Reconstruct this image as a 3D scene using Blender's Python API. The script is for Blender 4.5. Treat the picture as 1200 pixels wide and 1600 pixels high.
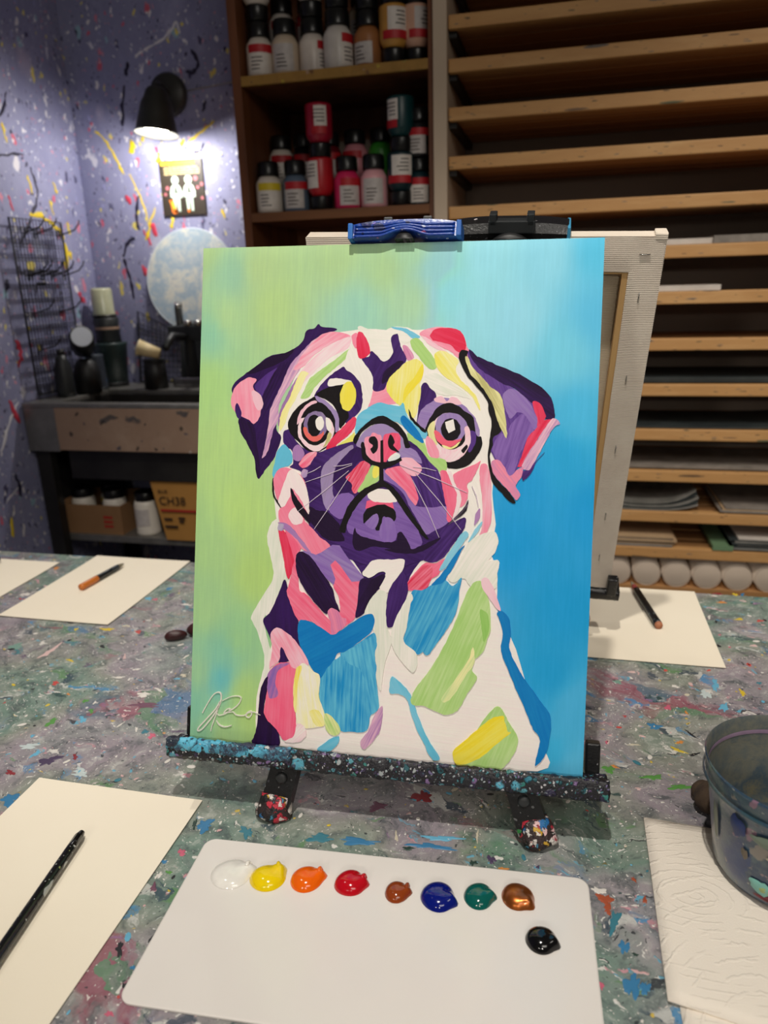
import bpy, bmesh, math, random
from mathutils import Vector, Matrix, noise
random.seed(7)
for o in list(bpy.data.objects): bpy.data.objects.remove(o)
SC = bpy.context.scene
COL = SC.collection
PI = math.pi

# ------------------------------------------------------------------ camera
# metres; origin on the table top under the camera; X along the table, Y towards the shelves, Z up
CAM_H = 0.53
YAW, PITCH_DOWN = math.radians(13.6), None
cam_d = bpy.data.cameras.new('camera')
cam = bpy.data.objects.new('camera', cam_d)
COL.objects.link(cam)
_down = Vector((0.03, 0.953, 0.30)).normalized()
_fwd = (Vector((0, 0, 1)) - _down * _down.z).normalized()
_right = _down.cross(_fwd)
_R = Matrix((_right, _fwd, -_down))
_R = Matrix.Rotation(YAW, 3, 'Z') @ _R
_B = _R @ Matrix(((1, 0, 0), (0, -1, 0), (0, 0, -1)))
cam.matrix_world = Matrix.Translation((0, 0, CAM_H)) @ _B.to_4x4()
cam_d.sensor_fit = 'VERTICAL'
cam_d.sensor_height = 36.0
cam_d.lens = 1150.0 / 1600.0 * 36.0
cam_d.clip_start = 0.01
cam_d.dof.use_dof = True
cam_d.dof.focus_distance = 0.78
cam_d.dof.aperture_fstop = 5.0
SC.camera = cam

# ------------------------------------------------------------------ world, lights, exposure
SC.view_settings.view_transform = 'Standard'
SC.view_settings.look = 'None'
SC.view_settings.exposure = 0.27
SC.view_settings.gamma = 1.0
SC.view_settings.use_curve_mapping = False
W = bpy.data.worlds.new('room_air'); SC.world = W; W.use_nodes = True
W.node_tree.nodes['Background'].inputs[0].default_value = (1.0, 0.90, 0.80, 1)
W.node_tree.nodes['Background'].inputs[1].default_value = 0.048

def lamp(name, kind, loc, target, energy, colour, size, **kw):
    d = bpy.data.lights.new(name, kind); o = bpy.data.objects.new(name, d); COL.objects.link(o)
    o.location = loc
    o.rotation_euler = (Vector(target) - Vector(loc)).to_track_quat('-Z', 'Y').to_euler()
    d.energy = energy; d.color = colour
    if kind == 'AREA': d.shape = 'RECTANGLE'; d.size = size; d.size_y = kw.get('size_y', size)
    else: d.shadow_soft_size = size
    if kind == 'SPOT': d.spot_size = math.radians(kw.get('cone', 60)); d.spot_blend = kw.get('blend', 0.6)
    return o
WARM = (1.0, 0.94, 0.85)
lamp('ceiling_spot_over_table', 'SPOT', (-0.10, 0.12, 1.90), (-0.10, 0.75, 0.0), 68, WARM, 0.022, cone=88, blend=0.9)
lamp('ceiling_spot_left', 'SPOT', (-1.00, 0.70, 1.80), (-0.80, 1.05, 0.0), 40, WARM, 0.022, cone=54, blend=0.9)
lamp('fill_spot_right', 'SPOT', (0.75, 0.75, 1.80), (0.42, 1.55, 0.2), 46, WARM, 0.022, cone=64, blend=0.9)  # added spot, brightens the right rear paper and the rack rails
lamp('fill_spot_behind', 'SPOT', (0.30, -1.05, 0.80), (-0.08, 0.75, 0.25), 16, WARM, 0.05, cone=41, blend=0.9)  # added fill, set low behind the camera to brighten the canvas front
lamp('fill_spot_behind_left', 'SPOT', (-0.45, -1.05, 0.80), (-0.20, 0.75, 0.25), 13, WARM, 0.05, cone=41, blend=0.9)  # second added low fill for the canvas, from the left
lamp('rack_fill_area', 'AREA', (0.9, -0.9, 1.75), (0.6, 1.9, 0.7), 9, WARM, 1.2, size_y=0.6)  # added area light, soft fill aimed at the rack, not a room fitting

# ------------------------------------------------------------------ helpers
def lin(c):
    r = []
    for v in c[:3]:
        v = v / 255.0
        r.append(v / 12.92 if v <= 0.04045 else ((v + 0.055) / 1.055) ** 2.4)
    return (r[0], r[1], r[2], 1.0)

def thing(name, label, cat, loc=(0, 0, 0), rotz=0, group=None):
    o = bpy.data.objects.new(name, None); COL.objects.link(o)
    o.empty_display_size = 0.02
    o.location = loc; o.rotation_euler = (0, 0, rotz)
    o['label'] = label; o['category'] = cat
    if group: o['group'] = group
    return o

def tag(o, label=None, cat=None, group=None, kind=None):
    if label: o['label'] = label
    if cat: o['category'] = cat
    if group: o['group'] = group
    if kind: o['kind'] = kind
    return o

class MB:
    """collects geometry, then links it as one mesh object"""
    def __init__(s): s.v = []; s.f = []; s.smooth = []
    def add(s, vs, fs, smooth=False):
        n = len(s.v); s.v += [tuple(p) for p in vs]
        for f in fs: s.f.append([i + n for i in f]); s.smooth.append(smooth)
    def box(s, x0, x1, y0, y1, z0, z1, M=None):
        vs = [Vector((x, y, z)) for z in (z0, z1) for y in (y0, y1) for x in (x0, x1)]
        if M: vs = [M @ p for p in vs]
        s.add(vs, [(0, 2, 3, 1), (4, 5, 7, 6), (0, 1, 5, 4), (2, 6, 7, 3), (0, 4, 6, 2), (1, 3, 7, 5)]); return s
    def bbox(s, x0, x1, y0, y1, z0, z1, b, M=None):
        """box with all edges chamfered"""
        bm = bmesh.new()
        bmesh.ops.create_cube(bm, size=1)
        for p in bm.verts:
            p.co = Vector(((x0 + x1) / 2 + p.co.x * (x1 - x0), (y0 + y1) / 2 + p.co.y * (y1 - y0), (z0 + z1) / 2 + p.co.z * (z1 - z0)))
        bmesh.ops.bevel(bm, geom=bm.edges[:], offset=b, segments=2, profile=0.6, affect='EDGES')
        bm.verts.index_update()
        vs = [p.co.copy() for p in bm.verts]
        if M: vs = [M @ p for p in vs]
        s.add(vs, [[q.index for q in f.verts] for f in bm.faces]); bm.free(); return s
    def lathe(s, prof, n=24, M=None, cap0=True, cap1=True, smooth=True):
        """profile of (radius, z)"""
        vs = []
        for r, z in prof:
            for i in range(n):
                a = 2 * PI * i / n
                p = Vector((r * math.cos(a), r * math.sin(a), z)); vs.append(M @ p if M else p)
        fs = []
        for k in range(len(prof) - 1):
            for i in range(n):
                j = (i + 1) % n
                fs.append((k * n + i, k * n + j, (k + 1) * n + j, (k + 1) * n + i))
        s.add(vs, fs, smooth)
        base = len(s.v) - len(vs)
        if cap0: s.f.append([base + i for i in range(n)][::-1]); s.smooth.append(False)
        if cap1: s.f.append([base + (len(prof) - 1) * n + i for i in range(n)]); s.smooth.append(False)
        return s
    def tube(s, pts, r, n=8, caps=True):
        pts = [Vector(p) for p in pts]
        rs = r if isinstance(r, (list, tuple)) else [r] * len(pts)
        vs = []; prev = None
        for k, p in enumerate(pts):
            t = (pts[min(k + 1, len(pts) - 1)] - pts[max(k - 1, 0)]).normalized()
            if prev is None:
                u = t.orthogonal().normalized()
            else:
                u = (prev - t * prev.dot(t)).normalized()
            prev = u; w = t.cross(u)
            for i in range(n):
                a = 2 * PI * i / n
                vs.append(p + (u * math.cos(a) + w * math.sin(a)) * rs[k])
        fs = []
        for k in range(len(pts) - 1):
            for i in range(n):
                j = (i + 1) % n
                fs.append((k * n + i, k * n + j, (k + 1) * n + j, (k + 1) * n + i))
        if caps:
            fs.append([i for i in range(n)][::-1]); fs.append([(len(pts) - 1) * n + i for i in range(n)])
        s.add(vs, fs, n > 5); return s
    def beam(s, a, b, w, d, up=(0, 0, 1), w1=None, d1=None, bev=0):
        """rectangular bar from a to b, width w along side, depth d along 'up'-ish"""
        a = Vector(a); b = Vector(b); t = (b - a).normalized()
        side = t.cross(Vector(up)).normalized(); nn = side.cross(t)
        w1 = w1 or w; d1 = d1 or d
        vs = []
        for p, ww, dd in ((a, w, d), (b, w1, d1)):
            for sx, sy in ((-1, -1), (1, -1), (1, 1), (-1, 1)):
                vs.append(p + side * sx * ww / 2 + nn * sy * dd / 2)
        s.add(vs, [(0, 1, 2, 3), (7, 6, 5, 4), (0, 4, 5, 1), (1, 5, 6, 2), (2, 6, 7, 3), (3, 7, 4, 0)]); return s
    def prism(s, outline, z0, z1, M=None):
        n = len(outline)
        vs = [Vector((x, y, z0)) for x, y in outline] + [Vector((x, y, z1)) for x, y in outline]
        if M: vs = [M @ p for p in vs]
        s.add(vs, [list(range(n))[::-1], [n + i for i in range(n)]] + [(i, (i + 1) % n, n + (i + 1) % n, n + i) for i in range(n)]); return s
    def wedge(s, r, a0, a1, z0, z1, n=10, thick=0.0006, M=None):
        """label: part of a cylinder shell"""
        vs = []
        for rr in (r, r + thick):
            for z in (z0, z1):
                for i in range(n + 1):
                    a = a0 + (a1 - a0) * i / n
                    p = Vector((rr * math.cos(a), rr * math.sin(a), z)); vs.append(M @ p if M else p)
        m = n + 1; fs = []
        for i in range(n):
            fs.append((2 * m + i, 2 * m + i + 1, 3 * m + i + 1, 3 * m + i))
            fs.append((i + 1, i, m + i, m + i + 1))
            fs.append((m + i, 3 * m + i, 3 * m + i + 1, m + i + 1))
            fs.append((i, i + 1, 2 * m + i + 1, 2 * m + i))
        fs.append((0, 2 * m, 3 * m, m)); fs.append((n, m + n, 3 * m + n, 2 * m + n))
        s.add(vs, fs, False); return s
    def warp(s, fn): s.v = [tuple(fn(Vector(p))) for p in s.v]; return s
    def build(s, name, mat, parent=None, loc=None):
        me = bpy.data.meshes.new(name); me.from_pydata(s.v, [], s.f); me.update()
        if any(s.smooth): me.polygons.foreach_set('use_smooth', s.smooth)
        for m in (mat if isinstance(mat, (list, tuple)) else [mat]): me.materials.append(m)
        o = bpy.data.objects.new(name, me); COL.objects.link(o)
        if parent: o.parent = parent
        if loc: o.location = loc
        return o

def structure(o): o['kind'] = 'structure'; return o

def dup(root, loc, rotz=None):
    r = root.copy(); COL.objects.link(r); r.location = loc
    if rotz is not None: r.rotation_euler = (0, 0, rotz)
    for ch in list(root.children):
        c = ch.copy(); COL.objects.link(c); c.parent = r
        for g in list(ch.children):
            d = g.copy(); COL.objects.link(d); d.parent = c
    return r

# ------------------------------------------------------------------ materials
class NT:
    def __init__(s, name):
        m = bpy.data.materials.new(name); m.use_nodes = True
        s.m = m; s.t = m.node_tree; s.t.nodes.clear()
        s.out = s.n('ShaderNodeOutputMaterial'); s.b = s.n('ShaderNodeBsdfPrincipled')
        s.l(s.b.outputs[0], s.out.inputs[0])
    def n(s, k, **kw):
        o = s.t.nodes.new(k)
        for a, v in kw.items(): setattr(o, a, v)
        return o
    def l(s, a, b): s.t.links.new(a, b)
    def ins(s, node, name, v):
        if hasattr(v, 'is_output') or isinstance(v, bpy.types.NodeSocket): s.l(v, node.inputs[name])
        else: node.inputs[name].default_value = v
    def noise(s, vec, scale, detail=4, rough=0.6, dist=0.0):
        o = s.n('ShaderNodeTexNoise'); s.l(vec, o.inputs['Vector'])
        o.inputs['Scale'].default_value = scale; o.inputs['Detail'].default_value = detail
        o.inputs['Roughness'].default_value = rough; o.inputs['Distortion'].default_value = dist
        return o
    def ramp(s, fac, stops, mode='LINEAR'):
        o = s.n('ShaderNodeValToRGB'); s.l(fac, o.inputs[0]); cr = o.color_ramp; cr.interpolation = mode
        while len(cr.elements) < len(stops): cr.elements.new(0.5)
        for e, (p, c) in zip(cr.elements, stops): e.position = p; e.color = c if len(c) == 4 else (*c, 1)
        return o.outputs[0]
    def mix(s, fac, a, b):
        o = s.n('ShaderNodeMix', data_type='RGBA'); 
        if isinstance(fac, float): o.inputs[0].default_value = fac
        else: s.l(fac, o.inputs[0])
        for i, v in ((6, a), (7, b)):
            if isinstance(v, tuple): o.inputs[i].default_value = v
            else: s.l(v, o.inputs[i])
        return o.outputs[2]
    def math(s, op, a, b=None):
        o = s.n('ShaderNodeMath', operation=op)
        for i, v in ((0, a), (1, b)):
            if v is None: continue
            if isinstance(v, (int, float)): o.inputs[i].default_value = v
            else: s.l(v, o.inputs[i])
        return o.outputs[0]
    def mapping(s, vec, scale=(1, 1, 1), loc=(0, 0, 0), rot=(0, 0, 0)):
        o = s.n('ShaderNodeMapping'); s.l(vec, o.inputs[0])
        o.inputs['Scale'].default_value = scale; o.inputs['Location'].default_value = loc; o.inputs['Rotation'].default_value = rot
        return o.outputs[0]
    def bump(s, h, strength=0.3, dist=0.001):
        o = s.n('ShaderNodeBump'); o.inputs['Strength'].default_value = strength; o.inputs['Distance'].default_value = dist
        s.l(h, o.inputs['Height']); s.l(o.outputs[0], s.b.inputs['Normal']); return o
    def obj(s): return s.n('ShaderNodeTexCoord').outputs['Object']

def pm(name, c1, c2=None, scale=8, rough=0.5, metal=0, bump=0, bscale=None, coat=0, stretch=(1, 1, 1), trans=0, spec=None):
    t = NT(name); v = t.mapping(t.obj(), stretch)
    nz = t.noise(v, scale, 5, 0.6)
    c2 = c2 or tuple(max(0, x * 0.9) for x in c1)
    t.l(t.ramp(nz.outputs[0], [(0.35, lin(c1)), (0.68, lin(c2))]), t.b.inputs['Base Color'])
    t.b.inputs['Roughness'].default_value = rough; t.b.inputs['Metallic'].default_value = metal
    t.b.inputs['Coat Weight'].default_value = coat
    if trans: t.b.inputs['Transmission Weight'].default_value = trans
    if spec is not None: t.b.inputs['Specular IOR Level'].default_value = spec
    if bump:
        nb = t.noise(v, bscale or scale * 6, 4, 0.6); t.bump(nb.outputs[0], bump, 0.001)
    return t.m

def splat(name, base, layers, base_scale=4, warp=0.03, warp_scale=14, stretch=(1, 1, 1), rot=(0, 0, 0), rough=0.5, bump=0.4, bdist=0.0015, coat=0, metal=0):
    """dried paint: a mottled base with layers of drops; layer = (cells per m, radius, share, softness, opacity, colours, extra stretch)"""
    t = NT(name); co = t.mapping(t.obj(), stretch, rot=rot)
    wn = t.noise(co, warp_scale, 4, 0.65)
    sub = t.n('ShaderNodeVectorMath', operation='SUBTRACT'); t.l(wn.outputs['Color'], sub.inputs[0]); sub.inputs[1].default_value = (.5, .5, .5)
    scl = t.n('ShaderNodeVectorMath', operation='SCALE'); t.l(sub.outputs[0], scl.inputs[0]); scl.inputs['Scale'].default_value = warp
    add = t.n('ShaderNodeVectorMath', operation='ADD'); t.l(co, add.inputs[0]); t.l(scl.outputs[0], add.inputs[1])
    v = add.outputs[0]
    bn = t.noise(v, base_scale, 6, 0.7)
    k = len(base); c = t.ramp(bn.outputs[0], [(0.28 + 0.44 * i / max(1, k - 1), lin(b)) for i, b in enumerate(base)])
    h = bn.outputs[0]
    for i, L in enumerate(layers):
        sc, rad, share, soft, opa, cols = L[:6]
        vv = t.mapping(v, L[6] if len(L) > 6 else (1, 1, 1), loc=(i * 3.7, i * 1.3, i * 2.1), rot=(0, 0, 0.5 * i if len(L) < 8 else L[7]))
        vo = t.n('ShaderNodeTexVoronoi'); t.l(vv, vo.inputs['Vector']); vo.inputs['Scale'].default_value = sc
        sep = t.n('ShaderNodeSeparateColor'); t.l(vo.outputs['Color'], sep.inputs[0])
        n = len(cols); cc = t.ramp(sep.outputs[0], [(j / n, lin(q)) for j, q in enumerate(cols)], 'CONSTANT')
        # random radius per cell
        rr = t.math('MULTIPLY', t.math('ADD', t.math('MULTIPLY', sep.outputs[2], 0.8), 0.4), rad)
        d = t.math('SUBTRACT', rr, vo.outputs['Distance'])
        if soft > 0: m = t.n('ShaderNodeClamp'); t.l(t.math('DIVIDE', d, soft), m.inputs[0]); f = m.outputs[0]
        else: f = t.math('GREATER_THAN', d, 0.0)
        f = t.math('MULTIPLY', f, t.math('LESS_THAN', sep.outputs[1], share))
        f = t.math('MULTIPLY', f, opa)
        c = t.mix(f, c, cc)
        h = t.math('ADD', h, t.math('MULTIPLY', f, 0.5))
    t.l(c, t.b.inputs['Base Color']); t.b.inputs['Roughness'].default_value = rough
    t.b.inputs['Coat Weight'].default_value = coat; t.b.inputs['Metallic'].default_value = metal
    fine = t.noise(co, 220, 3, 0.6)
    h = t.math('ADD', h, t.math('MULTIPLY', fine.outputs[0], 0.45))
    t.bump(h, bump, bdist)
    return t.m

BRIGHT = [(238, 232, 226), (236, 150, 165), (235, 205, 70), (105, 180, 210), (205, 60, 60), (228, 226, 222), (90, 160, 90), (230, 140, 60)]
M = {}
def table_material():
    """years of wiped and dropped acrylic: smeared colour fields, scraped streaks, a few fresh drops, fine flecks"""
    t = NT('dried_paint_table'); co = t.mapping(t.obj(), rot=(0, 0, .3))
    wn = t.noise(co, 9, 5, .6)
    sub = t.n('ShaderNodeVectorMath', operation='SUBTRACT'); t.l(wn.outputs['Color'], sub.inputs[0]); sub.inputs[1].default_value = (.5, .5, .5)
    scl = t.n('ShaderNodeVectorMath', operation='SCALE'); t.l(sub.outputs[0], scl.inputs[0]); scl.inputs['Scale'].default_value = .10
    add = t.n('ShaderNodeVectorMath', operation='ADD'); t.l(co, add.inputs[0]); t.l(scl.outputs[0], add.inputs[1])
    v = add.outputs[0]
    def cramp(f, cols, lo=.30, hi=.70): return t.ramp(f, [(lo + (hi - lo) * i / (len(cols) - 1), lin(c)) for i, c in enumerate(cols)])
    c = cramp(t.noise(v, 3.2, 3, .5).outputs[0], [(104, 128, 136), (140, 147, 143), (150, 140, 148), (142, 146, 136), (116, 140, 128), (160, 152, 156), (120, 140, 146)])
    # mottling
    n1 = t.noise(v, 38, 8, .75)
    c = t.mix(t.ramp(n1.outputs[0], [(.36, (.75, .75, .75)), (.5, (0, 0, 0))]), c, lin((64, 74, 78)))
    c = t.mix(t.ramp(n1.outputs[0], [(.55, (0, 0, 0)), (.72, (.75, .75, .75))]), c, lin((208, 208, 202)))
    # smears, stretched along the wiping direction
    for k, (sc, st, lo, hi, op, cols) in enumerate([
        (5.5, (1, 2.2, 1), .56, .64, .62, [(112, 74, 104), (40, 110, 160), (70, 130, 84), (150, 60, 84), (44, 96, 120), (170, 120, 140)]),
        (11, (1, 2.6, 1), .58, .63, .75, [(200, 140, 150), (60, 140, 190), (205, 205, 200), (36, 60, 80), (96, 140, 90), (46, 130, 140), (90, 60, 100)]),
        (22, (1, 2.2, 1), .61, .645, .85, [(226, 222, 216), (44, 46, 54), (90, 170, 200), (210, 150, 160), (226, 222, 216), (40, 70, 70), (150, 110, 150)])]):
        mv = t.mapping(v, st, loc=(3.1 * k + 1, 1.7 * k, .4 * k))
        f = t.noise(mv, sc, 6, .65, .4).outputs[0]
        q = t.noise(t.mapping(v, loc=(9 + k, 4, 2)), sc * .8, 2, .5).outputs[0]
        n = len(cols); cc = t.ramp(q, [(.32 + .36 * i / n, lin(x)) for i, x in enumerate(cols)], 'CONSTANT')
        c = t.mix(t.math('MULTIPLY', t.ramp(f, [(lo, (0, 0, 0)), (hi, (1, 1, 1))]), op), c, cc)
    h = n1.outputs[0]
    # drops and flecks
    for i, (sc, rad, share, soft, opa, cols) in enumerate([
        (34, .18, .17, .05, .9, [(232, 226, 220), (214, 110, 130), (226, 196, 60), (90, 170, 206), (190, 60, 60), (40, 40, 48), (96, 160, 96), (222, 150, 80)]),
        (95, .26, .42, .08, .85, [(232, 228, 222), (40, 46, 52), (226, 180, 180), (100, 170, 196), (232, 228, 222), (220, 190, 80)]),
        (300, .34, .55, .12, .8, [(232, 230, 224), (190, 196, 192), (50, 56, 60), (232, 222, 216), (232, 230, 224)])]):
        vv = t.mapping(v, (1, 1.5, 1) if i < 2 else (1, 1, 1), loc=(i * 3.7, i * 1.3, i * 2.1))
        vo = t.n('ShaderNodeTexVoronoi'); t.l(vv, vo.inputs['Vector']); vo.inputs['Scale'].default_value = sc
        sep = t.n('ShaderNodeSeparateColor'); t.l(vo.outputs['Color'], sep.inputs[0])
        n = len(cols); cc = t.ramp(sep.outputs[0], [(j / n, lin(x)) for j, x in enumerate(cols)], 'CONSTANT')
        rr = t.math('MULTIPLY', t.math('ADD', t.math('MULTIPLY', sep.outputs[2], 1.0), .25), rad)
        m = t.n('ShaderNodeClamp'); t.l(t.math('DIVIDE', t.math('SUBTRACT', rr, vo.outputs['Distance']), soft), m.inputs[0])
        f = t.math('MULTIPLY', t.math('MULTIPLY', m.outputs[0], t.math('LESS_THAN', sep.outputs[1], share)), opa)
        c = t.mix(f, c, cc); h = t.math('ADD', h, t.math('MULTIPLY', f, .4))
    t.l(c, t.b.inputs['Base Color']); t.b.inputs['Roughness'].default_value = .42; t.b.inputs['Specular IOR Level'].default_value = .4
    t.bump(h, .6, .0018)
    return t.m
M['table'] = table_material()
M['wall_paint'] = splat('splattered_lavender_wall',
    [(142, 143, 180), (152, 153, 186), (136, 138, 174), (164, 164, 196)],
    [(10, .36, .5, .25, .5, [(186, 192, 212), (204, 186, 206), (120, 122, 164), (214, 216, 226), (170, 196, 208)]),
     (26, .28, .5, .05, .85, [(236, 232, 236), (225, 130, 150), (236, 216, 90), (50, 46, 84), (226, 224, 234), (150, 190, 205), (216, 90, 110)]),
     (60, .30, .55, .03, .9, [(236, 232, 236), (40, 36, 66), (220, 90, 110), (240, 222, 90), (238, 234, 236), (160, 160, 205), (54, 48, 84), (240, 236, 238)]),
     (130, .30, .5, .03, .9, [(238, 234, 236), (44, 40, 70), (232, 150, 165), (236, 232, 236), (40, 36, 60)])],
    base_scale=3, warp=.06, warp_scale=16, rough=.6, bump=.3, stretch=(1, 1, .6))
M['crust'] = splat('paint_crust_black_plastic', [(14, 14, 18), (24, 22, 30), (16, 26, 30)],
    [(60, .42, .6, .1, .95, [(40, 120, 140), (44, 40, 70), (90, 170, 195), (30, 30, 40), (60, 90, 110), (24, 70, 78)]),
     (150, .50, .7, .1, .85, [(90, 160, 175), (130, 104, 150), (30, 90, 100), (170, 178, 180), (40, 36, 58), (52, 130, 124), (50, 40, 70)]),
     (340, .5, .75, .15, .8, [(180, 192, 196), (90, 150, 160), (60, 50, 80), (20, 22, 28), (210, 208, 212), (120, 110, 150)])],
    base_scale=30, warp=.012, warp_scale=60, rough=.4, bump=.9, bdist=.0025)
M['crust_left'] = splat('paint_crust_sky_blue', [(24, 22, 34), (96, 186, 216), (40, 36, 60), (90, 180, 212), (20, 34, 40)],
    [(40, .75, .75, .08, .95, [(95, 185, 215), (30, 28, 44), (96, 190, 220), (84, 176, 208), (50, 44, 76)]),
     (120, .40, .5, .08, .9, [(110, 195, 220), (50, 40, 80), (30, 90, 110), (200, 205, 205), (40, 40, 60)]),
     (300, .35, .5, .1, .85, [(190, 205, 205), (90, 170, 190), (60, 50, 80), (20, 22, 28)])],
    base_scale=30, warp=.012, warp_scale=60, rough=.4, bump=.9, bdist=.0025)
M['easel'] = splat('black_plastic_with_paint_specks', [(14, 14, 15), (20, 20, 22)],
    [(70, .24, .25, .03, .9, [(190, 40, 50), (40, 120, 60), (200, 190, 190), (60, 60, 66), (50, 50, 54)]),
     (220, .25, .35, .05, .7, [(150, 150, 152), (60, 60, 66), (110, 110, 112)])], base_scale=30, rough=.3, bump=.4)
M['foot'] = splat('foot_covered_in_dry_paint', [(26, 22, 24), (60, 44, 44), (24, 24, 28)],
    [(110, .8, .85, .08, .95, [(225, 205, 205), (40, 110, 170), (200, 50, 70), (232, 222, 214), (24, 24, 26), (230, 190, 190), (214, 170, 60), (36, 34, 40)]),
     (260, .5, .6, .08, .9, [(232, 226, 220), (30, 28, 30), (190, 60, 70), (70, 140, 170), (40, 36, 40)])], base_scale=40, warp=.02, warp_scale=60, rough=.4, bump=.9, bdist=.003)
M['cup'] = splat('paint_stained_plastic_cup', [(50, 76, 112), (80, 102, 108), (44, 64, 92), (100, 116, 112), (62, 72, 100)],
    [(22, .6, .7, .15, .75, [(24, 52, 110), (70, 96, 96), (90, 80, 104), (44, 80, 90), (28, 36, 60), (30, 74, 120)], (1, 1, .5)),
     (70, .45, .45, .08, .75, [(120, 130, 122), (44, 50, 66), (150, 140, 128), (60, 90, 110), (150, 110, 130)]),
     (200, .30, .36, .08, .7, [(170, 172, 160), (40, 50, 60), (120, 120, 112), (150, 130, 130)])],
    base_scale=14, warp=.03, warp_scale=30, rough=.28, bump=.25, coat=.3)
M['handle'] = splat('black_lacquer_handle_with_paint', [(12, 12, 12), (18, 18, 18)],
    [(110, .5, .65, .08, .9, [(170, 175, 170), (110, 116, 114), (20, 20, 20), (190, 192, 188), (16, 16, 16)], (.5, 1, 1)),
     (260, .30, .4, .06, .8, [(190, 195, 190), (70, 74, 74), (150, 160, 90)])], base_scale=30, rough=.22, bump=.4, coat=.4)
M['handle_blue'] = splat('dark_handle_with_blue_paint', [(14, 16, 18), (22, 30, 36)],
    [(150, .36, .4, .06, .8, [(60, 80, 100), (26, 30, 34), (110, 120, 124), (30, 70, 60)])], base_scale=40, rough=.3, bump=.3)
M['clip_blue'] = splat('blue_plastic_with_paint', [(16, 40, 120), (24, 60, 150), (20, 80, 160)],
    [(60, .38, .45, .08, .8, [(30, 110, 190), (24, 24, 60), (40, 50, 120), (20, 120, 190)]),
     (190, .3, .4, .06, .9, [(220, 120, 150), (200, 205, 225), (24, 26, 60), (120, 100, 180)])], base_scale=25, warp=.012, warp_scale=60, rough=.3, bump=.6)
M['rail'] = splat('pine_rail_with_paint_chips', [(208, 160, 102), (196, 146, 90), (214, 168, 112)],
    [(26, .24, .32, .03, .8, [(70, 84, 92), (60, 50, 44), (60, 90, 70), (90, 70, 60)], (.6, 1, 1)),
     (80, .26, .3, .04, .8, [(50, 46, 44), (90, 96, 96), (40, 60, 50)])], base_scale=5, warp=.03, rough=.6, bump=.2, stretch=(.5, 2, 3))
M['slat'] = pm('pine_slat', (190, 140, 88), (166, 118, 72), 3, .7, stretch=(.4, 6, 6), bump=.15)
M['cabinet'] = pm('brown_stained_wood', (122, 72, 40), (96, 54, 30), 4, .55, stretch=(6, 6, .6), bump=.15)
M['cab_edge'] = splat('worn_ochre_shelf_edge', [(150, 112, 48), (170, 128, 60), (130, 90, 44)],
    [(60, .3, .4, .06, .8, [(190, 170, 60), (110, 74, 50), (160, 140, 70), (180, 150, 130)])], base_scale=10, rough=.6)
M['shelf_low'] = pm('brown_shelf_edge', (128, 82, 46), (108, 66, 38), 6, .6, stretch=(.6, 6, 6))
M['white_panel'] = splat('chipped_white_panel', [(205, 184, 160), (196, 176, 154)],
    [(20, .14, .22, .03, .8, [(80, 96, 80), (50, 46, 46), (120, 150, 120)])], base_scale=3, rough=.6)
M['rack_back'] = pm('grey_board_back', (150, 134, 120), (136, 122, 110), 2, .8)
M['floor'] = pm('dark_concrete_floor', (70, 64, 60), (52, 48, 46), 3, .7)
M['steel'] = splat('stained_steel', [(150, 148, 144), (128, 126, 122), (165, 162, 158)],
    [(14, .3, .35, .15, .6, [(90, 88, 86), (180, 178, 172), (110, 96, 90)])], base_scale=6, rough=.38, bump=.15, metal=.6)
M['basin'] = pm('dark_stained_steel_basin', (58, 56, 54), (38, 36, 36), 6, .35, metal=.4)
M['apron'] = splat('stained_board', [(168, 140, 120), (156, 128, 108), (176, 150, 130)],
    [(14, .34, .6, .08, .8, [(60, 64, 70), (150, 124, 104), (40, 38, 40), (200, 190, 180), (190, 110, 100)], (1, 1, 2.5)),
     (40, .3, .4, .05, .8, [(50, 60, 80), (36, 34, 36), (200, 190, 184)])], base_scale=4, rough=.5, warp=.06)
M['cardboard'] = pm('cardboard', (186, 134, 66), (172, 122, 58), 5, .8)
M['carton'] = pm('plain_carton', (150, 112, 76), (136, 100, 66), 5, .8)
M['ink'] = pm('dark_print', (44, 30, 22), (54, 38, 28), 20, .7)
M['redink'] = pm('red_print', (176, 44, 34), (160, 38, 30), 20, .7)
M['cap'] = pm('black_bottle_cap', (14, 14, 15), (20, 20, 21), 20, .3)
M['paper'] = pm('cream_paper', (246, 236, 216), (242, 231, 210), 3, .75, bump=.08, bscale=600)
M['palette'] = pm('white_plastic_palette', (236, 230, 224), (232, 226, 220), 3, .16, bump=.03, bscale=14)
M['wire'] = pm('dark_grid_wire', (34, 34, 38), (52, 52, 56), 60, .4, metal=.5)
M['black'] = pm('dull_black', (18, 18, 19), (30, 30, 32), 10, .5)
M['soot'] = pm('very_dark_stained_plastic', (26, 28, 30), (44, 48, 50), 9, .45, bump=.2)
M['chrome'] = pm('worn_chrome', (200, 198, 194), (150, 148, 144), 20, .2, metal=.95)
M['glass'] = pm('cloudy_glass', (190, 190, 160), (160, 164, 140), 9, .15, spec=.6)
M['lamp_metal'] = pm('dark_grey_green_enamel', (52, 52, 48), (44, 44, 42), 5, .45)
M['white_plastic'] = pm('white_plastic', (228, 220, 208), (218, 210, 198), 8, .4)
M['disc'] = splat('blue_white_painted_disc', [(96, 136, 186), (206, 208, 204), (160, 182, 200), (222, 220, 208), (140, 160, 186), (200, 200, 190)],
    [(12, .4, .4, .25, .6, [(215, 213, 200), (90, 140, 200), (170, 176, 178), (225, 222, 210)])], base_scale=6, warp=.08, warp_scale=8, rough=.5)
M['disc_rim'] = pm('pale_rim', (205, 215, 222), (190, 200, 210), 10, .5)
M['linen'] = None

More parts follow.
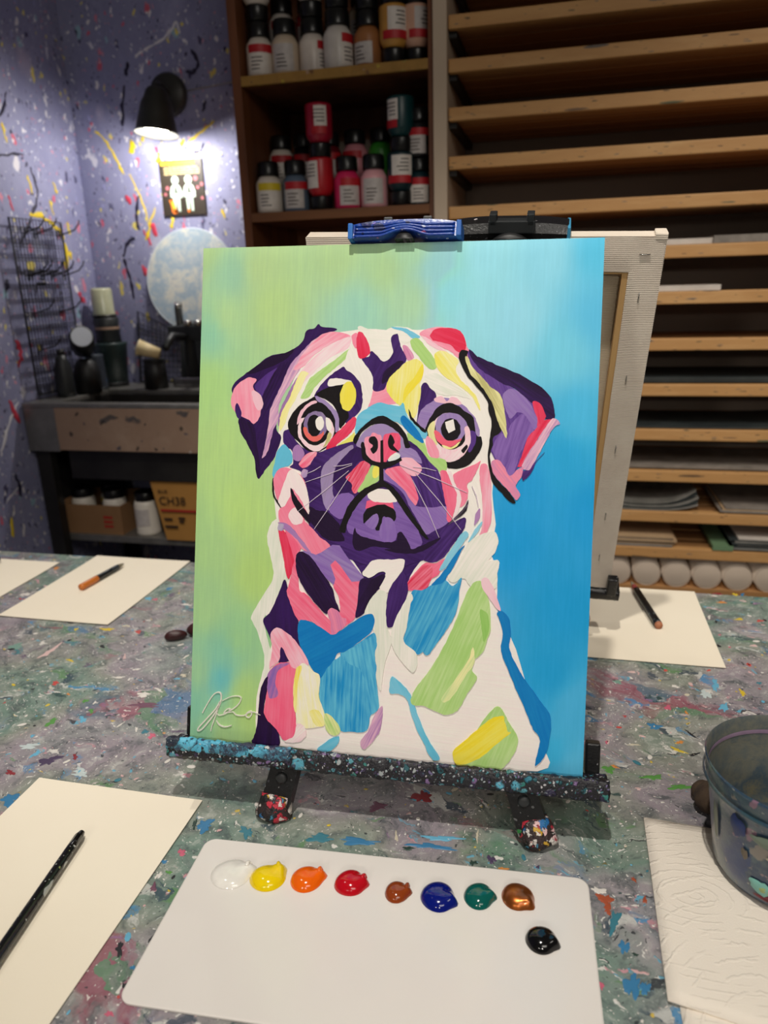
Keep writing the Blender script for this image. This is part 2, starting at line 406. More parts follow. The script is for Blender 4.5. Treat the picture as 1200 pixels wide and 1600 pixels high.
# ------------------------------------------------------------------ painting and spatter data
PAINT_COLOURS = {'W': (240, 234, 226), 'WP': (240, 220, 222), 'W2': (218, 222, 206), 'K': (20, 15, 18), 'DP': (52, 22, 86), 'VP': (32, 12, 46), 'P': (86, 52, 132), 'MP': (134, 100, 174), 'LP': (160, 138, 186), 'PK': (240, 140, 165), 'LPK': (240, 192, 206), 'HP': (238, 95, 130), 'R': (220, 42, 76), 'Y': (236, 224, 96), 'YD': (238, 216, 48), 'LY': (240, 234, 172), 'G': (166, 206, 118), 'LG': (192, 218, 150), 'G2': (140, 192, 92), 'B': (28, 140, 200), 'DB': (8, 116, 188), 'SB': (100, 188, 218), 'LB': (150, 206, 226), 'MV': (176, 130, 180), 'OL': (188, 180, 118), 'O': (226, 112, 80), 'GR': (150, 132, 166), 'PP': (206, 120, 165)}
# (name, colour, second colour, smooth, streak, outline in mm on the canvas)
STROKES = [
('head_base','W','W',1,0.5,[110.9,397.8,130.4,421.7,169.9,429.9,196.0,429.1,221.7,429.0,253.5,426.3,278.1,401.3,302.6,351.7,308.2,314.5,307.1,270.9,310.8,233.6,294.9,207.8,267.1,196.9,203.4,184.0,136.9,193.5,96.9,217.8,85.6,256.9,86.2,309.5,91.9,348.9]),
('body_base','W','WP',1,0.5,[89.7,230.7,116.5,199.0,203.4,184.0,267.0,200.1,309.2,208.5,317.2,152.6,331.5,128.5,350.5,73.6,361.0,33.9,360.2,2.5,208.9,0.7,101.5,2.2,77.2,3.9,72.6,43.7,78.7,77.6,88.1,111.6,80.5,137.6,96.6,178.3]),
('outline_stroke','W2','W',1,1,[92.3,236.1,84.1,233.1,79.0,218.4,82.2,202.7,86.9,183.1,85.8,172.4,76.5,157.3,65.3,136.7,66.2,128.7,72.0,118.4,79.6,95.0,79.5,72.3,84.2,76.7,88.0,91.6,84.8,106.0,78.6,130.8,85.2,144.5,95.7,163.7,102.8,176.0,98.1,198.1,92.7,221.0]),
('neck_stroke','DP','P',1,0.5,[142.8,221.8,157.6,209.8,172.4,195.1,181.4,181.5,180.1,178.7,177.9,156.1,175.5,140.5,185.3,147.4,194.6,166.6,204.3,173.7,210.0,171.7,226.8,173.6,229.2,185.5,241.2,202.7,255.9,215.8,241.8,226.2,200.0,224.4]),
('ear_stroke','DP','VP',1,0.5,[146.4,430.3,130.8,432.7,126.6,435.4,123.0,431.2,114.5,429.0,111.6,420.0,104.7,412.4,93.8,406.8,79.5,404.1,70.0,399.5,61.4,391.8,49.4,384.1,39.1,375.6,36.0,368.6,37.8,360.9,40.5,351.7,44.1,341.0,46.9,325.6,54.5,313.4,62.2,299.7,66.9,287.5,65.9,280.5,68.5,277.5,76.2,287.8,84.0,298.7,89.9,314.2,90.5,321.8,85.5,329.4,87.3,352.3,93.2,370.7,105.3,392.0,117.3,410.2,132.6,423.7]),
('ear_stroke','VP','VP',1,0.5,[101.6,410.2,92.2,406.4,77.9,402.6,66.9,396.5,52.6,385.7,60.7,385.7,75.0,391.1,89.3,397.3,97.0,402.6]),
('ear_stroke','P','DP',1,0.5,[64.2,376.5,75.2,385.8,86.2,391.9,80.2,378.2,72.6,361.3,69.8,349.0,66.4,355.1,68.6,361.3,61.1,370.4]),
('ear_stroke','VP','DP',1,1,[101.2,395.0,89.3,396.5,83.1,388.9,75.5,375.1,69.4,361.3,71.4,349.0,76.2,349.1,82.3,361.4,89.8,378.2]),
('ear_stroke','VP','DP',1,0.5,[44.9,339.4,53.9,336.5,62.2,330.5,64.2,315.1,67.9,299.8,69.2,281.4,65.9,280.5,62.2,299.7,54.5,313.4,46.9,325.6]),
('ear_stroke','PK','LPK',1,0.5,[62.5,378.8,54.4,381.1,43.2,374.9,37.2,365.6,35.6,354.7,39.0,347.1,47.3,341.0,55.5,337.7,61.3,333.5,66.8,339.8,68.5,347.5,69.6,355.1,66.1,364.3,60.4,368.8,59.4,373.4]),
('ear_stroke','LPK','LPK',1,0.5,[58.3,367.3,62.8,367.3,68.6,361.3,70.5,352.1,66.6,347.4,61.6,352.0,59.0,359.6]),
('ear_stroke','DP','P',1,0.5,[42.4,354.8,47.2,345.6,46.1,338.5,42.4,340.9,40.3,348.6]),
('forehead_stroke','MV','LPK',1,1,[132.6,425.2,120.3,417.7,108.0,405.6,98.8,395.0,91.4,378.3,85.4,364.5,78.6,349.1,76.7,330.7,74.0,312.3,71.1,298.4,77.3,306.2,81.7,324.7,87.6,340.1,87.3,352.3,93.3,366.1,102.4,379.8,111.5,393.5,123.7,405.6,139.0,417.6,146.6,423.6]),
('forehead_stroke','PK','LPK',1,1,[160.4,423.5,144.9,427.8,131.0,425.2,120.3,416.2,111.2,405.6,105.2,395.0,102.2,388.9,111.6,392.0,123.8,404.1,139.1,414.6,154.4,419.8]),
('forehead_stroke','WP','LPK',1,1,[161.3,421.3,152.8,420.6,139.1,414.6,123.8,402.6,111.6,390.5,105.5,381.4,99.6,367.7,105.9,367.7,115.1,378.4,124.3,387.5,139.5,401.1,157.7,410.9]),
('forehead_stroke','MV','P',1,0.5,[106.3,381.4,101.0,373.8,95.0,361.5,89.0,347.7,87.0,334.0,89.1,332.5,92.3,343.2,97.7,357.0,103.5,370.7]),
('forehead_stroke','LY','Y',1,0.5,[110.1,387.5,104.1,375.3,98.2,360.0,92.2,349.3,89.2,340.1,88.8,326.4,94.2,334.1,98.6,347.9,103.1,355.5,109.1,367.8,115.0,381.4,118.0,386.0]),
('forehead_stroke','G','LG',1,1,[158.5,410.1,147.2,401.1,136.6,393.6,125.9,386.0,118.2,378.4,113.8,367.8,110.1,360.2,118.7,361.8,124.7,370.9,132.3,380.0,142.9,389.1,153.5,398.1,158.7,405.6]),
('forehead_stroke','W','W',1,0.5,[159.3,410.1,167.2,404.1,176.7,392.2,181.6,381.8,186.0,362.5,180.9,352.0,174.2,345.9,174.5,362.4,171.0,377.3,163.0,389.2,155.2,393.6,156.4,402.6]),
('forehead_stroke','PK','LPK',1,0.5,[186.4,371.4,198.5,374.5,201.8,365.6,209.6,356.8,199.1,355.2,189.9,356.6,181.0,349.8,183.0,359.5]),
('forehead_stroke','W','W2',1,0.5,[170.1,433.2,180.2,429.4,190.9,426.4,199.8,430.8,208.8,432.2,222.3,429.2,224.1,418.9,213.8,416.0,207.5,423.3,204.2,408.6,200.8,399.0,193.2,399.0,185.4,406.8,180.7,410.1,177.4,419.0,167.9,429.5]),
('forehead_stroke','DP','P',1,0.5,[207.5,425.1,203.0,423.7,201.7,417.5,204.3,407.1,199.2,399.4,193.2,398.2,185.4,406.4,180.8,407.4,180.2,402.7,172.6,400.4,179.8,390.7,184.6,381.8,185.8,369.2,195.6,369.7,199.9,377.5,207.2,384.9,215.9,395.3,217.5,402.7,211.6,413.0,208.6,423.9]),
('forehead_stroke','VP','DP',1,0.5,[195.1,386.3,201.0,392.3,209.8,398.2,215.1,396.8,207.2,386.4,199.9,379.0,193.9,375.9]),
('forehead_stroke','PK','PK',1,0.5,[161.2,423.5,167.3,425.3,166.9,411.6,163.8,414.3]),
('forehead_stroke','R','HP',1,0.5,[168.0,426.5,172.6,426.5,177.4,419.0,180.7,410.1,179.4,404.1,171.9,400.4,167.9,405.6,166.5,416.1]),
('forehead_stroke','PP','LPK',1,0.5,[213.8,413.3,219.0,412.3,225.3,401.9,219.4,399.0,216.3,404.2]),
('forehead_stroke','PK','LPK',1,0.5,[230.5,426.2,240.7,430.8,258.4,431.1,271.7,426.0,277.2,412.9,283.3,402.4,271.0,400.5,262.1,407.1,253.1,411.5,241.2,417.3,232.9,421.8]),
('forehead_stroke','LPK','WP',1,0.5,[232.1,423.2,241.1,418.8,251.7,411.5,262.2,404.2,250.3,408.6,239.8,414.4]),
('forehead_stroke','R','HP',1,0.3,[240.9,424.7,246.7,429.8,261.3,430.4,271.7,426.0,276.5,411.4,270.8,406.8,266.4,408.5,260.4,414.4,248.5,417.3,241.8,420.3]),
('forehead_stroke','SB','LB',1,0.5,[201.9,431.9,214.0,430.7,224.6,426.2,230.6,421.8,223.2,420.3,215.6,426.3,205.0,430.0]),
('forehead_stroke','G','LG',1,0.5,[221.1,417.4,226.2,421.1,232.3,417.4,238.4,410.0,246.1,399.8,248.6,392.5,242.0,390.2,235.9,395.4,229.0,404.2,223.6,410.0]),
('forehead_stroke','Y','LY',1,1,[246.0,405.6,251.8,408.6,260.7,405.6,269.7,398.3,267.0,391.1,271.7,380.9,280.7,372.2,289.8,360.7,291.8,350.5,283.9,363.5,271.9,373.6,260.0,380.8,250.9,388.1,246.2,398.3]),
('forehead_stroke','Y','LY',1,0.8,[229.8,399.7,235.2,393.9,234.8,383.6,232.1,374.7,233.8,368.9,231.3,354.1,228.6,343.8,224.2,342.2,216.4,351.0,207.2,358.3,200.9,365.6,198.4,373.0,201.9,381.9,210.7,390.9,219.5,398.3]),
('forehead_stroke','YD','Y',1,0.6,[234.4,395.3,235.1,383.6,230.6,376.2,219.0,362.8,216.2,356.9,217.3,371.7,225.9,382.1]),
('forehead_stroke','W','W2',1,1,[237.0,383.6,248.0,386.6,260.0,379.3,272.0,372.1,282.5,362.0,269.3,364.8,257.6,364.7,247.2,367.5,239.5,376.3]),
('forehead_stroke','DP','P',1,0.5,[234.3,374.8,238.7,377.0,242.6,371.9,248.7,365.3,247.5,357.3,240.2,354.2,233.8,345.3,230.6,337.1,231.4,351.2,233.2,363.0]),
('eyebrow_stroke','DP','P',1,0.5,[153.6,392.4,147.6,388.4,140.0,383.1,132.4,375.5,127.9,368.7,125.0,361.8,132.8,361.9,143.7,362.0,155.1,341.1,159.9,335.2,165.9,340.6,173.3,350.4,174.8,362.4,171.8,375.8,164.7,384.7,158.4,388.4]),
('eyebrow_stroke','K','K',1,0.5,[126.5,364.1,134.1,369.5,143.4,372.6,155.7,374.9,154.5,362.2,156.3,353.2,161.5,344.2,158.3,337.9,152.4,330.6,150.5,341.1,145.5,353.0,136.0,359.7]),
('eyebrow_stroke','W','W',1,0.5,[138.3,375.5,140.1,380.1,147.8,380.9,158.7,379.4,162.6,376.9,154.2,374.9,144.9,373.3,139.5,372.2]),
('eyebrow_stroke','Y','YD',1,0.8,[168.1,362.3,166.9,355.9,164.3,350.9,160.8,348.3,157.1,348.5,153.9,351.6,151.9,356.9,151.4,363.4,152.6,369.8,155.2,374.7,158.7,377.4,162.4,377.1,165.5,374.0,167.6,368.7]),
('cheek_stroke','DP','P',1,0.5,[94.4,326.5,93.0,317.3,96.4,311.2,102.9,306.8,104.8,294.7,101.7,290.0,114.6,284.3,117.5,264.5,135.6,265.2,136.3,295.5,139.1,306.2,126.6,305.9,117.0,308.7,107.4,316.1,100.7,328.1]),
('eye_stroke','K','K',1,0.5,[120.3,360.0,111.0,354.1,103.4,346.4,98.5,337.2,98.8,328.1,104.1,320.6,110.6,314.6,117.0,308.7,125.0,305.8,134.3,307.6,142.0,313.8,148.7,323.0,151.5,332.1,149.7,342.6,144.0,351.5,134.5,356.7,126.5,361.9]),
('eye_stroke','LP','LP',1,0.5,[125.7,362.6,134.4,359.7,144.0,352.3,150.8,342.6,151.3,329.8,148.1,326.7,147.2,338.0,142.9,347.0,134.6,354.7,128.2,357.4]),
('eye_stroke','LPK','LPK',1,0.5,[125.1,358.1,117.3,354.2,111.2,348.1,108.0,340.4,107.4,333.6,110.7,337.4,114.4,346.6,120.5,352.7,127.5,356.1]),
('eye_stroke','WP','LPK',1,1,[110.7,338.2,108.3,326.7,111.7,317.7,120.2,309.5,128.1,306.6,135.8,309.9,142.7,316.8,146.6,327.4,144.5,334.9,139.6,340.9,125.5,342.2,114.6,340.5]),
('eye_stroke','K','K',1,0.5,[141.5,329.6,140.3,322.5,136.3,316.8,130.4,313.5,123.8,313.3,117.7,316.4,113.4,322.0,111.7,329.1,113.0,336.2,117.0,342.0,122.9,345.2,129.5,345.3,135.6,342.3,139.8,336.7]),
('eye_stroke','GR','P',1,0.5,[140.1,334.1,139.0,328.2,135.6,323.4,130.6,320.7,124.9,320.6,119.6,323.1,115.9,327.8,114.5,333.7,115.6,339.6,119.0,344.4,124.1,347.1,129.8,347.2,135.0,344.7,138.7,340.0]),
('eye_stroke','O','HP',1,0.5,[114.1,330.6,116.7,322.3,123.1,317.2,129.4,317.0,134.7,321.9,136.1,327.3,132.3,324.2,126.1,322.2,119.7,325.4,117.7,330.2]),
('eye_stroke','K','K',1,0.5,[133.0,332.9,132.4,328.1,130.5,324.1,127.7,321.9,124.5,321.9,121.5,324.0,119.4,327.8,118.6,332.7,119.2,337.6,121.1,341.5,123.9,343.7,127.1,343.8,130.0,341.6,132.1,337.8]),
('eye_stroke','W','W',1,0.5,[135.7,335.6,135.4,332.5,134.2,330.1,132.5,328.7,130.6,328.7,128.8,330.0,127.5,332.4,127.0,335.4,127.3,338.4,128.5,340.9,130.2,342.2,132.1,342.3,133.9,341.0,135.2,338.6]),
('eye_stroke','W','W',1,0.5,[137.4,341.5,142.1,337.9,144.1,331.2,140.8,327.3,138.6,331.8]),
('eye_stroke','OL','LY',1,0.5,[140.8,325.8,144.0,324.4,141.9,316.8,135.8,310.6,138.0,316.7]),
('cheek_stroke','Y','LG',1,0.5,[167.6,327.1,161.9,321.7,151.3,314.0,146.9,304.1,151.5,305.7,159.1,311.9,167.4,318.8]),
('cheek_stroke','R','HP',1,0.5,[169.8,339.9,165.9,342.1,158.4,335.2,149.4,326.0,141.9,316.8,138.2,307.6,138.3,294.8,142.4,297.9,148.4,306.4,149.7,313.9,158.8,321.7,165.5,328.6,168.5,333.9]),
('cheek_stroke','MV','MP',1,0.5,[104.4,309.9,109.0,313.1,114.7,308.6,116.0,302.6,111.1,296.8,105.5,297.7,103.7,303.8]),
('cheek_stroke','HP','LPK',1,1,[129.4,305.9,120.3,304.9,114.2,299.5,110.8,293.3,114.4,289.4,120.7,291.7,126.8,298.3]),
('cheek_stroke','LP','LPK',1,0.5,[114.5,287.3,119.2,288.2,121.7,284.5,117.9,279.8,113.1,281.2]),
('cheek_stroke','SB','SB',1,0.5,[94.7,313.0,101.3,306.8,104.2,297.7,100.1,291.5,91.4,288.2,90.1,277.1,85.4,276.5,82.8,283.3,84.9,294.1,87.7,306.5]),
('eye_stroke','LP','MP',1,0.5,[254.7,362.5,243.0,357.2,234.4,349.7,231.1,336.4,237.9,331.4,246.6,339.6,258.2,345.7,269.9,345.8,281.8,338.7,286.5,325.7,293.0,326.6,289.3,340.3,281.4,350.4,269.4,359.3]),
('eye_stroke','LPK','LPK',1,0.5,[247.3,361.7,254.6,363.9,259.5,358.9,263.5,363.3,269.4,361.9,273.9,356.1,260.7,356.8,248.9,358.2]),
('eye_stroke','K','K',1,0.5,[259.3,357.4,249.1,351.4,242.1,339.5,238.3,327.7,244.3,317.5,253.4,308.9,258.9,300.2,261.3,294.1,270.1,293.1,280.3,295.6,288.7,303.1,294.5,314.2,294.8,324.4,289.7,326.5,286.0,343.2,278.5,348.9,269.6,355.3]),
('eye_stroke','P','P',1,0.5,[282.1,330.0,289.1,328.7,288.3,317.0,282.7,309.6,281.8,319.8]),
('eye_stroke','WP','LPK',1,1,[282.8,326.4,281.2,316.8,276.1,309.1,268.5,304.7,259.9,304.4,251.9,308.5,246.3,316.1,244.0,325.6,245.7,335.2,250.8,343.0,258.5,347.3,267.1,347.4,275.0,343.3,280.5,335.8]),
('eye_stroke','LY','OL',1,0.5,[241.6,332.2,248.0,339.6,248.4,327.9,251.7,316.2,244.2,320.4]),
('eye_stroke','K','K',1,0.5,[280.9,330.0,279.5,322.2,275.2,315.9,268.7,312.3,261.4,312.2,254.7,315.5,249.9,321.6,248.1,329.3,249.5,337.2,253.8,343.5,260.3,347.0,267.6,347.1,274.3,343.8,279.0,337.7]),
('eye_stroke','LP','MP',1,0.5,[250.9,342.6,262.5,347.9,274.3,344.4,280.4,335.8,276.4,324.0,269.3,318.0,257.6,317.8,249.9,327.9]),
('eye_stroke','HP','O',1,0.5,[248.0,330.1,250.1,322.0,257.6,315.6,265.0,314.7,272.2,319.3,275.3,323.3,267.8,320.9,258.9,322.2,252.8,328.7]),
('eye_stroke','LY','YD',1,0.5,[256.1,316.3,265.0,314.3,273.6,319.9,270.9,314.9,265.1,312.4,259.2,312.7]),
('eye_stroke','K','K',1,0.5,[274.1,331.6,273.3,326.8,270.8,322.8,267.0,320.6,262.7,320.5,258.7,322.6,255.9,326.4,254.8,331.2,255.6,336.1,258.2,340.0,262.0,342.2,266.3,342.3,270.2,340.2,273.0,336.4]),
('eye_stroke','W','W',0,0.5,[258.4,338.6,266.4,341.7,268.9,331.2,262.4,327.7,259.8,332.5]),
('eye_stroke','LPK','WP',1,1,[277.6,333.6,282.2,333.6,284.1,321.3,279.8,309.5,271.3,301.7,262.6,299.5,255.9,302.3,250.4,311.0,259.4,307.5,268.1,308.9,275.2,315.2,278.7,322.6]),
('eye_stroke','K','K',1,0.5,[275.4,311.6,280.3,316.8,281.4,313.9,277.6,308.7]),
('eye_stroke','PK','LPK',1,0.5,[239.9,324.0,245.6,321.9,251.8,313.2,253.9,304.2,247.7,302.1,242.3,310.1]),
('cheek_stroke','PK','HP',1,0.5,[269.2,288.5,276.6,292.5,288.9,297.8,294.4,301.1,289.8,289.1,286.9,282.8,282.1,277.6,283.6,270.1,282.0,261.3,276.5,256.1,273.7,266.0,272.1,276.0,268.7,283.5]),
('nose_stroke','SB','LB',1,0.4,[168.6,326.4,170.4,342.9,179.3,350.5,189.8,356.6,198.2,355.9,211.8,353.6,216.2,356.9,221.1,343.6,228.8,336.4,240.7,328.5,238.2,321.8,226.1,328.9,213.9,336.1,206.2,339.0,194.1,341.7,183.6,337.1,173.1,327.9]),
('nose_stroke','K','K',1,0.5,[221.7,351.0,225.6,343.0,232.6,335.7,239.7,329.9,238.3,327.7,228.9,335.6,223.4,342.2]),
('cheek_stroke','G','LG',1,0.5,[221.6,327.4,233.7,323.2,239.9,315.9,244.7,304.2,259.6,301.7,261.6,292.9,255.5,289.1,244.9,298.3,235.8,304.0,226.6,312.7,223.4,318.5]),
('cheek_stroke','DB','B',1,0.5,[214.1,342.1,218.1,344.2,227.4,334.9,234.4,326.1,238.0,317.7,230.8,321.3,221.6,328.9,215.7,336.2]),
('muzzle_stroke','DP','P',1,0.5,[153.5,314.2,173.2,317.9,192.8,318.3,225.1,319.0,251.6,288.0,263.9,256.8,269.5,241.3,281.3,243.7,278.6,229.1,260.3,211.2,228.9,196.9,203.1,191.7,163.4,200.1,136.3,215.7,122.3,235.3,118.6,271.1,127.2,300.7]),
('muzzle_stroke','VP','VP',1,0.5,[123.2,251.0,132.7,246.8,142.1,245.9,154.5,234.7,157.3,227.0,161.6,218.1,155.0,216.3,141.6,218.3,131.9,227.2,122.1,239.9,120.6,245.1]),
('muzzle_stroke','GR','LP',1,1,[166.1,314.5,155.0,308.5,145.9,301.8,136.8,292.5,134.2,280.7,136.1,261.3,140.0,250.4,146.1,247.1,154.0,251.5,148.4,261.7,146.7,272.0,147.8,282.4,150.1,292.8,157.9,300.8,166.2,308.7]),
('muzzle_stroke','DP','VP',1,0.5,[168.8,311.6,160.4,304.7,152.7,295.5,147.7,285.0,148.1,272.1,154.9,265.2,164.1,266.8,170.5,274.1,163.7,281.6,171.2,296.0,180.3,300.1,180.0,310.3]),
('muzzle_stroke','MP','MP',1,0.5,[148.4,260.4,158.9,265.7,168.9,263.0,167.2,252.0,160.9,241.4,154.3,239.6,146.2,244.7,144.4,251.2]),
('muzzle_stroke','P','DP',1,1,[224.0,312.6,234.4,306.5,246.2,298.0,254.0,289.3,258.4,273.1,263.4,253.0,252.7,251.4,240.0,249.6,232.3,251.9,226.2,283.5,231.2,286.1,236.3,288.8,234.6,300.2]),
('muzzle_stroke','MP','LP',1,0.5,[232.2,255.7,247.5,254.3,263.0,255.5,264.7,240.5,253.3,232.1,243.3,227.5,236.6,238.0,227.1,253.0,217.6,269.2,204.4,277.7,197.2,281.3,197.5,291.6,205.5,284.1,216.2,274.2,226.7,265.7]),
('muzzle_stroke','R','PK',1,1,[180.6,298.4,175.1,297.4,166.2,288.1,160.4,281.5,166.5,275.2,166.7,268.8,171.4,265.7,179.0,278.2,183.5,288.6,184.6,295.1]),
('muzzle_stroke','G','LG',1,0.5,[195.4,296.0,187.0,295.1,183.3,288.6,178.3,278.2,172.7,267.0,182.5,269.9,191.5,276.6,196.5,283.8]),
('muzzle_stroke','Y','LY',1,0.5,[195.1,295.6,188.6,292.6,188.0,283.6,191.3,281.8,195.3,286.4]),
('muzzle_stroke','PK','HP',1,1,[217.5,293.6,205.3,292.0,200.2,288.4,206.9,281.6,220.2,270.5,230.9,256.3,234.8,262.1,231.7,272.2,227.5,282.2]),
('muzzle_stroke','LP','MP',1,0.5,[215.3,310.9,224.0,312.9,233.2,306.5,236.5,297.5,228.2,301.0,216.4,302.3]),
('muzzle_stroke','LPK','PK',1,0.5,[216.0,302.0,225.6,302.8,233.4,297.6,237.0,292.7,235.0,287.3,228.7,284.5,222.2,288.2,215.3,294.6]),
('cheek_stroke','HP','PK',1,0.5,[255.6,289.6,261.6,289.8,267.0,278.4,272.3,271.0,273.4,261.0,270.7,250.8,268.2,241.6,263.8,242.3,262.7,255.5,258.4,273.1]),
('cheek_stroke','WP','WP',1,0.5,[262.9,290.2,266.9,289.7,269.8,278.5,275.4,271.1,277.0,261.1,274.2,250.9,270.0,242.6,272.6,260.9,271.9,270.4,266.8,278.4]),
('cheek_stroke','K','GR',1,1,[284.0,263.2,282.6,252.5,275.0,244.7,264.5,237.3,271.8,245.8,279.7,254.9]),
('chin_stroke','MP','P',1,0.5,[183.9,266.8,175.0,256.2,167.5,244.3,163.5,235.1,165.1,225.8,174.7,223.2,183.9,221.1,202.3,218.0,212.7,219.8,215.7,227.0,221.6,224.7,228.4,212.8,236.0,214.9,240.0,219.1,234.1,234.1,224.6,250.3,214.0,261.4,200.8,268.6]),
('chin_stroke','VP','VP',1,0.5,[170.8,230.4,176.0,223.9,189.2,220.4,202.4,217.7,214.0,219.8,215.0,226.9,220.2,227.8,229.0,212.2,222.0,210.0,202.5,212.3,189.4,212.7,176.4,207.8,169.9,213.3]),
('chin_stroke','VP','VP',1,0.5,[228.4,212.2,238.5,215.5,248.6,220.8,258.6,225.0,248.8,215.7,238.7,210.1,231.1,207.9,215.6,207.8,202.6,211.0]),
('chin_stroke','K','K',1,0.5,[181.2,247.4,185.6,252.7,196.0,256.5,205.1,254.9,212.1,248.6,212.9,240.7,209.5,239.2,202.9,242.8,199.7,242.3,197.0,229.7,192.6,230.8,194.4,242.5,192.4,245.6,186.0,240.9,180.6,235.8,179.6,242.2]),
('chin_stroke','MP','LP',1,0.5,[181.9,235.8,191.3,245.8,195.3,242.8,194.0,233.7,188.9,230.3]),
('chin_stroke','MP','LP',1,0.5,[197.9,235.2,202.9,242.7,209.7,240.8,213.4,230.7,212.7,219.8,202.3,218.4,197.2,224.9]),
('chin_stroke','HP','HP',0,0.5,[182.8,258.4,188.0,259.8,208.9,258.7,210.7,251.3,201.2,255.6,193.4,254.9,181.5,250.2]),
('chin_stroke','W','WP',1,0.5,[182.9,266.1,187.7,270.2,200.7,270.9,208.9,267.6,213.7,259.9,208.9,257.8,195.9,257.3,186.5,259.5]),
('mouth_line','K','K',1,0.5,[199.2,278.8,191.5,276.3,179.8,270.8,170.9,262.7,163.3,251.9,158.3,238.7,155.3,228.2,161.4,225.2,163.1,233.7,167.5,244.0,175.0,256.2,183.9,265.7,195.5,272.0,200.7,273.7]),
('mouth_line','K','K',1,0.5,[195.3,280.0,201.8,277.6,211.8,270.3,222.5,256.6,234.6,239.2,246.6,223.0,240.8,225.3,231.5,235.9,220.1,250.1,210.7,263.2,202.0,271.9,195.5,273.6]),
('mouth_line','K','K',0,0.5,[194.1,298.5,198.1,298.6,199.3,276.3,194.7,276.1]),
('nose_stroke','LP','GR',1,0.5,[169.7,314.4,176.2,326.5,185.2,333.4,195.7,337.3,204.9,335.2,214.2,326.5,220.8,315.5,214.7,307.2,208.9,302.6,193.8,298.5,181.5,301.9,175.2,310.8]),
('nose_stroke','PK','LPK',1,0.5,[179.4,321.9,184.2,323.5,186.0,327.1,191.3,325.3,195.6,322.2,196.3,298.6,190.8,297.4,184.2,299.9,180.1,307.8,178.3,315.4]),
('nose_stroke','HP','R',1,0.5,[197.1,322.2,204.2,326.8,213.3,325.7,215.2,313.7,212.5,309.2,205.0,303.0,200.0,297.0,197.9,297.7]),
('nose_stroke','K','K',1,0.5,[183.3,321.9,188.8,323.1,192.3,317.0,191.7,310.3,188.0,306.0,184.7,310.2,187.1,314.1,183.5,317.1]),
('nose_stroke','K','K',1,0.5,[204.9,325.6,209.3,318.6,207.5,314.5,211.5,310.8,214.1,308.3,207.4,309.2,203.4,313.2,202.3,319.8]),
('nose_stroke','K','K',0,0.5,[194.6,319.0,197.3,319.9,198.6,297.3,195.3,297.3]),
('nose_stroke','K','K',1,0.5,[166.9,318.5,170.6,326.4,180.5,336.8,194.0,343.8,204.7,340.1,215.8,332.0,222.1,321.5,224.7,313.8,219.8,312.2,217.0,321.4,210.8,328.6,201.9,334.1,194.2,336.1,183.7,333.7,174.7,326.5,169.6,315.6]),
('nose_stroke','K','K',1,0.5,[175.2,316.9,178.5,315.7,180.4,306.5,185.5,300.2,193.4,297.5,198.6,297.6,207.7,299.5,214.0,302.5,216.4,299.7,207.8,294.7,198.8,291.0,190.9,293.7,183.0,296.0,177.4,301.0,175.0,310.2]),
('nose_stroke','W','LB',1,0.5,[204.3,302.6,210.0,307.2,214.6,306.3,214.0,302.0,207.7,299.2,203.5,299.4]),
('ear_stroke','P','MP',1,0.5,[279.5,408.5,293.1,391.2,304.8,384.0,315.1,376.8,329.6,368.3,342.7,357.0,350.9,344.2,345.0,329.7,337.1,315.2,331.9,299.2,326.6,289.7,320.9,288.0,312.0,298.7,305.2,308.7,302.6,321.7,311.0,329.1,316.2,343.6,311.3,360.9,300.9,372.4,289.0,382.4,279.9,396.9]),
('ear_stroke','DP','VP',1,1,[279.5,410.0,291.4,399.8,305.9,394.8,323.3,387.7,337.7,380.6,356.7,367.1,363.3,349.4,361.5,342.2,351.6,344.9,344.2,355.5,334.0,364.0,323.8,372.6,312.2,376.8,303.5,382.5,293.2,388.3,282.7,399.8]),
('ear_stroke','VP','DP',1,0.5,[288.4,402.7,305.9,394.8,323.3,387.7,337.7,380.6,356.7,367.1,352.3,364.2,337.9,372.7,323.5,379.8,306.2,386.9,293.0,394.8]),
('ear_stroke','MP','LP',1,0.5,[314.7,368.2,322.4,371.8,332.5,365.5,341.3,355.5,347.7,341.3,346.6,333.3,342.1,334.7,334.6,346.8,327.4,348.8,321.9,343.0,317.4,350.2,313.9,360.9]),
('ear_stroke','MP','P',1,0.8,[334.6,346.8,343.8,332.6,338.2,323.8,331.6,307.8,326.8,290.1,320.9,288.5,311.9,300.1,305.5,311.6,308.3,321.8,313.8,328.4,320.0,324.2,321.0,335.0,327.6,343.8]),
('ear_stroke','R','HP',1,0.5,[341.9,358.7,348.3,358.5,354.6,347.1,353.4,341.1,347.7,334.8,346.7,344.1]),
('ear_stroke','R','HP',1,0.8,[353.8,341.6,344.9,332.6,338.2,323.8,333.4,306.4,330.3,297.0,336.2,298.6,342.8,312.4,350.7,328.4,361.5,341.5]),
('ear_stroke','DP','P',1,1,[354.8,311.3,347.4,301.0,344.2,292.3,336.0,283.4,334.3,292.0,340.6,295.1]),
('ear_stroke','LPK','MV',1,1,[361.7,343.9,368.3,339.0,363.1,335.5,357.8,325.7,351.3,312.6,344.7,299.5,340.6,294.0,334.2,296.1,338.7,308.0,346.7,321.1,353.4,332.8]),
('ear_stroke','PK','MV',1,0.8,[305.4,301.4,311.8,303.0,317.8,295.9,323.8,287.4,329.3,293.3,335.6,296.4,333.8,286.3,329.1,278.9,333.6,270.4,330.2,264.4,324.3,271.5,316.9,278.5,308.8,287.0,305.2,294.1]),
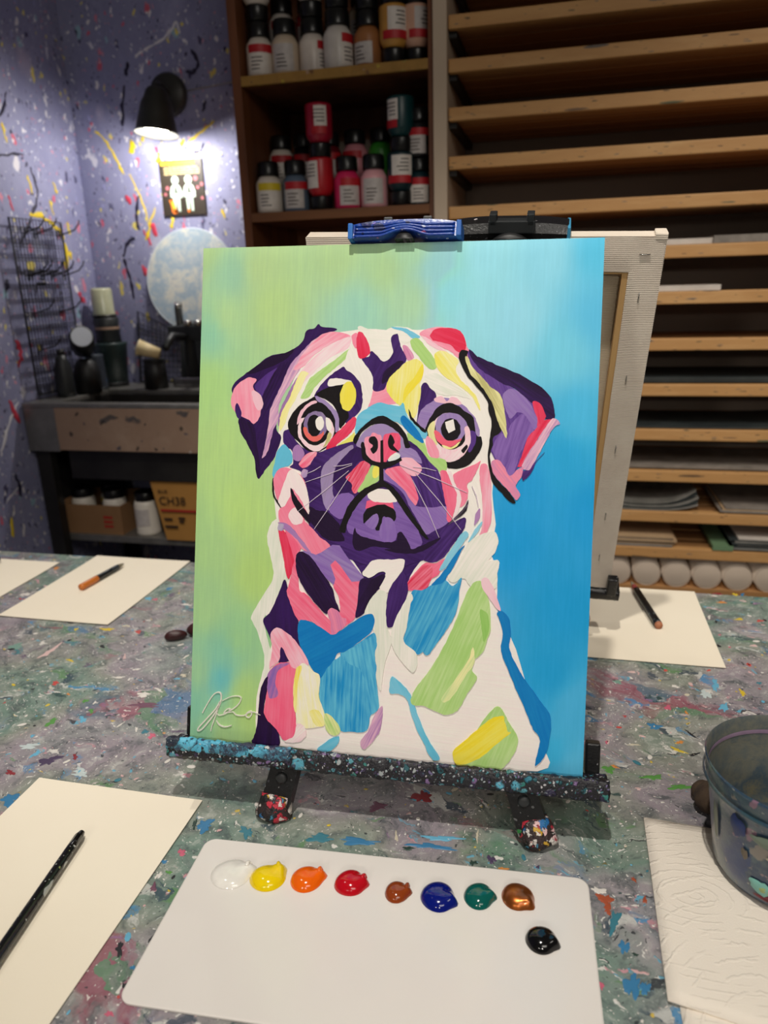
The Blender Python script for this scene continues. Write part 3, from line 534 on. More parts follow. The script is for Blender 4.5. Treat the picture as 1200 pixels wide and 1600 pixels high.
('ear_stroke','K','K',1,0.5,[269.6,401.3,271.5,408.5,278.4,407.8,277.6,401.3,281.6,389.7,289.0,382.4,300.9,372.4,306.2,363.7,310.2,352.2,313.5,337.8,312.4,329.1,305.6,324.6,305.9,317.4,303.4,305.7,306.7,291.3,313.3,281.3,322.9,272.2,329.2,262.2,324.6,262.5,314.3,272.6,306.5,281.1,301.5,302.7,302.3,321.7,303.8,337.6,300.2,350.6,298.4,360.8,286.4,375.2,277.4,385.3]),
('ear_stroke','OL','LY',1,1,[275.8,402.7,278.6,401.3,284.4,391.1,293.4,382.5,300.9,373.8,310.4,366.7,314.7,355.2,317.3,340.8,318.6,323.7,312.2,334.9,307.6,344.9,304.3,356.5,298.2,366.6,289.2,378.1,281.7,385.3,277.5,395.5]),
('cheek_stroke','PK','LPK',1,0.8,[294.5,296.7,301.3,297.2,305.7,277.1,307.0,245.9,303.4,233.3,295.3,216.4,290.2,212.0,292.3,222.8,298.3,236.8,297.4,264.3,294.6,283.0]),
('cheek_stroke','MV','LP',1,0.5,[295.5,254.9,295.0,244.2,290.8,238.4,291.5,249.1]),
('neck_stroke','W','W2',1,1,[303.5,232.0,310.9,232.7,314.6,223.8,311.5,212.4,305.6,204.6,315.5,204.8,314.9,192.5,312.7,177.4,292.9,176.2,282.5,185.8,272.6,181.4,266.8,186.8,277.0,203.1,285.2,219.9,291.2,226.5]),
('cheek_stroke','LB','SB',1,0.5,[298.8,242.5,294.2,231.6,286.1,221.9,287.2,226.3,293.1,236.6]),
('muzzle_stroke','DP','P',1,0.8,[264.6,236.4,275.7,243.4,280.9,245.8,282.3,239.9,276.2,228.3,266.6,212.1,259.3,203.3,249.2,199.8,241.5,203.9,251.3,215.8,258.6,225.0,253.3,231.8]),
('neck_stroke','HP','PK',1,0.5,[244.2,199.2,254.3,199.5,266.2,205.8,261.4,196.0,257.2,188.2,251.0,184.0,247.4,176.2,242.5,171.5,225.8,171.8,228.1,181.5,235.5,190.9]),
('neck_stroke','R','PK',1,1,[241.7,195.6,249.3,196.9,251.5,193.0,249.8,182.7,245.0,173.5,226.8,173.1,229.3,181.6]),
('neck_stroke','W','WP',1,0.5,[192.5,199.6,209.4,200.7,221.9,201.9,222.8,194.0,216.4,182.2,211.5,171.6,203.9,167.1,198.2,172.1,199.6,178.7,204.8,186.9,198.0,187.9,189.1,181.7,183.8,182.7,180.8,185.4,184.8,192.1]),
('jaw_stroke','PK','HP',1,0.5,[84.3,277.3,87.5,260.9,92.6,249.3,90.5,242.6,93.8,230.9,99.4,225.2,116.3,207.6,132.7,200.9,146.5,211.2,136.2,219.6,127.9,227.7,118.2,237.1,122.0,245.1,118.5,273.7,107.3,286.4,92.2,288.9]),
('jaw_stroke','R','HP',1,0.5,[91.5,224.2,98.4,223.8,105.4,207.7,110.0,197.4,106.4,180.8,102.1,176.6,97.2,198.1]),
('jaw_stroke','HP','PK',1,0.5,[98.7,226.5,114.9,209.5,111.3,199.4,109.9,193.5,105.4,207.7]),
('jaw_stroke','MV','MP',1,0.5,[91.0,233.4,102.0,231.2,113.2,219.9,126.5,204.1,120.4,206.8,109.2,218.4,95.3,228.3]),
('jaw_stroke','LP','W2',1,0.5,[90.9,226.1,91.7,232.1,97.2,231.0,95.3,225.0]),
('jaw_stroke','WP','W',1,0.5,[102.5,287.6,109.4,285.2,117.4,275.0,121.8,260.8,123.6,243.9,120.6,246.1,112.1,260.4,103.7,268.0,102.6,260.1,96.0,249.1,89.8,253.1,92.9,265.0,97.9,279.6]),
('jaw_stroke','WP','LPK',1,0.5,[103.6,245.7,109.7,248.8,117.0,238.4,115.5,233.5,107.4,231.8,101.5,239.1]),
('jaw_stroke','K','K',1,0.5,[84.0,278.6,86.1,260.9,93.6,248.6,90.5,251.1,85.2,259.5,83.1,270.0]),
('jaw_stroke','K','VP',1,0.8,[103.0,268.6,108.0,261.6,113.6,254.0,122.7,242.5,125.0,234.8,121.6,235.3,111.1,246.0,105.1,256.3]),
('chest_stroke','DP','VP',1,0.5,[100.1,174.6,106.7,150.4,114.6,135.2,116.4,121.0,120.0,99.8,99.5,88.3,95.8,89.4,87.0,111.8,78.2,130.7,86.2,142.0,94.5,162.5]),
('chest_stroke','HP','PK',1,0.8,[104.7,171.7,109.9,197.6,114.1,203.5,115.1,166.6,122.6,161.3,136.2,147.9,151.1,134.7,158.2,140.8,157.7,157.7,150.8,172.8,146.6,192.4,155.1,196.3,167.0,183.6,177.5,179.2,177.4,158.9,174.1,139.7,162.8,129.8,151.5,121.2,139.7,127.5,127.8,133.9,116.1,133.1,106.7,150.4,102.2,163.0]),
('chest_stroke','MP','LP',0,0.8,[113.4,203.5,119.9,205.5,131.8,201.8,137.5,204.6,148.9,212.9,156.1,212.6,164.3,201.7,182.1,181.6,178.7,177.5,170.1,176.4,158.2,191.6,152.2,197.2,147.3,192.4,153.0,178.6,151.8,172.2,144.1,177.8,135.0,188.7,124.5,199.1]),
('chest_stroke','VP','DP',1,0.5,[111.7,202.0,118.5,204.0,127.5,198.5,138.1,184.9,150.2,168.6,153.4,157.4,158.8,144.4,150.7,148.5,145.1,142.5,136.2,149.3,124.1,162.5,114.9,176.2,110.6,192.0]),
('chest_stroke','PP','PK',1,1,[146.2,144.3,150.7,148.8,158.1,144.7,161.4,139.6,166.2,138.5,163.1,129.5,151.5,121.2,149.4,134.6]),
('chest_stroke','VP','DP',1,0.5,[178.6,178.3,191.4,180.7,201.1,186.1,204.1,182.8,196.0,168.4,192.0,159.5,185.2,147.8,175.2,140.2,177.1,158.9]),
('chest_stroke','DP','P',1,0.5,[208.4,169.8,215.4,181.3,222.8,189.3,227.6,171.6,223.2,154.4,215.6,135.8,207.4,133.9,206.2,150.8]),
('chest_stroke','W2','W',1,1,[194.7,166.2,205.9,167.5,206.2,149.4,207.7,132.8,213.0,119.1,206.7,96.3,203.3,68.0,196.9,90.0,195.1,126.3,183.9,143.8]),
('chest_stroke','B','SB',1,1,[128.4,113.3,140.1,114.1,153.7,96.6,166.4,106.0,180.5,115.5,194.7,126.3,197.9,115.3,196.5,104.0,198.6,90.1,197.4,74.5,200.9,62.2,202.0,50.7,194.1,42.6,190.3,26.7,174.6,24.3,163.0,24.6,151.1,33.5,145.0,42.5,139.9,59.9,140.0,77.1]),
('chest_stroke','SB','B',1,1,[160.7,102.8,174.9,110.9,188.9,120.3,195.2,123.5,196.5,104.0,199.1,76.1,202.0,50.7,191.8,45.9,187.4,75.1,181.3,88.8,169.7,93.5]),
('chest_stroke','DB','B',1,0.5,[115.8,131.7,123.4,134.6,139.7,128.2,152.9,121.8,168.5,132.7,185.4,144.2,192.7,144.7,195.2,137.5,191.6,127.2,180.5,116.6,166.4,105.7,157.8,102.6,153.7,95.2,146.7,86.1,140.6,76.4,132.1,85.0,122.9,98.6,116.3,115.3]),
('chest_stroke','HP','PK',1,0.6,[82.5,45.1,85.2,67.0,84.9,77.1,95.1,87.9,108.4,89.6,115.9,85.2,114.0,75.0,112.6,54.8,116.4,27.8,115.2,14.5,104.7,8.8,97.0,17.1,87.8,25.0,82.0,34.9]),
('chest_stroke','MP','PP',1,1,[84.6,77.0,95.1,86.8,107.7,89.2,96.0,80.8,93.0,67.6,96.7,56.4,91.6,51.6,86.3,52.6,84.0,66.9]),
('chest_stroke','LPK','PK',1,1,[86.5,117.5,92.6,124.7,101.6,121.4,112.2,113.6,122.1,101.4,127.6,88.9,111.8,84.2,103.8,97.2,97.6,105.4,96.8,92.4,88.5,84.5,86.0,82.6,88.4,101.8]),
('chest_stroke','LY','W',1,1,[116.7,86.0,123.2,90.3,132.2,83.6,140.6,77.1,139.4,59.9,145.0,43.3,148.6,30.4,130.9,24.1,119.1,26.4,115.0,40.7,112.9,57.7,113.6,75.0]),
('chest_stroke','YD','LY',1,0.8,[115.6,85.2,121.1,86.3,117.1,69.5,116.9,40.8,114.2,42.0,112.4,62.0,113.3,75.0]),
('chest_stroke','Y','LY',1,1,[130.4,42.0,139.9,42.8,146.9,29.2,138.2,26.9,133.6,33.7]),
('chest_stroke','G','LY',1,1,[145.9,39.8,153.9,38.3,163.7,25.0,155.9,18.6,148.5,25.0]),
('chest_stroke','VP','DP',1,0.5,[83.5,73.3,84.9,67.0,81.4,40.6,84.0,29.3,96.2,18.8,98.6,2.8,76.4,1.0,69.6,4.0,73.1,13.8,75.6,32.9,77.2,57.7]),
('chest_stroke','LPK','W',1,1,[117.6,26.8,125.0,25.7,127.5,15.9,119.6,8.7,104.7,7.8,114.7,14.5]),
('chest_stroke','SB','LB',1,0.5,[162.0,18.0,154.6,15.6,146.0,9.1,140.3,2.5,152.0,1.8,160.8,10.2]),
('chest_stroke','MV','LPK',1,1,[205.6,53.4,205.8,40.1,203.1,25.8,192.2,10.4,186.5,8.4,184.6,15.6,191.7,26.1,197.0,40.7]),
('chest_stroke','SB','LB',1,0.5,[214.0,83.4,221.7,79.2,231.0,70.9,235.8,62.3,241.0,49.2,250.7,27.6,261.6,11.8,265.3,5.0,257.1,5.0,248.8,19.9,241.2,32.7,234.4,50.1,230.6,61.8,222.1,66.9,212.7,67.6]),
('chest_stroke','B','SB',1,0.8,[231.7,170.5,241.4,171.8,253.1,178.7,263.3,183.7,272.3,178.0,280.1,186.6,278.4,171.0,277.4,156.2,270.6,139.5,260.8,124.0,249.4,107.5,244.8,110.9,238.9,107.8,224.8,116.7,227.6,133.6,230.0,154.7]),
('neck_stroke','LB','SB',1,0.5,[282.6,232.1,285.5,228.7,279.0,218.4,271.8,206.7,264.6,196.2,257.8,192.0,264.3,206.3,271.5,218.0,277.4,228.4]),
('neck_stroke','DB','B',1,0.5,[281.7,218.8,279.2,212.7,272.1,197.2,266.2,186.8,261.3,180.2,251.2,177.7,259.8,188.3,267.0,198.8,274.2,210.6]),
('chest_stroke','W','W2',1,1,[230.7,168.2,233.0,163.9,230.3,154.8,227.6,133.6,225.0,120.0,238.9,107.5,235.0,89.2,214.7,111.7,212.7,126.6,213.9,135.7,221.0,152.7,226.7,163.5]),
('chest_stroke','G','LG',1,1,[292.7,182.4,298.4,184.2,301.8,176.8,308.1,163.9,310.3,139.1,307.5,127.2,303.9,115.2,295.1,105.7,294.0,95.3,298.9,88.3,290.4,72.8,280.7,55.4,270.5,50.0,257.0,53.3,248.0,57.0,235.5,57.5,235.4,66.8,241.3,77.7,251.4,92.0,262.6,112.2,273.6,136.7,281.7,160.9,287.1,174.4]),
('chest_stroke','G2','G',1,0.6,[299.3,156.1,306.7,152.1,308.9,139.0,304.4,124.8,301.0,141.5]),
('chest_stroke','LY','LG',1,1,[294.0,118.9,295.9,104.3,289.7,93.5,273.0,64.7,264.8,65.5,278.2,86.6,289.3,105.3]),
('chest_stroke','G','LG',1,1,[318.3,62.2,324.2,59.4,331.8,46.9,340.1,34.4,338.7,21.1,331.7,8.3,323.3,0.1,298.6,-0.9,282.4,1.5,303.1,41.3,308.6,50.7]),
('chest_stroke','YD','Y',1,1,[325.1,53.6,327.5,47.9,330.6,39.4,333.5,37.9,321.0,26.4,304.1,10.0,283.9,1.2,278.0,9.3,279.0,15.6,291.8,28.4,305.9,43.1,315.8,51.3]),
('chest_stroke','LPK','WP',1,0.5,[299.5,185.4,305.5,187.5,313.2,174.5,319.3,156.6,313.7,159.9,307.6,168.3,300.5,178.1]),
('outline_stroke','DB','B',1,0.5,[315.6,154.1,321.0,155.6,327.3,149.0,330.0,134.6,329.0,121.4,335.6,105.8,347.6,87.7,361.0,69.9,370.5,57.6,371.1,41.7,368.5,23.9,364.3,14.5,357.7,7.5,359.8,20.2,361.4,34.9,354.8,43.1,347.1,59.9,336.4,82.4,323.5,110.7,320.8,119.3,321.9,137.0,318.1,148.4])]
LINES = [
('whisker',0.77,[166.6,294.3,142.4,284.1,117.8,275.0]),
('whisker',0.77,[163.3,288.3,137.7,266.3,111.8,245.4]),
('whisker',0.77,[164.3,282.9,146.9,254.8,129.2,227.8]),
('whisker',0.77,[166.6,295.6,157.1,293.2,147.5,292.1]),
('whisker',0.77,[134.1,291.8,127.2,287.3,120.2,284.2]),
('whisker',0.77,[215.5,295.2,250.2,283.2,282.3,270.1]),
('whisker',0.77,[231.2,287.4,255.6,261.0,277.9,233.4]),
('whisker',0.77,[228.2,281.0,243.5,253.6,256.7,224.9]),
('whisker',0.77,[228.4,293.7,241.0,292.8,251.5,290.5]),
('whisker',0.77,[287.1,276.5,291.5,267.3,294.0,256.7]),
('signature',1.45,[14.2,29.5,19.8,40.2,26.0,49.9,31.2,52.8,34.5,50.6,33.7,41.4,27.6,29.7,16.2,14.4,10.4,10.3,10.3,13.4,19.2,23.9,28.5,34.8,33.6,43.4,29.7,29.9,25.2,16.3,24.3,11.1]),
('signature',1.16,[35.7,44.1,45.1,49.2,53.5,50.6,56.6,47.9,52.7,41.0,43.4,33.6,38.2,31.6,41.2,35.7,44.9,36.3,40.3,31.3,32.9,28.6,30.7,30.5]),
('signature',1.16,[40.3,31.8,47.7,33.5,52.0,30.6,60.4,31.0,64.5,34.9,67.8,36.0,68.5,32.8,65.7,29.3,62.5,30.5,64.5,33.9,70.8,35.3,78.1,32.9]),
('signature',1.16,[29.9,23.3,33.2,18.8,39.6,17.1,47.0,19.3])]
GROUND = [
(0,515,168,205,130),(61,493,172,206,130),(141,504,168,205,132),(194,490,165,205,135),(27,441,168,208,135),(33,487,150,200,150),(14,427,140,200,150),(11,374,165,210,120),(75,453,172,208,125),(169,446,150,205,165),(219,508,160,208,150),(221,458,165,210,150),(245,489,145,205,185),(259,464,140,206,212),(295,500,148,210,220),(349,499,138,204,220),(396,504,85,185,215),(321,438,146,206,220),(370,407,112,194,214),(399,438,90,182,215),(384,347,70,175,212),(374,304,40,158,205),(339,278,30,150,205),(399,256,28,150,205),(328,222,20,148,205),(379,163,22,148,200),(394,71,70,168,208),(369,100,30,150,200),(390,9,85,175,208),(378,20,60,165,205),(24,308,172,212,120),(53,242,175,214,115),(19,208,165,208,125),(14,140,160,205,130),(69,177,172,210,110),(50,109,150,202,130),(33,67,105,190,170),(36,94,130,195,150),(8,72,150,200,140),(58,56,165,205,115),(69,30,170,208,112),(17,5,140,195,140),(35,7,165,205,125),(2,38,130,195,150),(284,439,146,206,215),(173,311,200,200,200),(205,120,235,228,220)]
SPLAT_COLOURS = {'YE': (228, 196, 44), 'RE': (205, 70, 62), 'WH': (236, 230, 222), 'PW': (226, 190, 186), 'OR': (222, 140, 60), 'GR': (84, 150, 64), 'SK': (100, 180, 215), 'LW': (200, 214, 214), 'PU': (70, 54, 86), 'DR': (140, 36, 44), 'MA': (112, 66, 88), 'PI': (214, 96, 124), 'TE': (50, 122, 140), 'GT': (120, 158, 144), 'BL': (48, 122, 172), 'CR': (214, 204, 180), 'BK': (30, 30, 34), 'DG': (30, 56, 46), 'RU': (172, 74, 42), 'OL': (110, 106, 66)}
# drops of dried paint on the table: centre, half axes (m), colour
SPLATS = [
(-0.7017,0.9553,0.0085,0.0014,0.0033,-0.0050,'YE'),
(-0.7542,0.9465,0.0036,0.0006,0.0023,-0.0033,'YE'),
(-0.6460,0.9555,0.0053,0.0009,0.0025,-0.0042,'RE'),
(-0.5360,0.7839,0.0075,0.0037,0.0032,-0.0046,'WH'),
(-0.5211,0.7987,0.0065,-0.0028,0.0008,-0.0027,'WH'),
(-0.7478,0.8710,0.0020,0.0175,0.0049,-0.0043,'PW'),
(-0.6981,0.8516,0.0059,-0.0007,0.0017,-0.0028,'YE'),
(-0.6773,0.7890,0.0036,0.0022,0.0036,-0.0042,'RE'),
(-0.6402,0.7660,0.0019,0.0003,0.0018,-0.0026,'OR'),
(-0.6192,0.7012,0.0029,0.0074,0.0039,-0.0034,'GR'),
(-0.5833,0.7345,0.0032,0.0006,0.0027,-0.0040,'GR'),
(-0.5823,0.7146,0.0060,-0.0005,0.0030,-0.0052,'SK'),
(-0.6232,0.6702,0.0016,0.0020,0.0018,-0.0017,'SK'),
(-0.6129,0.6505,0.0106,0.0037,0.0033,-0.0039,'LW'),
(-0.5941,0.6385,0.0028,0.0050,0.0032,-0.0028,'SK'),
(-0.5693,0.6305,0.0073,0.0073,0.0056,-0.0055,'PU'),
(-0.5429,0.6421,0.0036,-0.0015,0.0012,-0.0044,'DR'),
(-0.5998,0.6015,0.0042,0.0008,0.0035,-0.0043,'DR'),
(-0.5194,0.7599,0.0197,0.0018,0.0027,-0.0049,'MA'),
(-0.4738,0.6980,0.0033,0.0026,0.0031,-0.0040,'PI'),
(-0.4871,0.7047,0.0045,0.0008,0.0020,-0.0033,'TE'),
(-0.8133,0.8765,0.0087,0.0072,0.0054,-0.0057,'GT'),
(-0.6990,1.0787,0.0046,0.0008,0.0039,-0.0068,'SK'),
(-0.6845,1.1258,0.0020,0.0061,0.0035,-0.0045,'BL'),
(-0.6847,1.0773,0.0040,0.0007,0.0023,-0.0041,'PI'),
(-0.6190,1.0662,0.0069,-0.0002,0.0019,-0.0040,'WH'),
(-0.9378,1.0591,0.0065,0.0050,0.0041,-0.0047,'WH'),
(-0.9650,1.1846,0.0022,0.0061,0.0041,-0.0046,'OR'),
(-0.5098,0.8308,0.0033,0.0012,0.0011,-0.0019,'SK'),
(-0.5059,0.8411,0.0043,0.0008,0.0018,-0.0035,'CR'),
(-0.6219,0.8766,0.0018,-0.0002,0.0049,-0.0096,'PW'),
(-0.5827,0.8446,0.0042,0.0021,0.0012,-0.0018,'WH'),
(-0.5906,0.7532,0.0002,0.0042,0.0014,-0.0011,'WH'),
(-0.5266,0.7125,0.0015,0.0064,0.0009,-0.0008,'WH'),
(-0.5008,0.7077,0.0019,0.0004,0.0022,-0.0037,'WH'),
(-0.5206,0.6197,0.0075,0.0005,0.0026,-0.0042,'LW'),
(-0.6777,0.9720,0.0057,0.0010,0.0021,-0.0034,'CR'),
(-0.6752,0.9004,0.0034,0.0006,0.0033,-0.0051,'BK'),
(-0.6060,0.7547,0.0026,0.0034,0.0023,-0.0024,'GR'),
(-0.5288,0.8928,0.0013,0.0064,0.0016,-0.0017,'WH'),
(0.1306,0.8307,0.0067,0.0002,-0.0010,-0.0067,'BL'),
(0.1520,0.8770,0.0027,-0.0016,-0.0020,-0.0067,'PI'),
(0.1728,0.8686,0.0019,-0.0028,-0.0009,-0.0018,'OR'),
(0.1520,0.7858,0.0065,-0.0033,-0.0009,-0.0028,'YE'),
(0.2201,0.9452,0.0042,0.0028,-0.0007,-0.0140,'SK'),
(0.2207,0.8903,0.0033,-0.0029,-0.0040,-0.0100,'SK'),
(0.2507,0.9304,0.0025,-0.0054,-0.0023,-0.0042,'YE'),
(0.1180,0.7300,0.0085,0.0016,-0.0005,-0.0045,'GR'),
(0.1444,0.7182,0.0101,0.0028,-0.0005,-0.0046,'GR'),
(0.1082,0.8197,0.0015,0.0003,-0.0002,-0.0028,'WH'),
(0.0738,0.7885,0.0022,0.0004,-0.0002,-0.0036,'PW'),
(0.0790,0.7405,0.0029,-0.0008,-0.0003,-0.0015,'OR'),
(0.1192,0.7575,0.0013,-0.0002,-0.0003,-0.0015,'YE'),
(0.1083,0.7617,0.0016,0.0003,-0.0002,-0.0018,'WH'),
(0.0940,0.9302,0.0055,0.0010,-0.0003,-0.0043,'GT'),
(0.2187,0.9837,0.0023,0.0004,-0.0005,-0.0028,'RE'),
(0.2517,1.0192,0.0014,-0.0010,-0.0011,-0.0030,'YE'),
(0.2755,1.0095,0.0022,-0.0033,-0.0014,-0.0030,'RE'),
(0.2036,0.9179,0.0048,-0.0030,-0.0030,-0.0089,'LW'),
(0.1008,0.7072,0.0026,-0.0002,-0.0004,-0.0020,'PW'),
(0.1231,0.6895,0.0017,-0.0002,-0.0002,-0.0010,'WH'),
(0.1713,0.8214,0.0054,-0.0075,-0.0007,-0.0013,'BK'),
(0.1687,0.7812,0.0055,0.0026,-0.0001,-0.0021,'BK'),
(0.1561,0.8023,0.0036,0.0007,-0.0005,-0.0033,'OR'),
(0.1027,0.7875,0.0055,0.0010,-0.0001,-0.0016,'CR'),
(0.1152,0.9609,0.0043,0.0008,-0.0003,-0.0032,'PW'),
(0.1679,0.9317,0.0043,-0.0008,-0.0006,-0.0030,'WH'),
(0.1608,0.9734,0.0027,0.0005,-0.0003,-0.0027,'RE'),
(0.2797,1.2583,0.0069,0.0011,-0.0008,-0.0042,'DR'),
(0.3079,1.2594,0.0035,-0.0016,-0.0012,-0.0045,'YE'),
(0.3196,1.2613,0.0029,0.0005,-0.0011,-0.0052,'BL'),
(0.3152,1.2340,0.0043,-0.0014,-0.0006,-0.0023,'PW'),
(0.2939,1.1601,0.0061,0.0030,-0.0005,-0.0033,'YE'),
(0.2494,1.1600,0.0016,-0.0014,-0.0019,-0.0062,'WH'),
(0.2570,1.1446,0.0011,-0.0018,-0.0016,-0.0040,'BK'),
(0.2755,1.0095,0.0017,-0.0023,-0.0011,-0.0026,'RE'),
(0.2707,1.1137,0.0012,-0.0014,-0.0008,-0.0021,'WH'),
(0.2950,1.0701,0.0058,0.0003,-0.0006,-0.0024,'PW'),
(0.2794,1.2223,0.0077,0.0013,-0.0006,-0.0033,'OR'),
(0.3240,1.1593,0.0051,-0.0003,-0.0008,-0.0030,'RE'),
(0.2566,1.0872,0.0035,0.0006,-0.0008,-0.0041,'GT'),
(0.2776,0.9597,0.0028,-0.0006,-0.0010,-0.0032,'TE'),
(0.2602,1.0595,0.0015,0.0003,-0.0005,-0.0023,'PI'),
(-0.3423,0.5255,0.0038,0.0008,0.0019,-0.0035,'PI'),
(-0.3496,0.4942,0.0007,0.0043,0.0021,-0.0011,'WH'),
(-0.3536,0.5108,0.0025,0.0005,0.0013,-0.0024,'BL'),
(-0.3419,0.4996,0.0026,0.0005,0.0011,-0.0019,'GR'),
(-0.3308,0.4792,0.0012,0.0002,0.0006,-0.0011,'YE'),
(-0.3411,0.4142,0.0031,-0.0002,0.0020,-0.0057,'BK'),
(-0.3164,0.3607,0.0027,0.0006,0.0014,-0.0021,'PI'),
(-0.3198,0.4002,0.0029,0.0006,0.0009,-0.0014,'BL'),
(-0.3176,0.3838,0.0020,-0.0003,0.0007,-0.0028,'BK'),
(-0.3194,0.4290,0.0019,-0.0006,0.0001,-0.0036,'BK'),
(-0.3482,0.5643,0.0023,-0.0001,0.0021,-0.0058,'DG'),
(-0.3470,0.4801,0.0026,-0.0011,-0.0001,-0.0046,'MA'),
(-0.5163,0.6135,0.0074,0.0005,0.0019,-0.0030,'LW'),
(-0.1041,0.5806,0.0201,0.0020,0.0004,-0.0032,'BL'),
(-0.0445,0.5749,0.0040,-0.0002,-0.0002,-0.0047,'PU'),
(-0.0323,0.5652,0.0041,-0.0002,-0.0001,-0.0023,'OR'),
(-0.0610,0.5672,0.0030,0.0006,0.0004,-0.0033,'DG'),
(-0.0009,0.5740,0.0013,0.0003,0.0001,-0.0025,'PU'),
(-0.1401,0.5876,0.0012,0.0002,0.0018,-0.0081,'CR'),
(-0.1250,0.5737,0.0058,0.0011,0.0004,-0.0021,'DG'),
(-0.0610,0.6031,0.0014,0.0003,0.0007,-0.0069,'CR'),
(0.0454,0.6503,0.0020,0.0004,-0.0001,-0.0021,'GT'),
(0.0603,0.5905,0.0017,0.0003,-0.0001,-0.0018,'OL'),
(0.0720,0.7351,0.0066,0.0013,-0.0003,-0.0055,'GR'),
(0.0725,0.7872,0.0019,0.0003,-0.0002,-0.0033,'PI'),
(0.0789,0.7419,0.0034,-0.0015,-0.0004,-0.0015,'OR'),
(0.0535,0.5562,0.0051,-0.0015,-0.0011,-0.0037,'WH'),
(0.0581,0.5476,0.0059,-0.0002,-0.0010,-0.0059,'RU'),
(0.0602,0.5373,0.0033,0.0007,-0.0003,-0.0049,'RU'),
(0.0648,0.5245,0.0041,-0.0001,-0.0020,-0.0102,'TE'),
(0.0709,0.4999,0.0036,0.0007,-0.0005,-0.0063,'BL'),
(0.0513,0.4605,0.0019,0.0004,-0.0001,-0.0028,'PI'),
(0.0745,0.4653,0.0051,-0.0000,-0.0026,-0.0113,'BL'),
(0.0851,0.5755,0.0021,-0.0027,-0.0008,-0.0011,'RU'),
(0.0924,0.5533,0.0021,0.0004,-0.0003,-0.0031,'RU'),
(0.0837,0.5455,0.0025,-0.0001,-0.0002,-0.0009,'WH'),
(0.0838,0.4645,0.0030,-0.0000,-0.0016,-0.0066,'BL'),
(0.0791,0.4366,0.0010,-0.0008,-0.0007,-0.0010,'WH'),
(0.0793,0.4944,0.0025,-0.0003,-0.0003,-0.0012,'DG'),
(-0.5099,0.4942,0.0026,0.0005,0.0024,-0.0030,'OR'),
(-0.5671,0.5601,0.0088,0.0017,0.0066,-0.0081,'BL'),
(-0.1754,0.5733,0.0191,0.0019,0.0009,-0.0042,'BL'),
(-0.2143,0.5702,0.0130,0.0010,0.0013,-0.0051,'TE'),
(-0.0953,0.5935,0.0157,0.0015,0.0004,-0.0035,'SK'),
(-0.2308,0.5408,0.0061,0.0012,0.0020,-0.0055,'PU'),
(-0.3369,0.5647,0.0061,0.0054,0.0049,-0.0061,'BL'),
(-0.2907,0.5643,0.0058,0.0011,0.0029,-0.0068,'TE'),
(-0.3105,0.4848,0.0040,-0.0008,0.0019,-0.0102,'DG'),
(-0.1687,0.6267,0.0086,0.0017,0.0014,-0.0057,'MA'),
(-0.1249,0.6506,0.0081,0.0016,0.0016,-0.0090,'DR')]

# ------------------------------------------------------------------ the room
XL, YB, YF, ZF = -1.46, 2.20, 1.85, -0.75
structure(MB().box(XL - .06, 1.6, -1.2, YB + .06, ZF - .05, ZF).build('floor', M['floor']))
wb_ = structure(MB().box(XL - .06, 1.6, YB, YB + .06, ZF, 2.0).build('wall_back', M['wall_paint']))
wl_ = structure(MB().box(XL - .06, XL, -0.6, YB, ZF, 2.0).build('wall_left', M['wall_paint']))

def flat(name, c): return pm(name, c, tuple(min(255, x * 1.04) for x in c), 30, .45, bump=.2, bscale=120)
DRIP = {'yellow': flat('yellow_wall_drip', (236, 206, 44)), 'navy': flat('navy_wall_drip', (36, 32, 58)), 'white': flat('white_wall_drip', (226, 224, 230)), 'red': flat('red_wall_drip', (206, 62, 84)), 'cyan': flat('pale_cyan_wall_drip', (150, 200, 205))}
def drip(wall, pts, r, c):
    """thick thrown paint that dried on a wall; pts = (along, height)"""
    out = []
    P = [Vector((p[0], p[1], 0)) for p in pts]
    for i in range(len(P) - 1):
        p0, p1, p2, p3 = P[max(i - 1, 0)], P[i], P[i + 1], P[min(i + 2, len(P) - 1)]
        for k in range(5):
            t = k / 5
            q = 0.5 * ((2 * p1) + (p2 - p0) * t + (2 * p0 - 5 * p1 + 4 * p2 - p3) * t * t + (3 * p1 - p0 - 3 * p2 + p3) * t ** 3)
            out.append((q.x + random.uniform(-1, 1) * r * .5, q.y + random.uniform(-1, 1) * r * .5))
    out.append(pts[-1])
    rs = [r * random.uniform(.35, 1.15) for _ in out]; rs[0] *= .5; rs[-1] *= .3
    m = MB()
    if wall is wb_: q = [(a, YB, z) for a, z in out]
    else: q = [(XL, a, z) for a, z in out]
    m.tube(q, rs, 8)
    n = Vector((0, 1, 0)) if wall is wb_ else Vector((1, 0, 0))
    if wall is wb_: m.warp(lambda p: Vector((p.x, YB - abs(p.y - YB) * .25 - .0002, p.z)))
    else: m.warp(lambda p: Vector((XL + abs(p.x - XL) * .25 + .0002, p.y, p.z)))
    return m.build('paint_drip', DRIP[c], wall)
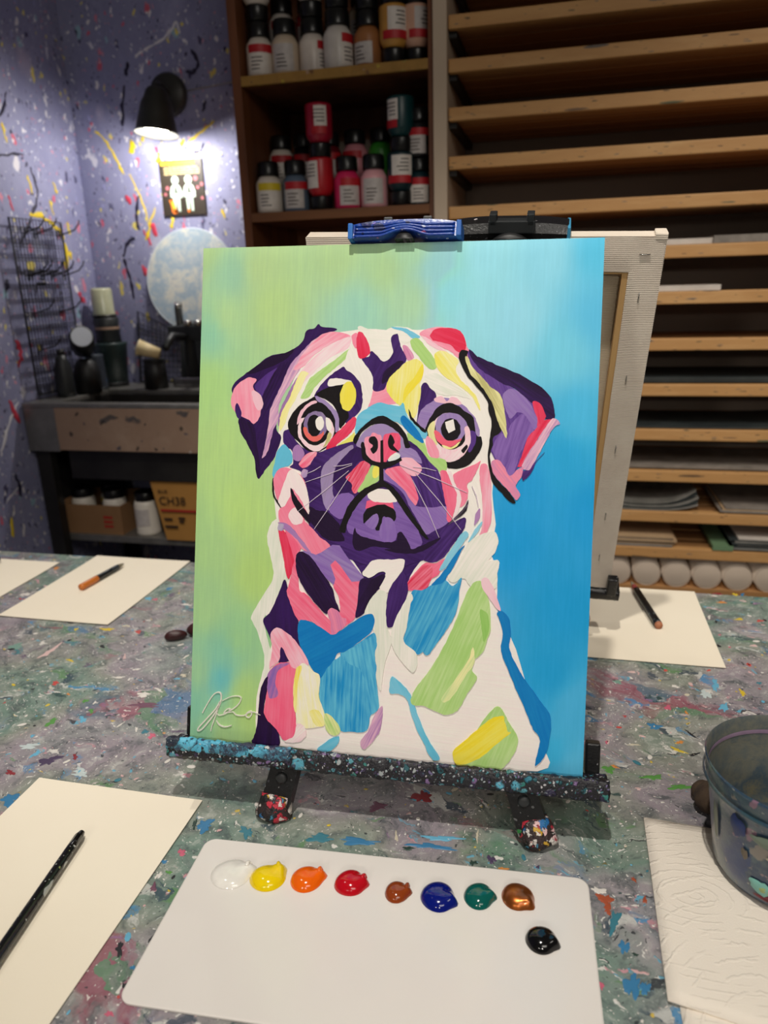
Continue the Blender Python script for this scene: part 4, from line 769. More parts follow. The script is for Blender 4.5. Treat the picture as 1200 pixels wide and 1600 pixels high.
# back wall (x, z)
for pts, r, c in [
    ([(-1.39, .985), (-1.36, .96), (-1.33, .90), (-1.31, .86)], .005, 'yellow'), ([(-1.275, .95), (-1.272, .915)], .010, 'yellow'),
    ([(-1.235, .97), (-1.232, .945)], .009, 'yellow'), ([(-1.29, .86), (-1.26, .78), (-1.245, .70)], .004, 'yellow'),
    ([(-1.22, .76), (-1.25, .70), (-1.262, .67)], .007, 'yellow'), ([(-1.19, .91), (-1.185, .885)], .010, 'yellow'),
    ([(-1.165, .735), (-1.17, .70)], .007, 'yellow'), ([(-1.09, .935), (-1.05, .955), (-1.0, .985)], .004, 'yellow'), ([(-1.115, .93), (-1.10, .942)], .010, 'yellow'),
    ([(-1.275, 1.10), (-1.29, 1.03), (-1.295, .99)], .006, 'navy'), ([(-1.255, 1.155), (-1.262, 1.12)], .008, 'navy'),
    ([(-1.05, 1.17), (-1.035, 1.13), (-1.055, 1.11), (-1.07, 1.12)], .006, 'navy'), ([(-1.02, 1.04), (-1.035, 1.01)], .006, 'navy'),
    ([(-1.075, .905), (-1.05, .91), (-1.04, .93)], .005, 'navy'), ([(-1.27, .80), (-1.285, .74), (-1.28, .70)], .006, 'navy'),
    ([(-1.35, .62), (-1.33, .66), (-1.30, .68)], .006, 'navy'), ([(-1.33, .50), (-1.335, .57), (-1.35, .62)], .006, 'navy'),
    ([(-1.20, 1.18), (-1.14, 1.20), (-1.10, 1.23)], .004, 'white'), ([(-1.12, 1.20), (-1.09, 1.24), (-1.08, 1.21)], .004, 'white'), ([(-1.23, 1.165), (-1.20, 1.18)], .005, 'white'),
    ([(-1.20, .93), (-1.185, .905)], .006, 'red'), ([(-1.31, .80), (-1.305, .775)], .008, 'red'), ([(-1.235, .72), (-1.225, .68)], .008, 'red'), ([(-1.27, .70), (-1.245, .655)], .006, 'red'), ([(-1.29, .60), (-1.265, .56)], .008, 'red'), ([(-1.00, .75), (-0.995, .72)], .006, 'yellow')]:
    drip(wb_, pts, r, c)
# left wall (y, z)
for pts, r, c in [
    ([(1.93, .735), (1.98, .735), (2.05, .70), (2.07, .65), (2.065, .58)], .010, 'yellow'), ([(2.10, .72), (2.105, .69)], .010, 'yellow'), ([(2.09, .64), (2.095, .62)], .009, 'yellow'),
    ([(1.83, 1.05), (1.84, 1.0), (1.86, .95)], .007, 'yellow'), ([(1.88, .96), (1.89, .91)], .006, 'yellow'), ([(1.95, .84), (1.96, .79)], .005, 'yellow'), ([(2.06, .83), (2.07, .80)], .006, 'yellow'), ([(2.03, .78), (2.04, .74)], .006, 'yellow'),
    ([(1.80, .93), (1.85, .95), (1.90, 1.0), (1.92, 1.04)], .005, 'navy'), ([(1.80, .86), (1.90, .885), (1.95, .89)], .005, 'navy'), ([(1.97, .86), (1.98, .79), (1.93, .72), (1.87, .65)], .006, 'navy'),
    ([(1.80, .56), (1.79, .53)], .009, 'navy'), ([(1.85, .60), (1.86, .57)], .006, 'navy'), ([(1.79, 1.25), (1.80, 1.18)], .006, 'navy'),
    ([(1.86, .78), (1.87, .74)], .006, 'red'), ([(1.79, .40), (1.80, .36), (1.785, .33)], .010, 'red'), ([(2.11, .52), (2.12, .49)], .010, 'red'), ([(1.72, .25), (1.75, .18)], .008, 'red'),
    ([(1.70, .05), (1.705, -.02)], .012, 'navy'), ([(1.66, .12), (1.72, .2), (1.76, .24)], .005, 'white'), ([(1.64, -.02), (1.72, .02)], .004, 'white'), ([(1.65, -.06), (1.645, -.12)], .006, 'yellow')]:
    drip(wl_, pts, r, c)

# ------------------------------------------------------------------ work table
tb = thing('work_table', 'large work table whose top is covered in splattered dried paint', 'table', (-.2, .55, ZF))
DZ = -ZF
top = MB().bbox(-1.2, 1.25, -.70, .7075, DZ - .036, DZ, .002).build('table_top', M['table'], tb)
for sx in (-1.12, 1.17):
    for sy in (-.62, .63):
        MB().bbox(sx - .03, sx + .03, sy - .03, sy + .03, 0, DZ - .036, .003).build('leg', M['slat'], tb)
SM = {k: flat('dried_drop_' + n, tuple(c * .86 + 110 * .14 for c in SPLAT_COLOURS[k])) for k, n in dict(YE='yellow', RE='red', WH='white', PW='pale_pink', OR='orange', GR='green', SK='sky', LW='pale_blue', PU='violet', DR='crimson', MA='mauve', PI='pink', TE='teal', GT='sage', BL='blue', CR='cream', BK='black', DG='bottle_green', RU='rust', OL='olive').items()}
def blob(n, jag):
    ph = [random.uniform(0, 6.28) for _ in range(4)]
    return [1 + jag * (.5 * math.sin(2 * a + ph[0]) + .5 * math.sin(3 * a + ph[1]) + .45 * math.sin(5 * a + ph[2]) + .35 * math.sin(8 * a + ph[3])) for a in [2 * PI * i / n for i in range(n)]]
def splat_piece(x, y, ax, ay, bx, by, k, hgt=.0006):
    n = 34; rr = blob(n, .42); m = MB(); vs = []; base = Vector((x + .2, y - .55, DZ))
    for s, z in ((1, -.0004), (1, hgt * .35), (.7, hgt)):
        for i in range(n):
            a = 2 * PI * i / n; r = rr[i] * s * random.uniform(.9, 1.1)
            vs.append(base + Vector((ax * math.cos(a) * r + bx * math.sin(a) * r, ay * math.cos(a) * r + by * math.sin(a) * r, z)))
    fs = [(q * n + i, q * n + (i + 1) % n, (q + 1) * n + (i + 1) % n, (q + 1) * n + i) for q in (0, 1) for i in range(n)] + [[2 * n + i for i in range(n)]]
    m.add(vs, fs, False)
    return m.build('paint_drop', SM[k], tb)
for s_ in SPLATS: splat_piece(*s_)
# fine spatter nobody could count
sp = MB()
for i in range(600):
    x = random.uniform(-1.1, .75) + .2; y = random.uniform(.33, 1.25) - .55
    r = random.choice((.0008, .0010, .0014, .0020, .0028)) * random.uniform(.7, 1.2)
    n = 7; a0 = random.uniform(0, 6); st = random.uniform(1, 2.2)
    vs = [(x + r * st * math.cos(a0) * math.cos(2 * PI * k / n) - r * math.sin(a0) * math.sin(2 * PI * k / n), y + r * st * math.sin(a0) * math.cos(2 * PI * k / n) + r * math.cos(a0) * math.sin(2 * PI * k / n), DZ + .0004) for k in range(n)]
    sp.add(vs + [(x, y, DZ + .0009)], [(k, (k + 1) % n, n) for k in range(n)])
spo = sp.build('paint_spatter', [SM['WH'], SM['CR'], SM['PW'], SM['SK'], SM['BK'], SM['YE'], SM['RE'], SM['TE']], tb)
spo['kind'] = 'stuff'
_idx = []
for i in range(600): _idx += [random.choice((0, 0, 0, 0, 0, 1, 1, 2, 3, 4, 4, 5, 6, 7))] * 7
spo.data.polygons.foreach_set('material_index', _idx)

# ------------------------------------------------------------------ paint cabinet
CX0, CX1 = -.787, -.302
cb = thing('paint_cabinet', 'brown open wooden cabinet with two shelves of paint bottles', 'cabinet', ((CX0 + CX1) / 2, YF, ZF))
def cbx(name, x0, x1, y0, y1, z0, z1, mat, b=.0015):
    o = cb.location; return MB().bbox(x0 - o.x, x1 - o.x, y0 - o.y, y1 - o.y, z0 - o.z, z1 - o.z, b).build(name, mat, cb)
cbx('side_panel', CX0, CX0 + .022, YF, YB - .002, ZF, 1.6, M['cabinet'])
cbx('side_panel', CX1 - .012, CX1, YF, YB - .002, ZF, 1.6, M['cabinet'])
cbx('back_panel', CX0 + .022, CX1 - .012, YB - .012, YB - .002, ZF, 1.6, M['cabinet'], .001)
for z, m, m2 in ((1.001, M['cab_edge'], M['cabinet']), (.699, M['shelf_low'], M['cabinet']), (.38, M['shelf_low'], M['cabinet']), (1.32, M['cab_edge'], M['cabinet'])):
    cbx('shelf', CX0 + .022, CX1 - .012, YF + .012, YB - .012, z - .02, z, m2)
    cbx('shelf_edge', CX0 + .022, CX1 - .012, YF + .001, YF + .012, z - .021, z + .0005, m)
cbx('rear_ledge', CX0 + .03, CX1 - .02, 1.965, YB - .014, .699, .775, M['cabinet'])
cbx('rear_ledge', CX0 + .03, CX1 - .02, 1.958, YB - .014, 1.001, 1.075, M['cabinet'])
cbx('back_strip', -.70, CX1 - .014, YB - .03, YB - .013, .845, .90, M['rack_back'])

BR_, BH, CR_, CH = .0325, .086, .0265, .033
LBL = {'grey': pm('grey_label', (206, 198, 194), (190, 182, 178), 60, .5), 'white': pm('white_label', (232, 224, 216), (220, 210, 202), 60, .5), 'red': pm('red_label_band', (190, 28, 38), (176, 22, 34), 60, .5), 'yellow': pm('yellow_label_band', (226, 200, 40), (214, 186, 34), 60, .5)}
BC = {n: pm(n + '_bottle_paint', c, None, 20, .35) for n, c in dict(white=(234, 222, 210), beige=(216, 196, 172), cream=(238, 224, 200), greywhite=(222, 214, 206), ochre=(206, 150, 70), brown=(170, 112, 66), peach=(224, 176, 150), slate=(96, 112, 132), red=(196, 28, 40), crimson=(170, 20, 50), hotpink=(220, 40, 96), pink=(236, 172, 178), teal=(16, 62, 66), darkteal=(14, 44, 52), black=(24, 24, 28), rose=(216, 140, 150), green=(60, 150, 50), darkred=(110, 18, 32)).items()}
def bottle(label, x, y, z, body, flip=False, band='red', tag_='white', turn=0.0, band_z=.6, span=1.0, s=1.0, rot=None):
    t = thing('paint_bottle', label, 'bottle', (x, y, z), 0, 'paint bottles in the brown cabinet')
    face = math.atan2(-y, -x) + turn
    H = (BH + CH) * s
    Mx = Matrix.Scale(s, 4) if not flip else Matrix.Translation((0, 0, H)) @ Matrix.Scale(s, 4) @ Matrix.Rotation(PI, 4, Vector((math.cos(face), math.sin(face), 0)))
    MB().lathe([(BR_ - .004, 0), (BR_ - .001, .002), (BR_, .006), (BR_, BH - .020), (BR_ - .002, BH - .013), (BR_ - .007, BH - .006), (CR_ - .004, BH)], 24, Mx).build('bottle_body', BC[body], t)
    MB().lathe([(CR_, BH), (CR_ + .0005, BH + .004), (CR_, BH + CH - .004), (CR_ - .003, BH + CH)], 24, Mx).build('cap', M['cap'], t)
    # label panel and colour band, wrapped round the side that shows
    lb = MB().wedge(BR_ + .0001, face - span, face + span * .6, .008, BH * band_z - .0, 12, .0005, Mx).build('label', LBL[tag_], t)
    if band: MB().wedge(BR_ + .0004, face - span * .9, face + span, BH * band_z, BH * band_z + .017, 12, .0006, Mx).build('label_band', LBL[band], t)
    for k in range(4):
        zz = .016 + k * .008
        MB().wedge(BR_ + .0007, face - span * .7, face - span * .7 + random.uniform(.5, .9), zz, zz + .0022, 6, .0003, Mx).build('printed_line', M['ink'], lb)
    return t
Z1, Z2 = 1.0015, .6995
hb = (BH + CH)
bottle('white bottle with red band under a flipped one, far left of the upper shelf', -.7305, 1.9, Z1, 'white')
bottle('flipped white bottle with red band on top of the far left upper bottle', -.7305, 1.9, Z1 + hb, 'white', True)
bottle('single beige bottle with pale label, second on the upper shelf', -.666, 1.9, Z1, 'beige', band=None, tag_='grey', band_z=.75)
bottle('white bottle with small red patch, third on the upper shelf', -.602, 1.915, Z1, 'white', turn=.9, span=.6)
bottle('flipped white bottle standing on the third upper shelf bottle', -.602, 1.915, Z1 + hb, 'cream', True, turn=.9, span=.6)
bottle('large greyish white bottle with red band at its right, upper shelf middle', -.534, 1.897, Z1, 'greywhite', turn=.9, span=.7, s=1.06)
bottle('flipped black bottle on the large greyish white upper bottle', -.534, 1.897, Z1 + hb * 1.06, 'black', True, band=None, tag_='grey', turn=1.4)
bottle('brown bottle with dull grey label, fifth on the upper shelf', -.464, 1.905, Z1, 'brown', band=None, tag_='grey', turn=-.3)
bottle('flipped ochre bottle with dark red base above the brown bottle', -.464, 1.905, Z1 + hb, 'ochre', True, turn=.2, band_z=.75)
bottle('flipped ochre bottle with white label and red band, upper shelf right', -.400, 1.893, Z1, 'ochre', True, turn=.2, band_z=.62)
bottle('flipped crimson bottle resting on the flipped ochre one', -.400, 1.893, Z1 + hb, 'crimson', True)
bottle('flipped peach bottle with pink label at the right end of the upper shelf', -.3505 - .0, 1.91, Z1, 'peach', True, turn=.5, tag_='grey')
bottle('flipped dark red bottle on the peach one, upper right corner', -.3505, 1.91, Z1 + hb, 'darkred', True)
bottle('grey bottle with red band on the rear ledge, upper left', -.705, 2.0, 1.0755, 'greywhite', tag_='grey')
bottle('dark red bottle on the rear ledge behind the beige bottle', -.635, 2.0, 1.0755, 'darkred', tag_='grey')
bottle('pale bottle on the rear ledge behind the large greyish white bottle', -.50, 2.0, 1.0755, 'beige', band=None, tag_='grey')
bottle('flipped beige bottle with dark red band at the rear upper right', -.425, 2.0, 1.0755, 'beige', True)
bottle('white bottle with yellow band, far left front of the lower shelf', -.7285, 1.893, Z2, 'white', band='yellow', tag_='white')
bottle('slate blue bottle with red band and grey label, second on the lower shelf', -.660, 1.90, Z2, 'slate', tag_='grey')
bottle('flipped bright red bottle at the bottom of a stack of two', -.592, 1.893, Z2, 'red', True, band=None, turn=-.9, span=.7, band_z=.8)
bottle('flipped crimson bottle with pale label on top of the bright red one', -.590, 1.895, Z2 + hb, 'crimson', True, band='red', turn=0, span=.6)
bottle('hot pink bottle with red band in the middle of the lower shelf', -.5245, 1.893, Z2, 'hotpink', tag_='grey', turn=.4)
bottle('light pink bottle beside the hot pink one', -.457, 1.893, Z2, 'pink', tag_='grey', turn=.1, band=None, band_z=.75)
bottle('flipped dark teal bottle with red band, bottom of the right stack', -.390, 1.893, Z2, 'darkteal', True, turn=-.1, tag_='white')
bottle('flipped teal bottle with two pale labels on top of the dark teal one', -.388, 1.895, Z2 + hb, 'teal', True, turn=-.8, span=.6)
bottle('dark teal upright bottle with red band at the right end of the lower shelf', -.3485 + .0, 1.96 - .05, Z2, 'darkteal', turn=.2, s=.9)
bottle('black bottle with red band stacked at the right end of the lower shelf', -.3485, 1.91, Z2 + hb * .9, 'black', tag_='grey', s=.9)
ZR = .7755
bottle('white bottle wrapped in red on the rear ledge, lower left', -.731, 2.005, ZR, 'white', tag_='white', band_z=.62)
bottle('black bottle with red band on the rear ledge, second from left', -.668, 2.005, ZR, 'black')
bottle('dark red bottle on the rear ledge behind the crimson one', -.600, 2.005, ZR, 'darkred', tag_='grey')
bottle('rose bottle on the rear ledge behind the hot pink one', -.531, 2.005, ZR, 'rose', tag_='grey', turn=-.5)
bottle('bright green bottle on the rear ledge', -.463, 2.005, ZR, 'green', band=None, turn=-1.2, span=.6)

# ------------------------------------------------------------------ drying rack
rk = thing('drying_rack', 'tall wooden drying rack with many narrow slatted shelves', 'rack', (.4, YF, ZF))
def rkx(name, x0, x1, y0, y1, z0, z1, mat, b=.0015):
    o = rk.location; return MB().bbox(x0 - o.x, x1 - o.x, y0 - o.y, y1 - o.y, z0 - o.z, z1 - o.z, b).build(name, mat, rk)
rkx('side_panel', -.301, -.270, YF - .012, YB - .002, ZF, 1.6, M['white_panel'])
rkx('side_panel', 1.07, 1.10, YF - .012, YB - .002, ZF, 1.6, M['white_panel'])
rkx('back_panel', -.268, 1.07, YB - .014, YB - .002, ZF, 1.6, M['rack_back'])
RZ = [1.275, 1.17, 1.066, .981, .884, .783, .676, .572, .472, .368, .262, .155, .052, -.052, -.147]
for i, z in enumerate(RZ):
    rkx('front_rail', -.268, 1.068, YF, YF + .02, z - .014, z + .014, M['rail'], .003)
    for k in range(4):
        y0 = YF + .026 + k * .078
        rkx('shelf_slat', -.268, 1.068, y0, y0 + .066, z - .010, z + .006, M['slat'], .002)
    rkx('bracket', -.269, -.252, YF + .02, YB - .016, z - .026, z - .0115, M['black'], .001)
    rkx('bracket', 1.052, 1.069, YF + .02, YB - .016, z - .026, z - .0115, M['black'], .001)
rkx('bottom_board', -.268, 1.068, YF + .01, YB - .016, -.262, -.242, M['slat'])

def sheets(name, label, cat, x0, x1, z, n, th, mat, y0=YF + .004, depth=.22, jit=.008, curl=0.0, group=None):
    """a short pile of boards or sheets on a rack shelf"""
    t = thing(name, label, cat, ((x0 + x1) / 2, y0, z), 0, group)
    zz = 0
    for k in range(n):
        dx, dy = random.uniform(-jit, jit), random.uniform(0, jit)
        w = (x1 - x0) / 2
        m = MB(); nx = 10; vs = []; 
        for s in (0, 1):
            for j in (0, 1):
                for i in range(nx + 1):
                    u = i / nx
                    zc = zz + s * th + curl * (abs(u - .45) * 2) ** 3 * (1 + .3 * k) + .0005
                    vs.append((-w + 2 * w * u + dx, dy + j * depth, zc))
        q = nx + 1; fs = []
        for i in range(nx):
            fs += [(2 * q + i, 2 * q + i + 1, 3 * q + i + 1, 3 * q + i), (i + 1, i, q + i, q + i + 1), (i, i + 1, 2 * q + i + 1, 2 * q + i), (q + i + 1, q + i, 3 * q + i, 3 * q + i + 1)]
        fs += [(0, 2 * q, 3 * q, q), (nx, q + nx, 3 * q + nx, 2 * q + nx)]
        m.add(vs, fs)
        m.build('sheet', mat[k % len(mat)] if isinstance(mat, list) else mat, t)
        zz += th
    return t
BW = pm('white_canvas_board', (214, 204, 194), (196, 186, 176), 20, .7)
BG_ = pm('grey_board', (150, 140, 130), (120, 112, 104), 20, .7)
DK = pm('dark_painted_sheet', (44, 50, 52), (66, 72, 72), 12, .35)
DK2 = pm('dark_brown_sheet', (60, 50, 44), (84, 72, 62), 12, .6)
PL = pm('clear_film_sheet', (110, 108, 102), (150, 146, 140), 14, .25)
TAN = pm('tan_paper', (190, 160, 124), (176, 146, 112), 10, .7)
GRN = pm('green_card', (110, 140, 104), (96, 126, 92), 10, .7)
R6 = lambda i: RZ[i] + .0142
sheets('canvas_board', 'thin white canvas board on the rack just right of the blank canvas', 'board', .17, .3195, R6(7), 1, .012, BW, YF + .001)
sheets('canvas_board', 'worn grey board beside the thin white one on the rack', 'board', .326, .60, R6(7), 1, .016, BG_, YF + .001)
sheets('canvas_board', 'long white board lying one shelf lower on the rack', 'board', .10, .343, R6(8), 1, .012, BW, YF + .001)
sheets('painted_sheet', 'dark greyish sheets with curled rear on the mid rack shelf', 'sheets', .12, .56, R6(11), 2, .003, [BG_, DK], YF + .001, curl=.004)
sheets('painted_sheet', 'dark painted sheet lying on the rack shelf below a bare one', 'sheets', .10, .60, R6(10), 2, .006, DK, YF + .03)
sheets('painted_sheet', 'dull brown sheet on the rack shelf above the film sheets', 'sheets', .12, .62, R6(12), 2, .004, [DK2, BG_], YF + .012)
sheets('film_sheet', 'curling clear film sheets on a low rack shelf', 'sheets', .13, .345, R6(13), 5, .004, [PL, DK], YF + .004, curl=.012)
sheets('paper_pile', 'pinkish grey paper pile at the right of the low rack shelf', 'paper', .40, .62, R6(13), 4, .004, [TAN, BG_], YF - .004)
sheets('paper_pile', 'neat beige paper pile on the lowest rack shelf', 'paper', .11, .30, R6(14), 6, .0045, [BG_, TAN], YF + .002)
sheets('card_sheet', 'small green card poking out of the lowest rack shelf', 'card', .385, .432, R6(14), 1, .012, GRN, YF - .004)
sheets('painted_sheet', 'messy pile of dark sheets with white edges at the lowest rack shelf', 'sheets', .437, .66, R6(14), 8, .004, [DK, PL, DK, BW], YF - .006, jit=.014)
TUBE = pm('white_tube_cardboard', (214, 196, 178), (204, 186, 168), 9, .6)
for i, (x, z) in enumerate([(.0942, -.207), (.1665, -.207), (.2395, -.207), (.312, -.207), (.3845, -.2065), (.4565, -.2065), (.529, -.2065)]):
    where = ['leftmost', 'second from left', 'third from left', 'fourth from left', 'fifth from left', 'sixth from left', 'rightmost'][i]
    t = thing('cardboard_tube', 'white capped cardboard tube under the rack, %s of the row' % where, 'tube', (x, YF + .01, -.2415), 0, 'tubes under the rack')
    Mr = Matrix.Translation((0, 0, .0345)) @ Matrix.Rotation(-PI / 2, 4, 'X')
    MB().lathe([(.0335, .004), (.0342, .0), (.0342, .28)], 28, Mr, cap0=False).build('tube_wall', TUBE, t)
    MB().lathe([(.0332, .006), (.0332, .003), (.030, .002), (.0, .0015)], 28, Mr, cap0=False, cap1=False).build('end_cap', TUBE, t)

# ------------------------------------------------------------------ sink corner
sk = thing('sink', 'stained steel utility sink with a board apron in the corner', 'sink', (-1.125, 1.76, ZF))
def skx(name, x0, x1, y0, y1, z0, z1, mat, b=.002):
    o = sk.location; return MB().bbox(x0 - o.x, x1 - o.x, y0 - o.y, y1 - o.y, z0 - o.z, z1 - o.z, b).build(name, mat, sk)
SX0, SX1, SY0, SY1, SZ = -1.455, -.80, 1.76, 2.19, .234
skx('rim', SX0, SX1, SY0, SY0 + .035, SZ - .012, SZ, M['steel'])
skx('rim', SX0, SX0 + .10, SY0 + .035, SY1, SZ - .012, SZ, M['steel'])
skx('rim', SX0 + .10, SX1, 2.03, SY1, SZ - .012, SZ, M['steel'])
skx('rim', SX1 - .02, SX1, SY0 + .035, 2.03, SZ - .012, SZ, M['steel'])
skx('basin_wall', SX0 + .10, SX0 + .11, SY0 + .035, 2.03, .02, SZ - .012, M['basin'])
skx('basin_wall', SX0 + .11, SX1 - .02, 2.02, 2.03, .02, SZ - .012, M['basin'])
skx('basin_wall', SX0 + .11, SX1 - .02, SY0 + .033, SY0 + .043, .02, SZ - .012, M['basin'])
skx('basin_floor', SX0 + .10, SX1 - .02, SY0 + .033, 2.03, .012, .022, M['basin'])
skx('apron_plate', SX0, SX0 + .10, SY0 + .002, SY0 + .014, .098, SZ - .012, M['steel'])
skx('apron_board', SX0 + .101, SX1, SY0 + .0, SY0 + .016, .103, SZ - .012, M['apron'])
skx('leg', SX0 + .004, SX0 + .05, SY0 + .02, SY0 + .05, ZF, .1, M['basin'])
skx('leg', SX1 - .05, SX1 - .01, SY0 + .02, SY0 + .05, ZF, .1, M['basin'])
skx('leg', SX0 + .004, SX0 + .04, 2.14, 2.18, ZF, SZ - .012, M['basin'])
skx('leg', SX1 - .05, SX1 - .01, 2.14, 2.18, ZF, SZ - .012, M['basin'])
skx('side_sheet', SX0 + .001, SX0 + .004, SY0 + .05, 2.14, -.17, SZ - .02, M['basin'], .0005)
skx('lower_shelf', SX0 + .005, SX1, SY0 + .052, 2.139, -.185, -.165, M['steel'])
ZS = -.165
fc = thing('faucet', 'worn chrome faucet with round knobs at the back of the sink', 'faucet', (-1.10, 2.10, SZ))
MB().bbox(-.06, .07, -.02, .02, .0, .03, .004).build('base', M['chrome'], fc)
MB().lathe([(.018, .03), (.016, .17), (.02, .175), (.02, .19)], 16).build('stem', M['soot'], fc)
MB().bbox(-.055, .06, -.03, .03, .14, .185, .006).build('valve_body', M['soot'], fc)
MB().tube([(-.025, 0, .18), (-.026, 0, .24), (-.022, -.005, .245)], .012, 10).build('spout_pipe', M['chrome'], fc)
for x in (.012, .045): MB().lathe([(.0, .0), (.014, .002), (.014, .014), (.008, .018)], 14, Matrix.Translation((x, -.02, .183))).build('knob', M['chrome'], fc)
MB().tube([(0, -.02, .15), (0, -.10, .16), (0, -.15, .13)], .011, 10).build('spout', M['soot'], fc)

def lathe_thing(name, label, cat, loc, parts, rot=None):
    t = thing(name, label, cat, loc)
    if rot: t.rotation_euler = rot
    for pn, prof, mat, kw in parts: MB().lathe(prof, 24, None, **kw).build(pn, mat, t)
    return t
TEALB = splat('dark_teal_stained', [(38, 52, 54), (50, 66, 66), (28, 36, 40)], [(40, .3, .3, .1, .6, [(70, 96, 94), (24, 28, 32)])], base_scale=12, rough=.35)
lathe_thing('plastic_bucket', 'dark teal stained bucket carrying the stacked jars by the sink', 'bucket', (-1.385, 2.118, SZ),
    [('bucket_body', [(.040, 0), (.050, .125), (.052, .13), (.052, .135), (.046, .135)], TEALB, {}), ('base_ring', [(.042, 0), (.043, .012), (.041, .014)], M['black'], {})])
lathe_thing('paint_can', 'dark ringed can between the teal bucket and the glass jar', 'can', (-1.388, 2.120, SZ + .1355),
    [('can_body', [(.036, 0), (.038, .004), (.036, .03), (.038, .034), (.036, .05), (.038, .072), (.034, .076)], M['soot'], {}), ('label', [(.0372, .036), (.0372, .048)], pm('faded_peach_label', (170, 140, 120)), dict(cap0=False, cap1=False))])
lathe_thing('glass_jar', 'upturned cloudy glass jar on top of the stack by the sink', 'jar', (-1.392, 2.120, SZ + .2118),
    [('jar_body', [(.034, 0), (.035, .01), (.032, .02), (.032, .08), (.028, .088)], M['glass'], {}), ('rim_ring', [(.0355, .0), (.0365, .004), (.0355, .009)], M['basin'], {})])
TIN = splat('tin_with_paint_smears', [(50, 58, 64), (66, 72, 84), (44, 50, 58)], [(30, .35, .4, .1, .9, [(220, 180, 50), (110, 100, 140), (70, 90, 120), (200, 200, 190)])], base_scale=15, rough=.4)
lathe_thing('paint_tin', 'leaning grey tin with a yellow paint smear in front of the bucket', 'tin', (-1.392, 2.036, SZ),
    [('tin_body', [(.030, 0), (.031, .004), (.026, .10), (.027, .105), (.024, .106)], TIN, {}), ('base_ring', [(.031, 0), (.0325, .003), (.031, .006)], M['soot'], {})])
jg = thing('plastic_jug', 'black jug tipped over showing its pale round end, by the left wall', 'jug', (-1.372, 1.960, SZ))
Mj = Matrix.Translation((0, 0, .15)) @ Matrix.Rotation(math.radians(-55), 4, 'Z') @ Matrix.Rotation(math.radians(68), 4, 'Y')
MB().lathe([(.030, -.05), (.034, -.045), (.034, .04), (.030, .044)], 24, Mj).build('jug_body', M['soot'], jg)
MB().lathe([(.029, .0442), (.029, .047)], 24, Mj).build('round_lid', pm('pale_lid', (190, 195, 205)), jg)
MB().lathe([(.036, 0), (.038, .06), (.030, .09), (.018, .10)], 24).build('stand_pot', M['black'], jg)
lathe_thing('dark_bottle', 'black stained bottle below the wire grid at the sink edge', 'bottle', (-1.396, 1.885, SZ),
    [('bottle_body', [(.024, 0), (.026, .02), (.025, .08), (.017, .105), (.012, .12)], M['soot'], {}), ('neck', [(.011, .12), (.011, .135)], M['black'], {})])
cr = thing('mesh_basket', 'dark mesh drainer leaning behind the sink', 'basket', (-1.24, 2.15, SZ))
for i in range(11): MB().tube([(-.07 + i * .014, .0, .01), (-.07 + i * .014, .035, .215 - abs(i - 1) * .008)], .0013, 5).build('wire', M['wire'], cr)
for i in range(11): MB().tube([(-.075, .004 + i * .0028, .02 + i * .017), (.075, .004 + i * .0028, .02 + i * .017 - (.0 if i < 7 else (i - 6) * .014))], .0013, 5).build('wire', M['wire'], cr)
MB().tube([(-.075, .0, .008), (-.075, .036, .225), (.075, .036, .15), (.075, .0, .008), (-.075, .0, .008)], .003, 6).build('frame', M['wire'], cr)
lathe_thing('black_pot', 'squat black pot at the sink edge under the cream cup', 'pot', (-1.205, 2.06, SZ),
    [('pot_body', [(.036, 0), (.034, .05), (.030, .085), (.026, .085)], M['black'], {}), ('pot_rim', [(.031, .083), (.032, .086), (.029, .089)], M['soot'], {})])
cc_ = thing('paper_cup', 'cream paper cup lying tilted on the black pot', 'cup', (-1.205, 2.045, SZ + .0895))
Mc = Matrix.Translation((.0, 0, .0245)) @ Matrix.Rotation(math.radians(20), 4, 'Z') @ Matrix.Rotation(math.radians(-70), 4, 'Y')
MB().lathe([(.016, -.03), (.024, .035), (.0225, .035), (.015, -.028)], 20, Mc, cap0=True, cap1=False).build('cup_wall', pm('cream_paper_cup', (226, 206, 160), (210, 190, 144)), cc_)
MB().lathe([(.0245, .033), (.0258, .035), (.0245, .037)], 20, Mc, cap0=False, cap1=False).build('rolled_rim', pm('cream_rim', (230, 212, 170)), cc_)
lathe_thing('dark_mug', 'round black stained mug at the right end of the sink', 'mug', (-.98, 2.08, SZ),
    [('mug_body', [(.026, 0), (.042, .018), (.046, .045), (.038, .075), (.034, .08), (.030, .07)], M['soot'], dict(cap1=False)), ('inside', [(.0, .02), (.030, .02), (.032, .069)], M['black'], dict(cap0=False, cap1=False))])

